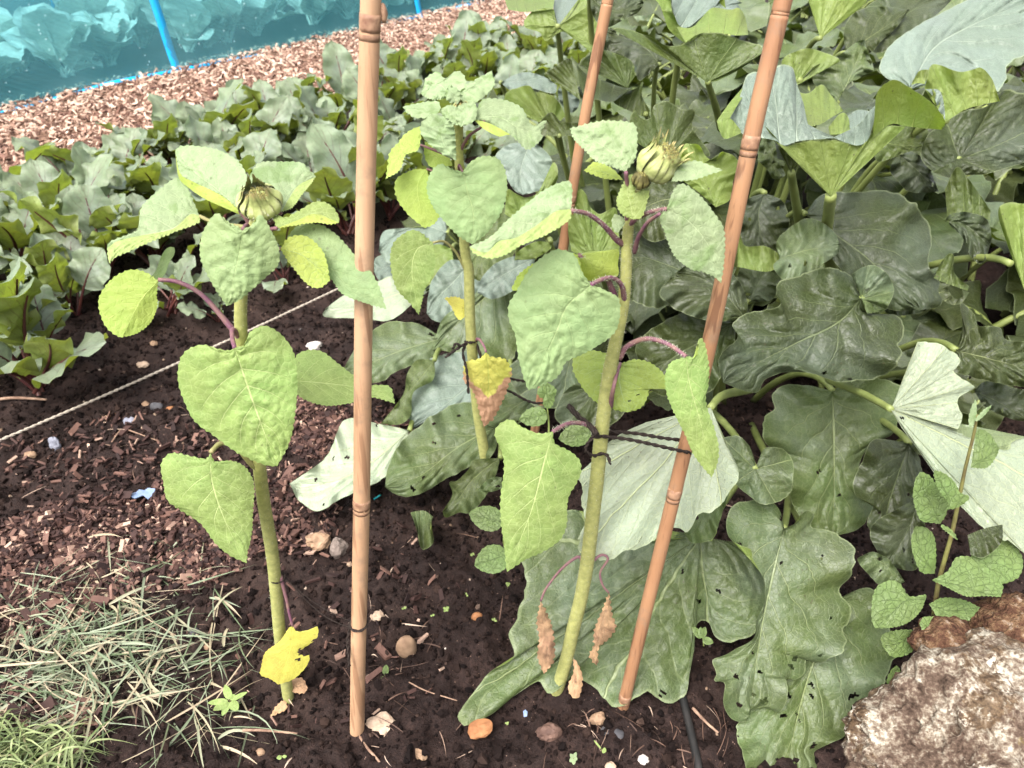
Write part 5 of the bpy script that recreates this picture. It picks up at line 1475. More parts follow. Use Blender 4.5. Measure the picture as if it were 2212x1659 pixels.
# plant C: low leaves behind the pale cane
RC = [
    dict(c=5, M=[(1080, 1050), (800, 1200), (560, 1380), (340, 1450)], D=1.57, gy=-.7, mat='rmidpin', puck=.006, ruf=.010, holes=[(515, 1460, 5), (645, 1055, 4)], nh=3,
         L=[(1080, 1050), (900, 930), (720, 960), (520, 1090), (420, 1200), (360, 1330), (340, 1450)],
         R=[(1080, 1050), (1060, 1130), (990, 1270), (860, 1330), (740, 1390), (620, 1460), (500, 1510), (400, 1490), (340, 1450)]),
    dict(M=[(885, 930), (800, 1000), (720, 1040), (625, 1045)], D=1.60, gy=-.9, mat='rwhitepin', side='U', puck=.004, nh=5,
         L=[(885, 930), (800, 912), (740, 908), (720, 960), (690, 1000), (625, 1045)], R=[(885, 930), (850, 1010), (800, 1050), (740, 1075), (690, 1105), (650, 1085), (625, 1045)]),
    dict(M=[(955, 730), (860, 760), (790, 790), (730, 822)], D=1.75, gy=-.6, mat='rmidpin', puck=.004, fold=.1,
         L=[(955, 730), (900, 698), (830, 700), (770, 750), (730, 822)], R=[(955, 730), (935, 770), (860, 802), (810, 828), (730, 822)]),
    dict(c=5, M=[(650, 660), (540, 800), (430, 940), (315, 1055)], D=1.66, gy=-.4, mat='rlimepin', puck=.002,
         L=[(650, 660), (540, 660), (480, 740), (460, 860), (400, 950), (315, 1055)], R=[(650, 660), (640, 780), (520, 860), (500, 1000), (430, 1060), (315, 1055)]),
    dict(c=5, M=[(1120, 700), (900, 800), (700, 950), (520, 1060)], D=1.70, gy=-.6, mat='rbluepin', puck=.005,
         L=[(1120, 700), (900, 600), (620, 660), (500, 860), (480, 1000), (520, 1060)], R=[(1120, 700), (1150, 880), (1000, 960), (750, 1000), (520, 1090), (520, 1060)]),
    dict(c=5, M=[(1130, 90), (980, 250), (800, 420), (635, 600)], D=1.78, gy=-.3, mat='rmidpin', puck=.006,
         L=[(1130, 90), (1000, 60), (940, 180), (860, 300), (720, 380), (660, 500), (635, 600)], R=[(1130, 90), (1200, 300), (1150, 620), (900, 690), (740, 610), (635, 600)]),
    dict(c=5, M=[(870, 60), (760, 180), (660, 280), (600, 370)], D=1.86, gy=-.6, mat='rbluepin', puck=.006,
         L=[(870, 60), (740, 40), (640, 150), (610, 260), (600, 370)], R=[(870, 60), (960, 150), (880, 300), (720, 420), (640, 410), (600, 370)]),
    dict(c=5, M=[(760, 110), (500, 220), (200, 320), (-30, 340)], D=2.0, gy=-.8, mat='rwhitepin', side='U', puck=.003,
         L=[(760, 110), (560, 80), (400, 130), (100, 250), (-30, 340)], R=[(760, 120), (560, 270), (370, 415), (200, 400), (-30, 390), (-30, 340)]),
    dict(c=15, M=[(840, 620), (700, 700), (560, 850), (500, 1000)], D=1.95, gy=-.4, mat='rlimepin', side='U', puck=.002,
         L=[(840, 620), (700, 580), (600, 700), (520, 860), (500, 1000)], R=[(840, 620), (850, 840), (700, 900), (560, 990), (500, 1000)]),
    dict(c=15, M=[(800, 480), (600, 420), (400, 470), (200, 640)], D=2.1, gy=-.8, mat='rbluepin', puck=.006,
         L=[(800, 480), (760, 310), (620, 420), (400, 440), (240, 470), (200, 640)], R=[(800, 480), (740, 600), (600, 560), (420, 600), (300, 740), (200, 640)]),
    dict(c=15, M=[(420, 700), (300, 760), (160, 820)], D=2.15, gy=-.8, mat='rbluepin', puck=.006,
         L=[(420, 700), (300, 660), (170, 700), (160, 820)], R=[(420, 700), (350, 860), (220, 900), (160, 820)]),
    dict(c=15, M=[(1400, 380), (1250, 500), (1050, 700), (1000, 860)], D=1.8, gy=-.4, mat='rlimepin', puck=.003,
         L=[(1400, 380), (1330, 240), (1200, 330), (1000, 620), (1000, 860)], R=[(1400, 380), (1400, 620), (1250, 820), (1100, 900), (1000, 860)]),
    dict(c=15, M=[(1560, 700), (1400, 780), (1200, 900), (1060, 1000)], D=1.72, gy=-.5, mat='rbluepin', puck=.005,
         L=[(1560, 700), (1400, 680), (1200, 760), (1080, 900), (1060, 1000)], R=[(1560, 700), (1540, 900), (1380, 980), (1200, 1060), (1060, 1000)]),
    dict(c=15, M=[(1700, 560), (1560, 640), (1380, 720)], D=1.5, gy=-.5, mat='rlimepin', side='U', puck=.002,
         L=[(1700, 560), (1560, 560), (1420, 640), (1380, 720)], R=[(1700, 560), (1700, 620), (1560, 700), (1380, 720)]),
    dict(c=5, M=[(1060, 1270), (960, 1340), (870, 1420), (800, 1520), (700, 1600)], D=1.50, gy=-.5, mat='rlimepin', puck=.003, ruf=.008,
         L=[(1060, 1270), (900, 1280), (860, 1340), (790, 1410), (740, 1420), (760, 1500), (700, 1600)], R=[(1060, 1270), (1000, 1450), (880, 1600), (800, 1610), (720, 1640), (700, 1600)],
         flaps=[dict(c=8, A=[(500, 70), (540, 60), (590, 60), (640, 95)], B=[(535, 160), (560, 280), (590, 300), (645, 250), (620, 160)], side='T', mat='rmidfan', lift=.03)]),
    dict(c=5, M=[(1450, 700), (1300, 850), (1100, 980), (950, 1060)], D=1.62, gy=-.5, mat='rmidpin', puck=.004,
         L=[(1450, 700), (1250, 680), (1100, 780), (960, 920), (950, 1060)], R=[(1450, 700), (1460, 880), (1300, 980), (1100, 1080), (950, 1060)]),
    dict(c=5, B0=[(1500, 620)], D=1.56, gy=-.5, mat='rmidfan', puck=.003, auto=0, flaps=[
        dict(A=[(1500, 620)], B=[(1420, 560), (1250, 600), (1120, 700), (1130, 820), (1210, 900), (1330, 960), (1480, 930), (1600, 860), (1680, 740), (1640, 620), (1560, 580)], side='T', rf=6)]),
    dict(c=5, B0=[(1700, 800)], D=1.50, gy=-.4, mat='rdarkfan', puck=.003, auto=0, flaps=[
        dict(A=[(1700, 800)], B=[(1640, 760), (1500, 820), (1430, 900), (1400, 1010), (1470, 1090), (1600, 1130), (1760, 1060), (1850, 960), (1880, 850), (1800, 770)], side='T', rf=6)]),
    dict(c=5, M=[(1600, 600), (1400, 560), (1200, 600)], D=1.7, gy=-.4, mat='rdarkpin', puck=.004,
         L=[(1600, 600), (1500, 420), (1250, 450), (1200, 600)], R=[(1600, 600), (1560, 760), (1350, 760), (1200, 600)]),
    dict(auto=0, c=5, M=[(1070, 1390), (1000, 1440), (920, 1480)], D=1.40, gy=-.7, mat='rmidpin', puck=.003,
         L=[(1070, 1390), (1010, 1390), (950, 1430), (920, 1480)], R=[(1070, 1390), (1070, 1450), (1000, 1480), (920, 1480)]),
]
lowc, cwC = rhubarb('low rhubarb plant with blue-green leaves sprawling behind the pale upright cane', (.03, 1.52), RC)

# leaves deep inside the clumps, their dark colours carrying part of the shade: low ones near the soil, tall ones on long stalks behind
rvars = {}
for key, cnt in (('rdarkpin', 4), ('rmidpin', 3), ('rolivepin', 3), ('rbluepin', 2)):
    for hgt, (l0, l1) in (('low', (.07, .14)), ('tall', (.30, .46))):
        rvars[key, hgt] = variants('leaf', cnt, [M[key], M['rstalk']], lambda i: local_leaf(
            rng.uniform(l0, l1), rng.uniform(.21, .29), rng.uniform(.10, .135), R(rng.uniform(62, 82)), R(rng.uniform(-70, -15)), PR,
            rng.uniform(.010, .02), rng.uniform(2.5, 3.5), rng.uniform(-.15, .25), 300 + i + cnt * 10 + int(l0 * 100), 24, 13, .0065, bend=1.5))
fr_ = np.random.default_rng(41)


def deep_leaves(root, cw, spots, mats, hgt, size=(.8, 1.15)):
    for x, y, n_ in spots:
        for j in range(n_):
            mv = rvars[mats[fr_.integers(len(mats))], hgt]
            put_leaf(mv[fr_.integers(len(mv))], root, (x + fr_.normal(0, .10) - cw[0], y + fr_.normal(0, .10) - cw[1], 0),
                     (fr_.normal(0, .2), fr_.normal(0, .2), fr_.uniform(0, 6.28)), fr_.uniform(*size))


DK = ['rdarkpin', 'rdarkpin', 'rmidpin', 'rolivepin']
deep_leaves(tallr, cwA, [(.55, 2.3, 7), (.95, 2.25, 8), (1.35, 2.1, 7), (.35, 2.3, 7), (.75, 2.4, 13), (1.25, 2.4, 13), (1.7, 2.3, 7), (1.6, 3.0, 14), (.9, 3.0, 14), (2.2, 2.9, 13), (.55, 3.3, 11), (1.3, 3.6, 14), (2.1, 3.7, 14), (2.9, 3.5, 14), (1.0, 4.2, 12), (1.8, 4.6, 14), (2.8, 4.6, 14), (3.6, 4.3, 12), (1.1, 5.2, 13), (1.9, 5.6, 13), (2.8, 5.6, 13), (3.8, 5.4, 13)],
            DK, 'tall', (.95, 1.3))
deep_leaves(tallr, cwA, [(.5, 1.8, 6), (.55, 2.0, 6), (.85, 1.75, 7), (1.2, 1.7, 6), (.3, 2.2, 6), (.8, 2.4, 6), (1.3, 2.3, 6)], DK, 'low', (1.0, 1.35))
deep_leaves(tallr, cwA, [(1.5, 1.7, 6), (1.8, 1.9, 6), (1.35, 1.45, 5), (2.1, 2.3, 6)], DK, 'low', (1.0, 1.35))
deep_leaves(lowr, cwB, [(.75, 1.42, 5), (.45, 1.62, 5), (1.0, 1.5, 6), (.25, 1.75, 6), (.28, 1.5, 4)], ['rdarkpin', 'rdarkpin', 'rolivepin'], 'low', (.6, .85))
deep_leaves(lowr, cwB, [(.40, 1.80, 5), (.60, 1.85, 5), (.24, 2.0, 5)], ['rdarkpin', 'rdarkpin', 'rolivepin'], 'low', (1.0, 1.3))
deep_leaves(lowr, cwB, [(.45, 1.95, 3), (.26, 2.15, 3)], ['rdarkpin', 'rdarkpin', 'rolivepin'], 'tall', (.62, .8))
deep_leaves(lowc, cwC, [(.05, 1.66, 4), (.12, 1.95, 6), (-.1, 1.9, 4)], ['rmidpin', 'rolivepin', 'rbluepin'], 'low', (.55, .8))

# ------------------------------------------------------------------ canes
def cane(label, pts, Y0, Y1, rad, nodes, mat, group='bamboo canes'):
    """pts: pixels from foot to top, Y0/Y1 the distances at foot and top; nodes: (fraction, thickness) of the joints"""
    Q = cr(px(pts)[:, :2], 60)
    t = np.linspace(0, 1, 60)
    P = unproj(Q[:, 0], Q[:, 1], wall_depth(Q[:, 1], Y0 + (Y1 - Y0) * t))
    org = np.array([P[0, 0], P[0, 1], 0.0])
    d = (P[0] - P[3]) / np.linalg.norm(P[0] - P[3])
    P = np.vstack([P[0] + d * .06, P])
    e = (P[-1] - P[-4]) / np.linalg.norm(P[-1] - P[-4])
    P = np.vstack([P, P[-1] + e * .15, P[-1] + e * .3])
    n = len(P)
    r0 = np.interp(np.linspace(0, 1, n), np.linspace(0, 1, len(rad)), rad)
    root = empty('bamboo_cane', org, label, 'bamboo cane', group)
    fine = cr(P, 400)
    rr = np.interp(np.linspace(0, 1, 400), np.linspace(0, 1, n), r0)
    zz = np.linspace(0, 1, 400)
    zi = []
    rel = fine - np.array([0, 0, CAM_H])
    yy = CY - F * (rel[:, 1] * SP + rel[:, 2] * CP) / (rel[:, 1] * CP - rel[:, 2] * SP)
    for f in nodes:
        i = int(np.argmin(np.abs(yy - f)))
        f = i / 399
        zi.append(i)
        rr *= 1 + 0.03 * np.exp(-((zz - f) / .006) ** 2) - 0.015 * np.exp(-((zz - f + .010) / .005) ** 2)
    V, Fc = tube(fine, rr, 18)
    link('culm', mesh('culm', V - org, Fc, M[mat]), root)
    for i in zi:
        seg = fine[max(i - 2, 0):i + 3]
        V, Fc = tube(seg, np.array([.99, 1.0, 1.015, 1.0, .99]) * rr[i] * 1.01, 18, wob=.03)
        link('node_ring', mesh('node_ring', V - org, Fc, M['canenode']), root)
        lo = i - 3
        seg = fine[max(lo - 1, 0):lo + 2]
        V, Fc = tube(seg, np.array([.985, 1.01, .985]) * rr[max(lo, 0)] * 1.01, 18)
        link('sheath_scar', mesh('sheath_scar', V - org, Fc, M['canenode']), root)
    return root, P, org


cane1, P1, o1 = cane('pale upright bamboo cane standing between the left and middle sunflowers', [(771, 1602), (774, 1400), (781, 1080), (784, 780), (788, 500), (795, 200), (801, 0)],
                     .655, .70, [.0108, .0100, .0090, .0080], [1084, 50], 'canepale')
# bud scar beside the top joint
q = px([(828, 30)])[0]
V, Fc = ICO[2]
pp = unproj(q[0], q[1], wall_depth(q[1], .70))
b = link('bud_scar', mesh('bud_scar', V * np.array([.0035, .003, .008]) * (1 + .25 * n3(V * 3, 3))[:, None] + pp - o1, [Fc], M['canenode']), cane1)
cane2, P2, o2 = cane('reddish bamboo cane leaning to the right, tied to the right sunflower', [(1337, 1562), (1395, 1320), (1463, 1040), (1535, 730), (1623, 300), (1692, 0)],
                     .70, .80, [.0094, .0090, .0086, .0082], [1505, 1064, 306], 'canered')
cane3, P3, o3 = cane('thin bamboo cane at the back, leaning right behind the right sunflower', [(1130, 1050), (1170, 850), (1222, 500), (1266, 240), (1315, -10)],
                     1.20, 1.26, [.0090, .0088, .0086, .0084], [430], 'canered')


# ------------------------------------------------------------------ twine and string
def rope(P, r, turns=None, mat='twine', sides=5, strands=2):
    P = cr(np.asarray(P, float), max(20, int(np.linalg.norm(np.diff(P, axis=0), axis=1).sum() / (r * 1.1))))
    n = len(P)
    L = np.linalg.norm(np.diff(P, axis=0), axis=1).sum()
    T = np.gradient(P, axis=0)
    T /= np.linalg.norm(T, axis=1)[:, None] + 1e-9
    ref = np.array([.2, .3, 1.0])
    A = np.cross(T, ref)
    A /= np.linalg.norm(A, axis=1)[:, None]
    B = np.cross(T, A)
    ph = np.linspace(0, 2 * math.pi * L / (r * 9), n)
    out = []
    for k in range(strands):
        a = ph + 2 * math.pi * k / strands
        Q = P + (A * np.cos(a)[:, None] + B * np.sin(a)[:, None]) * r * .52
        out.append(tube(Q, [r * .58], sides))
    return join(out)


def loop(C, ax, rad, a0, a1, k=16):
    """arc round a stem: centre C, axis ax"""
    ax = np.asarray(ax, float) / np.linalg.norm(ax)
    x = np.cross(ax, [0, 1, 0.2])
    x /= np.linalg.norm(x)
    y = np.cross(ax, x)
    a = np.linspace(a0, a1, k)[:, None]
    return C + rad * (x * np.cos(a) + y * np.sin(a))


def near(P, y):
    """point of a cane's axis that shows at picture height y (display pixels)"""
    P = np.asarray(P)
    rel = P - np.array([0, 0, CAM_H])
    D = rel[:, 1] * CP - rel[:, 2] * SP
    v = -(rel[:, 1] * SP + rel[:, 2] * CP) / D
    yy = CY + v * F
    o = np.argsort(yy)
    return np.array([np.interp(y, yy[o], P[o, k]) for k in range(3)])


def thing_mesh(name, V, Fs, mat, label, cat, group=None, smooth=True):
    V = np.asarray(V)
    c = np.array([V[:, 0].mean(), V[:, 1].mean(), V[:, 2].min()])
    ob = link(name, mesh(name, V - c, Fs, mat, smooth=smooth))
    ob.location = c
    return tag(ob, label, cat, group)


def fuzz(P, r, k, L, w=.00022):
    P = np.asarray(P)
    i = rng.integers(0, len(P) - 1, k)
    f = rng.random((k, 1))
    C = P[i] * (1 - f) + P[i + 1] * f
    d = rng.normal(0, 1, (k, 3))
    d /= np.linalg.norm(d, axis=1)[:, None]
    s_ = np.cross(d, [0.3, .5, .8])
    V = np.stack([C + s_ * w, C - s_ * w, C + d * (L * rng.uniform(.4, 1.2, (k, 1))) + rng.normal(0, L * .2, (k, 3))], 1).reshape(-1, 3)
    return V, [np.arange(k * 3).reshape(-1, 3)]


# right sunflower to the leaning cane
sS = unproj(1300, 940, wall_depth(940, .725))
cC = near(P2, 975)
cC0 = near(P2, 948)
parts = []
fa = unproj(*np.array([(1300, 942), (1360, 950), (1430, 965), (1480, 976)]).T, np.array([wall_depth(942, .725) - .012, .905, .90, .0]) * 0 + np.linspace(wall_depth(942, .725) - .013, wall_depth(976, .735) - .012, 4))
bk = unproj(*np.array([(1310, 932), (1370, 936), (1430, 946), (1466, 950)]).T, np.linspace(wall_depth(932, .725) + .012, wall_depth(950, .735) + .012, 4))
parts.append(rope(fa, .0024))
parts.append(rope(bk, .0024))
axs = P2[40] - P2[10]
parts.append(rope(np.vstack([fa[-1:], unproj(np.array([1493]), np.array([978]), wall_depth(978, .735)), unproj(np.array([1488]), np.array([968]), wall_depth(968, .735) + .014), bk[-1:]]), .0024))
parts.append(rope(np.vstack([bk[:1], unproj(np.array([1286, 1284]), np.array([934, 942]), np.array([wall_depth(934, .725) + .004, wall_depth(942, .725) - .006])), fa[:1]]), .0026))
tail = unproj(*np.array([(1290, 938), (1272, 918), (1250, 900), (1228, 876)]).T, np.array([.905, .915, .92, .93]) - .01)
parts.append(rope(tail, .0034, strands=3))
low = unproj(*np.array([(1284, 940), (1268, 960), (1266, 975), (1283, 985), (1300, 980), (1313, 985), (1318, 1002)]).T, np.array([.90, .905, .91, .92, .93, .925, .915]))
parts.append(rope(low, .0022))
parts.append(fuzz(cr(tail, 40)[12:], .003, 420, .010))
parts.append(fuzz(np.vstack([cr(fa, 40), cr(bk, 40)]), .002, 200, .006))
V, Fs = join(parts)
thing_mesh('twine', V, Fs, M['twine'], 'dark twisted twine with a frayed end, looped round the right stem and the leaning cane', 'twine', 'twine ties')
# middle sunflower to the back cane
Ys = 1.175
kn = unproj(*np.array([(1005, 737), (1018, 740), (1030, 737), (1022, 733), (1008, 735)]).T, wall_depth(737, Ys) + np.array([.0, -.013, .004, .013, .012]))
l1 = unproj(*np.array([(1028, 742), (1050, 790), (1095, 815), (1135, 824), (1164, 826)]).T, np.linspace(wall_depth(742, Ys), wall_depth(826, 1.2), 5) - np.array([0, .02, .01, .005, .012]))
l2 = unproj(*np.array([(1030, 745), (1060, 820), (1110, 850), (1145, 868), (1172, 871), (1180, 866)]).T, np.linspace(wall_depth(745, Ys), wall_depth(868, 1.2), 6) - np.array([0, .01, .01, .012, .014, 0]))
tl_ = unproj(*np.array([(1008, 740), (990, 752), (975, 762), (962, 772)]).T, np.array([1.35, 1.34, 1.335, 1.34]))
tl2 = unproj(*np.array([(1008, 742), (1000, 762), (1008, 800), (1012, 850)]).T, np.array([1.36, 1.355, 1.36, 1.37]))
tl3 = unproj(*np.array([(1006, 740), (996, 748), (985, 742), (978, 754)]).T, np.array([1.35, 1.34, 1.335, 1.34]))
V, Fs = join([rope(q_, .0026) for q_ in (kn, l1, l2, tl_, tl2, tl3)] + [fuzz(cr(tl_, 30), .003, 120, .008)])
thing_mesh('twine', V, Fs, M['twine'], 'dark knotted twine joining the middle sunflower to the thin back cane', 'twine', 'twine ties')
# left sunflower to the pale cane: fine threads and a ring low on the cane
c1 = near(P1, 1348)
r1 = .0112
ring_ = loop(c1, (0, 0, 1), r1, 0, 2 * math.pi * 1.02, 30)
s1 = unproj(600, 1248, wall_depth(1248, .715))
ring2 = loop(s1, (0, 0, 1), .0098, 0, 2 * math.pi * 1.02, 30)
th1 = np.linspace(s1 + [.008, 0, 0], c1 - [.010, -.004, 0], 6) + np.array([0, 0, -.012]) * np.sin(np.linspace(0, math.pi, 6))[:, None]
th2 = np.linspace(s1 + [.008, .005, -.004], c1 - [.010, .004, .002], 6) + np.array([0, 0, -.022]) * np.sin(np.linspace(0, math.pi, 6))[:, None]
V, Fs = join([rope(ring_, .0022), rope(ring2, .0011), rope(th1, .0007), rope(th2, .0007), fuzz(cr(th1, 20), .001, 120, .006), rope(unproj(*np.array([(756, 1352), (751, 1390), (755, 1440)]).T, wall_depth(1380, .655) + .01), .002)])
thing_mesh('twine', V, Fs, M['twine'], 'thin dark thread between the left stem and a ring low on the pale cane', 'twine', 'twine ties')
# the garden line
ga, gb = on_ground(-420, 1126, .05), on_ground(745, 617, .04)
t = np.linspace(0, 1, 40)[:, None]
V, Fs = rope(ga * (1 - t) + gb * t + np.array([0, 0, -.012]) * np.sin(math.pi * t), .0032, mat='twinepale')
thing_mesh('string_line', V, Fs, M['twinepale'], 'taut pale string stretched across the soil on the left', 'string')


# ------------------------------------------------------------------ rocks and stones
s = NT('lichen_rock')
o = s.obj()
b1 = s.noise(8, 6, o, 0.65, 0.3)
b2 = s.noise(30, 6, o, 0.7)
b3 = s.noise(190, 4, o, 0.6)
mixv = s.m('ADD', s.m('MULTIPLY', b1, 0.35), s.m('ADD', s.m('MULTIPLY', b2, 0.4), s.m('MULTIPLY', b3, 0.25)))
col = s.ramp(mixv, [(0.39, (0.026, 0.016, 0.011)), (0.46, (0.075, 0.05, 0.036)), (0.50, (0.15, 0.12, 0.09)), (0.54, (0.28, 0.25, 0.2)), (0.64, (0.50, 0.47, 0.40))])
col = s.mix(s.m('MULTIPLY', s.smooth(s.noise(7, 8, o, 0.74), 0.49, 0.54), 0.94), col, s.ramp(b3, [(0.3, (0.022, 0.013, 0.008)), (0.6, (0.09, 0.056, 0.03))]))
col = s.mix(s.m('MULTIPLY', s.smooth(s.noise(95, 5, o, .7), .52, .60), s.smooth(s.noise(10, 4, o), .46, .56)), col, (0.46, 0.41, 0.34))
col = s.mix(s.m('MULTIPLY', s.m('SUBTRACT', 1.0, s.smooth(s.voro(52, 'F1', o), .12, .2)), s.smooth(s.noise(12, 3, o), .5, .6)), col, (0.03, 0.02, 0.015))
col = s.mix(s.m('MULTIPLY', s.smooth(s.noise(20, 5, o), 0.64, 0.70), 0.6), col, (0.15, 0.11, 0.035))
M['rock'] = s.done(s.bsdf(col, 0.9, 0.15, s.bump(mixv, 1.0, 0.012)))
s = NT('mossy_rock')
o = s.obj()
b2 = s.noise(60, 5, o, 0.7)
col = s.ramp(b2, [(0.3, (0.025, 0.013, 0.009)), (0.48, (0.085, 0.042, 0.026)), (0.58, (0.15, 0.09, 0.05)), (0.72, (0.34, 0.27, 0.22))])
M['mossrock'] = s.done(s.bsdf(col, 0.95, 0.1, s.bump(s.m('ADD', b2, s.noise(220, 4, o)), 1.0, 0.01)))


def rock(name, pos, dims, seed, mat, label, cat, rough=.16, sub=5, rot=0.0, group=None, fine=.03):
    V, Fc = ICO[sub]
    d = 1 + rough * n3(V * 1.3 + seed, seed) + rough * .6 * n3(V * 3.1, seed + 1) + fine * n3(V * 9, seed + 2) + fine * .6 * n3(V * 21, seed + 3) * (sub > 3)
    W = V * d[:, None] * np.asarray(dims)
    W = rot_z(W, np.full(len(W), rot))
    ob = link(name, mesh(name, W, [Fc], mat, smooth=rough < .2 or sub > 3))
    ob.location = pos
    return tag(ob, label, cat, group)


def at_depth(x, y, D):
    return unproj(x, y, D)


rock('rock', at_depth(2150, 1610, 1.0), (.185, .13, .108), 3, M['rock'], 'large pale lichen-covered rock in the bottom right corner', 'rock', .24, group='rocks in the corner', fine=.085, rot=.5, sub=6)
rock('rock', at_depth(2195, 1375, 1.06), (.062, .055, .056), 8, M['mossrock'], 'rounded brown mossy rock behind the large pale one, at the right edge', 'rock', .12, group='rocks in the corner', fine=.08)
rock('rock', at_depth(2052, 1400, 1.04), (.046, .04, .036), 12, M['mossrock'], 'small dark mossy rock wedged beside the rounded brown one', 'rock', .2, group='rocks in the corner', fine=.06)


def stone_mat(name, a, b):
    return plain(name, a, b, 55, .75, .25, .5, .002)


SM_ = {'tan': stone_mat('stone_tan', (.15, .09, .055), (.29, .19, .12)), 'orange': stone_mat('stone_orange', (.15, .06, .025), (.26, .12, .05)), 'cream': stone_mat('stone_cream', (.24, .165, .115), (.40, .30, .22)),
       'grey': stone_mat('stone_grey', (.09, .068, .058), (.21, .165, .14)), 'brown': stone_mat('stone_brown', (.055, .03, .024), (.13, .075, .055)), 'blue': stone_mat('stone_blue_grey', (.10, .105, .13), (.22, .22, .26)),
       'slate': stone_mat('stone_slate', (.03, .03, .034), (.065, .062, .066)), 'white': stone_mat('stone_white', (.30, .27, .25), (.48, .44, .40))}
STONES = [  # c, x, y, half width, half height px (display), mat, angular, label
    (8, 475, 910, 22, 32, 'tan', .07, 'oval tan pebble upright on the soil between the two front canes'),
    (8, 915, 722, 13, 15, 'orange', .05, 'smooth orange egg-shaped pebble left of the large grey-green leaf'),
    (8, 415, 757, 10, 11, 'orange', .06, 'small round orange pebble beside the low ring of the pale cane'),
    (8, 310, 1395, 33, 22, 'cream', .3, 'angular cream flint at the foot of the pale cane'),
    (8, 545, 1575, 18, 17, 'tan', .25, 'angular tan stone near the bottom, right of the pale cane'),
    (8, 935, 1415, 28, 14, 'orange', .25, 'knobbly orange flint under the tip of the grey-green leaf'),
    (8, 1360, 1440, 24, 28, 'brown', .25, 'dark brown rough stone left of the foot of the leaning cane'),
    (8, 1670, 1355, 17, 18, 'tan', .25, 'pinkish tan stone just left of the foot of the leaning cane'),
    (8, 1755, 1450, 27, 11, 'slate', .1, 'long dark slate pebble at the foot of the leaning cane'),
    (8, 1950, 1605, 13, 12, 'white', .2, 'white chip of stone right of the leaning cane at the bottom'),
    (8, 55, 300, 19, 33, 'grey', .28, 'upright grey pinkish stone just left of the pale cane'),
    (7, 1985, 255, 28, 19, 'tan', .35, 'broken tan shard leaning on the upright grey stone'),
    (8, 290, 718, 15, 12, 'cream', .3, 'pale jagged flint right of the pale cane at its ring'),
    (8, 525, 510, 8, 7, 'orange', .2, 'little bright orange stone on the dark soil behind the pebbles'),
    (8, 1745, 1650, 13, 10, 'cream', .2, 'cream stone cut by the bottom edge of the view'),
    (4, 1065, 970, 12, 9, 'orange', .15, 'orange pebble on the soil beyond the left sunflower'),
    (4, 975, 955, 14, 14, 'slate', .15, 'dark grey pebble next to the orange one beyond the left sunflower'),
    (4, 905, 940, 9, 9, 'tan', .2, 'tan pebble left of the dark grey pebble'),
    (4, 720, 1015, 14, 8, 'orange', .25, 'flat orange flint in a pair on the soil at left'),
    (4, 655, 1025, 10, 10, 'tan', .25, 'tan half of the flint pair on the soil at left'),
    (4, 810, 1040, 13, 11, 'blue', .25, 'bluish-white flint flake on the soil at left'),
    (4, 905, 1090, 10, 10, 'cream', .2, 'cream rounded stone below the bluish flint flake'),
    (4, 345, 1190, 12, 20, 'blue', .3, 'blue-grey pointed flint below the string'),
    (4, 190, 1250, 13, 8, 'tan', .25, 'reddish tan flat stone below the string near the left edge'),
    (4, 890, 690, 12, 8, 'cream', .25, 'pale flat stone just above the string'),
    (4, 955, 560, 9, 8, 'tan', .2, 'tan stone in the soil above the string'),
    (4, 1960, 570, 17, 11, 'white', .2, 'white stone beyond the string, left of the pale cane'),
    (4, 525, 1595, 11, 7, 'white', .15, 'white oval pebble among the bark chips'),
    (7, 1290, 905, 9, 9, 'tan', .2, 'round tan stone left of the yellow leaf'),
    (7, 1620, 1560, 11, 8, 'tan', .15, 'tan pebble at the bottom between the grass and the pale cane'),
    (7, 1215, 830, 17, 17, 'slate', .2, 'dark slate lump near the tips of the cut grass'),
]
for i, (c_, x, y, hw, hh, mk_, an, lb) in enumerate(STONES):
    q = px([(x, y)], c_)[0]
    D = float(ground_depth(q[0], q[1], .008))
    a, b = hw * D / F, hh * D / F
    dz = min(max(b * .9, a * .45), a * 1.3)
    P = on_ground(q[0], q[1], dz * .28)
    rock('stone', P, (a, a * .75 if b < a * 1.2 else a * .7, dz * (1.25 if b > a * 1.2 else 1.0)), 40 + i * 7, SM_[mk_], lb, 'stone', an, 3, rng.uniform(-.4, .4), 'stones lying on the soil', .03 if an < .2 else .06)


# ------------------------------------------------------------------ loose litter on the soil
def gpts(x, y):
    P = on_ground(np.asarray(x, float), np.asarray(y, float))
    return P[:, :2]


def ell(n, x, y, rx, ry):
    a, r = rng.uniform(0, 6.28, n), np.sqrt(rng.random(n))
    return gpts(x + rx * r * np.cos(a), y + ry * r * np.sin(a))


n = 42000
xy = np.column_stack([rng.uniform(-1.5, 1.3, n), .42 + 2.2 * rng.random(n) ** 1.3])
V0, F0 = ICO[1]
S = (rng.uniform(.0012, .0042, n) * np.where(rng.random(n) < .09, 2.1, 1))[:, None] * rng.uniform(.7, 1.3, (n, 3))
Vc, Fc = scatter(V0, F0, np.column_stack([xy, gh(xy[:, 0], xy[:, 1]) + S[:, 2] * .4]), S, rng.uniform(0, 6, n), rng.normal(0, .5, n), rng.normal(0, .5, n), .45)
M['crumb'] = tinted('soil_crumbs', [(0, (.004, .0026, .0025)), (.5, (.0115, .007, .006)), (.9, (.028, .017, .0135)), (1, (.08, .052, .04))], .9, .08, 300)
tag(link('soil_crumbs', mesh('soil_crumbs', Vc, [Fc], M['crumb'], smooth=False, attr=np.repeat(rng.beta(1.6, 2.2, n), len(V0)))), 'crumbs and clods of dark soil', kind='stuff')

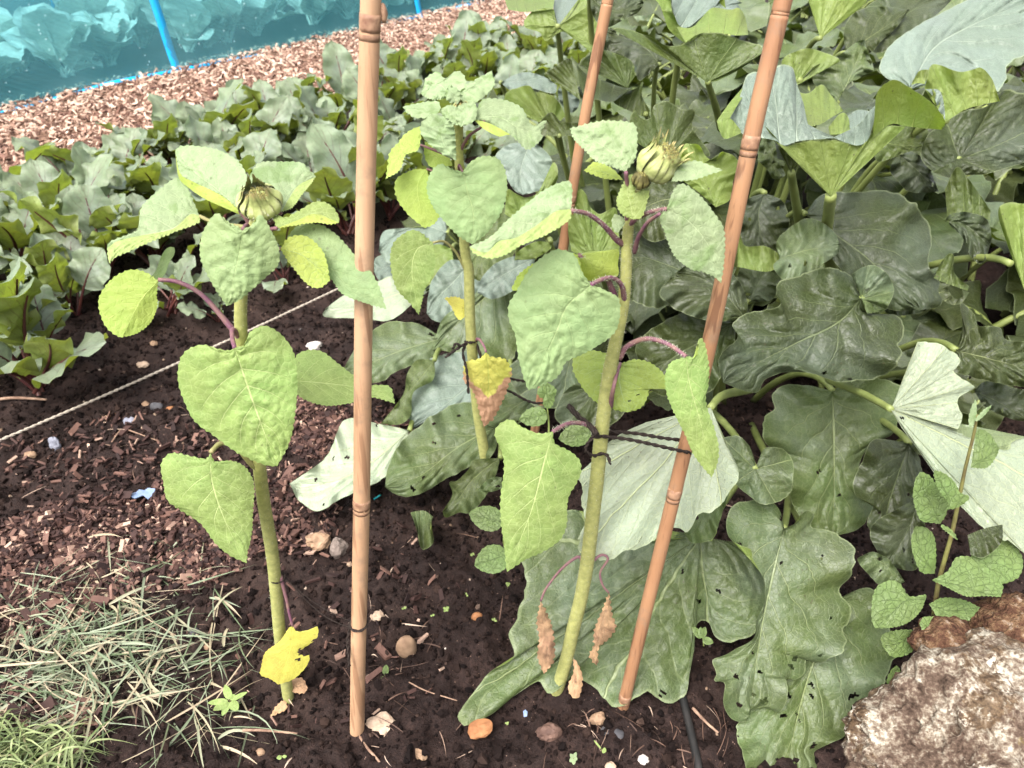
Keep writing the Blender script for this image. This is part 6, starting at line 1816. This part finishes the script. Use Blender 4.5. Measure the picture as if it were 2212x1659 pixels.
n = 3800
xy = np.column_stack([rng.uniform(-1.45, 1.25, n), .42 + 2.0 * rng.random(n) ** 1.3])
S = (.003 + .006 * rng.random(n) ** 2.2)[:, None] * rng.uniform(.7, 1.25, (n, 3))
Vc, Fc = scatter(ICO[2][0], ICO[2][1], np.column_stack([xy, gh(xy[:, 0], xy[:, 1]) + S[:, 2] * .15]), S, rng.uniform(0, 6, n), rng.normal(0, .5, n), rng.normal(0, .5, n), .34)
tag(link('soil_clods', mesh('soil_clods', Vc, [Fc], M['crumb'], smooth=False, attr=np.repeat(rng.beta(1.6, 2.6, n), len(ICO[2][0])))), 'larger rough clods of dark soil', kind='stuff')

n = 520
xy = np.column_stack([rng.uniform(-1.4, .9, n), .45 + 1.9 * rng.random(n) ** 1.2])
S = (rng.uniform(.0015, .0042, n) * np.where(rng.random(n) < .1, 1.9, 1))[:, None] * rng.uniform(.6, 1.3, (n, 3))
Vc, Fc = scatter(ICO[1][0], ICO[1][1], np.column_stack([xy, gh(xy[:, 0], xy[:, 1]) + S[:, 2] * .5]), S, rng.uniform(0, 6, n), rng.normal(0, .5, n), rng.normal(0, .5, n), .25)
M['grit'] = tinted('grit', [(0, (.03, .027, .027)), (.4, (.10, .06, .04)), (.75, (.22, .15, .10)), (1, (.42, .36, .31))], .7, .3, 80)
tag(link('gravel', mesh('gravel', Vc, [Fc], M['grit'], smooth=False, attr=np.repeat(rng.random(n), 12 if len(ICO[1][0]) == 12 else len(ICO[1][0])))), 'small gravel scattered over the soil', kind='stuff')

# bark chips among the soil, left and behind the left sunflower
xy = np.vstack([ell(3200, 250, 1190, 300, 105), ell(2400, 60, 1250, 180, 130), ell(1100, 450, 1130, 140, 130), ell(1600, 675, 920, 80, 70), ell(500, 260, 1000, 260, 90), ell(500, 640, 1100, 90, 100), ell(500, 60, 1560, 160, 100), ell(160, 700, 1330, 300, 250), ell(450, 860, 940, 90, 60)])
z = gh(xy[:, 0], xy[:, 1]) + rng.uniform(.001, .009, len(xy))
chips('bark_chips', xy, z, .005, .021, M['mulch'], 'reddish and pale bark chips strewn over the soil', np.clip(rng.beta(1.2, 2.0, len(xy)), 0, 1), .5)


def strands(name, xy, z0, L, w, rise, n_seg, mat, label, tint, yaw=None, curve=.6):
    """thin curved blades lying about; each a tapered folded ribbon"""
    n = len(xy)
    yaw = rng.uniform(0, 6.28, n) if yaw is None else yaw
    bend = rng.normal(0, curve, n)
    t = np.linspace(0, 1, n_seg)
    ang = yaw[:, None] + bend[:, None] * (t - .5)
    st = (L / (n_seg - 1))[:, None]
    X = np.cumsum(np.cos(ang) * st, 1) - (L * .5)[:, None] * np.cos(yaw)[:, None]
    Y = np.cumsum(np.sin(ang) * st, 1) - (L * .5)[:, None] * np.sin(yaw)[:, None]
    Zt = rise[:, None] * (np.sin(np.pi * np.clip(t * rng.uniform(.7, 1.1, (n, 1)), 0, 1))) + z0[:, None]
    px_ = xy[:, 0, None] + X
    py_ = xy[:, 1, None] + Y
    tw = rng.uniform(-1, 1, n)[:, None] + rng.normal(0, .5, n)[:, None] * t
    ww = w[:, None] * np.interp(t, [0, .15, .6, 1], [.5, 1, .8, .05])[None]
    nx, ny = -np.sin(ang), np.cos(ang)
    c, s_ = np.cos(tw), np.sin(tw)
    A = np.stack([px_ - nx * ww * c, py_ - ny * ww * c, Zt - ww * s_], -1)
    B = np.stack([px_, py_, Zt - ww * .35], -1)
    C = np.stack([px_ + nx * ww * c, py_ + ny * ww * c, Zt + ww * s_], -1)
    V = np.stack([A, B, C], 2).reshape(-1, 3)
    base = (np.arange(n) * n_seg * 3)[:, None, None]
    i = (np.arange(n_seg - 1) * 3)[None, :, None]
    q = np.array([[0, 1, 4, 3], [1, 2, 5, 4]])
    Fq = (base[..., None] + i[..., None] + q[None, None]).reshape(-1, 4)
    return tag(link(name, mesh(name, V, [Fq], mat, attr=np.repeat(tint, n_seg * 3))), label, kind='stuff')


def grass_mat(name, stops):
    s = NT(name)
    a = s.node('ShaderNodeAttribute', attribute_name='tint').outputs['Fac']
    col = s.ramp(s.m('ADD', a, s.m('MULTIPLY', s.m('SUBTRACT', s.noise(40, 3, s.obj()), .5), .2)), stops)
    b = s.bsdf(col, .5, .4)
    t_ = s.node('ShaderNodeBsdfTranslucent')
    s.put(t_.inputs[0], col)
    mx = s.node('ShaderNodeMixShader')
    mx.inputs[0].default_value = .25
    s.t.links.new(b, mx.inputs[1])
    s.t.links.new(t_.outputs[0], mx.inputs[2])
    return s.done(mx.outputs[0])


M['grass'] = grass_mat('cut_grass', [(0, (.06, .05, .03)), (.12, (.08, .115, .05)), (.4, (.15, .185, .11)), (.65, (.21, .24, .16)), (.82, (.27, .235, .15)), (1, (.36, .28, .19))])
xy = np.vstack([ell(150, 130, 1420, 150, 90), ell(190, 220, 1430, 180, 120), ell(110, 180, 1310, 200, 80), ell(40, 300, 1230, 200, 60), ell(70, 400, 1400, 150, 110), ell(100, 90, 1550, 130, 90), ell(45, 420, 1560, 150, 80)])
n = len(xy)
strands('cut_grass', xy, gh(xy[:, 0], xy[:, 1]) + rng.uniform(.001, .014, n), rng.uniform(.03, .17, n), rng.uniform(.0006, .0030, n) * rng.uniform(.5, 1, n), rng.uniform(0, .010, n), 8, M['grass'],
        'wet cut grass lying in a loose heap on the left', rng.random(n) ** .75, yaw=rng.normal(-.35, .95, n), curve=.5)
M['grasslive'] = grass_mat('live_grass', [(0, (.075, .11, .035)), (.5, (.15, .19, .07)), (.9, (.25, .29, .13)), (1, (.33, .28, .16))])
xy = np.vstack([ell(190, 25, 1665, 115, 65), ell(45, 120, 1650, 90, 50)])
n = len(xy)
strands('grass', xy, gh(xy[:, 0], xy[:, 1]) + rng.uniform(.002, .02, n), rng.uniform(.05, .12, n), rng.uniform(.001, .0021, n), rng.uniform(.01, .06, n), 7, M['grasslive'],
        'tuft of fresh green grass in the bottom left corner', rng.random(n), yaw=rng.normal(.3, .8, n))
M['twigs'] = plain('dry_twig', (.10, .055, .04), (.30, .20, .14), 60, .8, .1, .5)
M['straw'] = tinted('straw', [(0, (.03, .017, .013)), (.55, (.12, .07, .05)), (1, (.40, .30, .23))], .7, .2, 60)
xy = np.vstack([np.column_stack([rng.uniform(-1.0, .6, 230), rng.uniform(.5, 1.5, 230)]), ell(60, 260, 1380, 240, 100), ell(40, 830, 1450, 120, 170), ell(40, 1380, 1590, 250, 60)])
n = len(xy)
strands('straw', xy, gh(xy[:, 0], xy[:, 1]) + .003, rng.uniform(.012, .06, n), rng.uniform(.0005, .0013, n), rng.uniform(0, .006, n), 6, M['straw'], 'bits of straw and dry stalk on the soil', rng.random(n), curve=.3)


# ------------------------------------------------------------------ small plants
def weed(label, c_, stem, Ds, leaves, cat='weed', name='weed_plant', rad=.0028, group='weeds among the rhubarb', mat='weed', smat='rstalk'):
    Q = cr(px(stem, c_)[:, :2], 30)
    P = unproj(Q[:, 0], Q[:, 1], np.linspace(Ds[0], Ds[1], 30))
    org = np.array([P[0, 0], P[0, 1], max(0.0, P[0, 2])])
    root = empty(name, org, label, cat, group)
    V, Fc = tube(P, [rad, rad * .8, rad * .5], 8, wob=.05)
    link('stem', mesh('stem', V - org, Fc, M[smat]), root)
    for sp in leaves:
        sp.setdefault('mat', mat)
        sp.setdefault('ser', 1.6)
        sp.setdefault('puck', .0016)
        sp.setdefault('c', c_)
        build_leaf(root, sp, org=org)
    return root


def oval(b, t, w, k=.55, **kw):
    """a plain toothed leaf from base b to tip t (pixels), half width w pixels"""
    b, t = np.array(b, float), np.array(t, float)
    d = t - b
    n_ = np.array([-d[1], d[0]]) / np.hypot(*d) * w
    f = [(0, .0), (.02, .45), (.2, .9), (k - .05, 1.0), (.75, .72), (.92, .32), (1, 0)]
    kw.update(M=[tuple(b), tuple(b + d * .5), tuple(t)], L=[tuple(b + d * a_ + n_ * s_) for a_, s_ in f], R=[tuple(b + d * a_ - n_ * s_) for a_, s_ in f])
    return kw


M['weedstem'] = plain('weed_stem', (.05, .025, .015), (.17, .17, .05), 30, .6, .3, .4)
weed('upright weed with toothed leaves growing from behind the mossy rock, at the right', 6,
     [(1640, 2330), (1680, 2050), (1760, 1750), (1800, 1560), (1850, 1320), (1900, 1120), (1920, 1000)], (1.10, .96), [
         dict(c=9, M=[(1600, 610), (1480, 620), (1390, 700), (1285, 790)], D=1.03, gy=-.2, lab='large pale green heart-shaped leaf', mat='weed',
              L=[(1600, 610), (1600, 580), (1500, 590), (1440, 510), (1370, 492), (1290, 540), (1265, 640), (1265, 740), (1285, 790)], R=[(1600, 610), (1570, 680), (1500, 750), (1400, 785), (1285, 790)]),
         dict(c=9, M=[(1640, 490), (1780, 520), (1920, 560), (2070, 590)], D=1.02, gy=-.4, mat='weed',
              L=[(1640, 490), (1740, 430), (1790, 350), (1900, 350), (2000, 430), (2080, 520), (2070, 590)], R=[(1640, 490), (1720, 530), (1850, 590), (1960, 590), (2070, 595)]),
         dict(c=9, M=[(1870, 350), (1960, 400), (2040, 530)], D=1.05, gy=-.3,
              L=[(1870, 350), (1980, 280), (2100, 240), (2200, 340), (2180, 470), (2040, 530)], R=[(1870, 350), (1900, 430), (1990, 530), (2040, 530)]),
         dict(c=16, M=[(1170, 830), (1080, 620), (960, 400), (920, 180)], D=1.02, gy=.1, mat='weed',
              L=[(1170, 830), (950, 800), (880, 700), (830, 480), (860, 280), (920, 180)], R=[(1170, 830), (1240, 720), (1260, 560), (1150, 380), (1040, 230), (920, 180)]),
         dict(c=16, M=[(1250, 660), (1290, 560), (1220, 400), (1100, 160)], D=.98, gy=.1,
              L=[(1250, 660), (1260, 560), (1160, 420), (1090, 240), (1100, 160)], R=[(1250, 660), (1400, 620), (1540, 500), (1420, 440), (1350, 310), (1220, 200), (1100, 160)]),
         dict(c=16, M=[(1100, 1450), (1000, 1300), (900, 1100), (860, 860)], D=1.06, gy=0.0,
              L=[(1100, 1450), (930, 1430), (830, 1200), (810, 1000), (860, 860)], R=[(1100, 1450), (1120, 1250), (1100, 1000), (1000, 880), (860, 860)]),
         dict(c=16, M=[(1200, 900), (1300, 930), (1390, 1030)], D=1.0, gy=-.4, L=[(1200, 900), (1180, 840), (1280, 880), (1350, 950), (1390, 1030)], R=[(1200, 900), (1250, 930), (1330, 1000), (1390, 1030)]),
         dict(c=6, M=[(1880, 1330), (1950, 1290), (2060, 1210)], D=.98, gy=-.3, L=[(1880, 1330), (1900, 1200), (1920, 1100), (1990, 1110), (2060, 1210)], R=[(1880, 1330), (1980, 1330), (2040, 1260), (2060, 1210)]),
         dict(c=9, M=[(1620, 640), (1750, 680), (1940, 660)], D=1.06, gy=-.5, L=[(1620, 640), (1700, 600), (1830, 610), (1940, 660)], R=[(1620, 640), (1700, 740), (1850, 750), (1940, 660)]),
         dict(c=9, M=[(1560, 760), (1640, 790), (1730, 760)], D=1.05, gy=-.5, L=[(1560, 760), (1590, 720), (1680, 720), (1730, 760)], R=[(1560, 760), (1600, 830), (1690, 820), (1730, 760)]),
         dict(c=9, M=[(1540, 800), (1440, 880), (1330, 900)], D=1.08, gy=-.4, L=[(1540, 800), (1430, 800), (1330, 830), (1330, 900)], R=[(1540, 800), (1520, 930), (1400, 970), (1330, 900)]),
         oval((1880, 1080), (1910, 905), 22, D=.96, gy=.1, c=6, mat='sunpale'), oval((1910, 1040), (2010, 940), 14, D=.955, gy=.1, c=6, mat='sunpale'),
     ], rad=.0034, smat='weedstem')
weed('small nettle-like plant with crinkled leaves behind the right sunflower', 5, [(1330, 1250), (1360, 1100), (1350, 950), (1345, 880)], (1.12, 1.10), [
    oval((1350, 900), (1345, 800), 60, D=1.09, gy=.1), oval((1350, 1000), (1175, 1030), 60, D=1.10, gy=-.2), oval((1620, 1110), (1420, 1150), 70, D=1.12, gy=-.2),
    oval((1345, 960), (1380, 850), 34, D=1.085, gy=.1)], rad=.0018)
q = on_ground(1060, 1230)
weed('small weed with two toothed oval leaves in the shade left of the right sunflower', 8, [(1090, 300), (1080, 240), (1085, 160)], (1.30, 1.28), [
    oval((1075, 130), (862, 75), 78, D=1.30, gy=-.5), oval((1100, 330), (897, 400), 90, D=1.27, gy=-.6)], rad=.002)
weed('tiny yellow-green weed growing against the foot of the rock', 9, [(1400, 1200), (1410, 1120)], (1.10, 1.09), [
    oval((1400, 1190), (1420, 1020), 50, D=1.08, gy=-.2), oval((1330, 1240), (1440, 1130), 45, D=1.075, gy=-.3, mat='sunlime')], rad=.002)
weed('small round-leaved seedling clump in the gap between the broad leaves', 9, [(220, 900), (210, 820)], (1.2, 1.19), [
    oval((205, 850), (150, 780), 22, D=1.19, gy=-.3, ser=0), oval((205, 850), (230, 780), 22, D=1.185, gy=-.3, ser=0), oval((215, 860), (280, 880), 24, D=1.185, gy=-.3, ser=0), oval((205, 850), (200, 780), 18, D=1.185, gy=-.3, ser=0)], rad=.001)


def seedling(c_, x, y, leaves, label, mat='sunlight'):
    """leaves: (dx, dy, half width) in crop pixels from the centre"""
    q = px([(x, y)], c_)[0]
    D = float(ground_depth(q[0], q[1], .018))
    P0 = on_ground(q[0], q[1])
    P0[2] = gh(P0[0], P0[1])
    root = empty('seedling', P0, label, 'seedling', 'weed seedlings on the bare soil')
    V, Fc = tube(np.linspace(P0 + [0, 0, -.004], unproj(q[0], q[1], D), 6), [.0007], 6)
    link('stem', mesh('stem', V - P0, Fc, M['petgreen']), root)
    for dx, dy, w in leaves:
        sp = oval((x + dx * .1, y + dy * .1), (x + dx, y + dy), w, D=D - .001, gy=-.9, c=c_, mat=mat, puck=.0003)
        build_leaf(root, sp, org=P0)


seedling(7, 1430, 1240, [(-30, -100, 26), (-140, 15, 20), (-105, 60, 24), (-50, 95, 20), (50, 60, 32), (30, -40, 18), (75, -35, 14), (110, -55, 14)], 'leafy many-leaved seedling left of the foot of the left sunflower')
seedling(8, 720, 670, [(-18, -10, 8), (20, -14, 9), (14, 14, 8), (-12, 18, 8)], 'four-leaved seedling at the middle of the bare soil')
seedling(8, 1020, 740, [(-16, -10, 7), (18, 6, 7), (4, -16, 6)], 'three-leaved seedling right of the orange egg-shaped pebble')
seedling(8, 1105, 515, [(-12, -10, 9), (14, -4, 9), (0, 16, 9)], 'round-leaved seedling under the low light green leaf')
seedling(8, 635, 710, [(-12, 4, 7), (14, -6, 7)], 'two-leaved seedling left of the four-leaved one')
seedling(8, 455, 665, [(-10, 5, 8), (20, -6, 8)], 'two-leaved seedling near the round orange pebble')
seedling(8, 1515, 1600, [(-22, -30, 12), (16, -40, 12), (24, 5, 14), (-26, 20, 14), (0, 40, 12)], 'woolly pale seedling at the bottom edge', 'sunpale')
seedling(8, 1690, 1545, [(-50, -60, 6), (28, 10, 18)], 'seedling with one oval leaf right of the pale woolly one')
seedling(7, 1755, 1590, [(-35, 8, 14), (30, -5, 10)], 'two-leaved seedling at the bottom left of the pale cane')
seedling(8, 340, 1085, [(10, -70, 20), (18, 40, 26), (-20, 45, 16)], 'crumpled greyish-green seedling right of the pale cane', 'weed')
seedling(8, 850, 580, [(-8, -12, 6), (6, 14, 6)], 'very small seedling above the orange egg-shaped pebble')
seedling(8, 885, 330, [(-14, 6, 9), (12, -6, 9)], 'very small seedling beside the lower toothed weed leaf')
seedling(8, 1100, 1380, [(-14, 0, 6), (12, -8, 6), (6, 12, 6)], 'very small seedling right of the knobbly orange flint')

# ------------------------------------------------------------------ odd scraps
P = unproj(*np.array([(1462, 1465), (1478, 1520), (1492, 1580), (1508, 1650), (1520, 1720)]).T, ground_depth(np.array([1462, 1478, 1492, 1508, 1520.]), np.array([1465, 1520, 1580, 1650, 1720.]), .006))
V, Fs = tube(P, [.0062], 10)
thing_mesh('hose', V, Fs, M['black'], 'black hose lying on the soil right of the leaning cane', 'hose')


def scrap(name, c_, pts, mat, label, cat, th=.0015, z=.012):
    Q = px(pts, c_)
    P = unproj(Q[:, 0], Q[:, 1], ground_depth(Q[:, 0], Q[:, 1], z + .004 * rng.random(len(Q))))
    n = len(P)
    V = np.vstack([P, P - [0, 0, th]])
    me = bpy.data.meshes.new(name)
    c = V.mean(0)
    me.from_pydata((V - c).tolist(), [], [tuple(range(n)), tuple(range(2 * n - 1, n - 1, -1))] + [(i, i + n, (i + 1) % n + n, (i + 1) % n) for i in range(n)])
    me.materials.append(M[mat])
    ob = link(name, me)
    ob.location = c
    tag(ob, label, cat, 'plastic scraps on the soil')


scrap('plastic_scrap', 4, [(790, 1500), (840, 1460), (900, 1470), (920, 1455), (968, 1460), (950, 1500), (920, 1525), (890, 1500), (840, 1520)], 'scrapblue', 'pale blue torn scrap of plastic among the bark chips', 'plastic scrap')
scrap('plastic_scrap', 8, [(1200, 1305), (1215, 1295), (1228, 1310), (1225, 1335), (1205, 1340)], 'scrapblue', 'tiny bright blue crumb near the foot of the right sunflower', 'plastic scrap')
a_ = on_ground(808, 1078, .012)
b_ = on_ground(822, 1069, .022)
V, Fs = tube(np.linspace(a_, b_, 4), [.0018], 8)
thing_mesh('plastic_stick', V, Fs, M['teal'], 'little teal plastic stick right of the pale cane', 'plastic stick')
for c_, pts, rr_, lb, mt in ((8, [(170, 1435), (220, 1520), (290, 1600), (340, 1670)], .0022, 'dry brown stalk leaning out from the foot of the pale cane', 'brown'),
                            (4, [(-20, 905), (100, 895), (290, 905)], .004, 'short pale stick on the soil at the left edge', 'brown'),
                            (4, [(695, 1170), (760, 1090), (840, 1110), (990, 1165)], .0016, 'bent thin twig below the string', 'brown'),
                            (7, [(1510, 1425), (1650, 1425), (1850, 1445)], .0022, 'straight pale straw between the cut grass and the pale cane', 'brown'),
                                    (8, [(490, 1125), (600, 1180), (790, 1240)], .0012, 'thin pale straw left of the grey-green leaf tip', 'brown'),
                            (9, [(150, 1285), (230, 1370), (310, 1440)], .0026, 'pinkish broken stalk right of the black hose', 'brown')):
    Q = px(pts, c_)
    P = cr(unproj(Q[:, 0], Q[:, 1], ground_depth(Q[:, 0], Q[:, 1], .012)), 16)
    V, Fs = tube(P, [rr_, rr_ * .7], 7, wob=.12)
    thing_mesh('twig', V, Fs, M['twigs'], lb, 'twig', 'twigs and stalks on the soil')
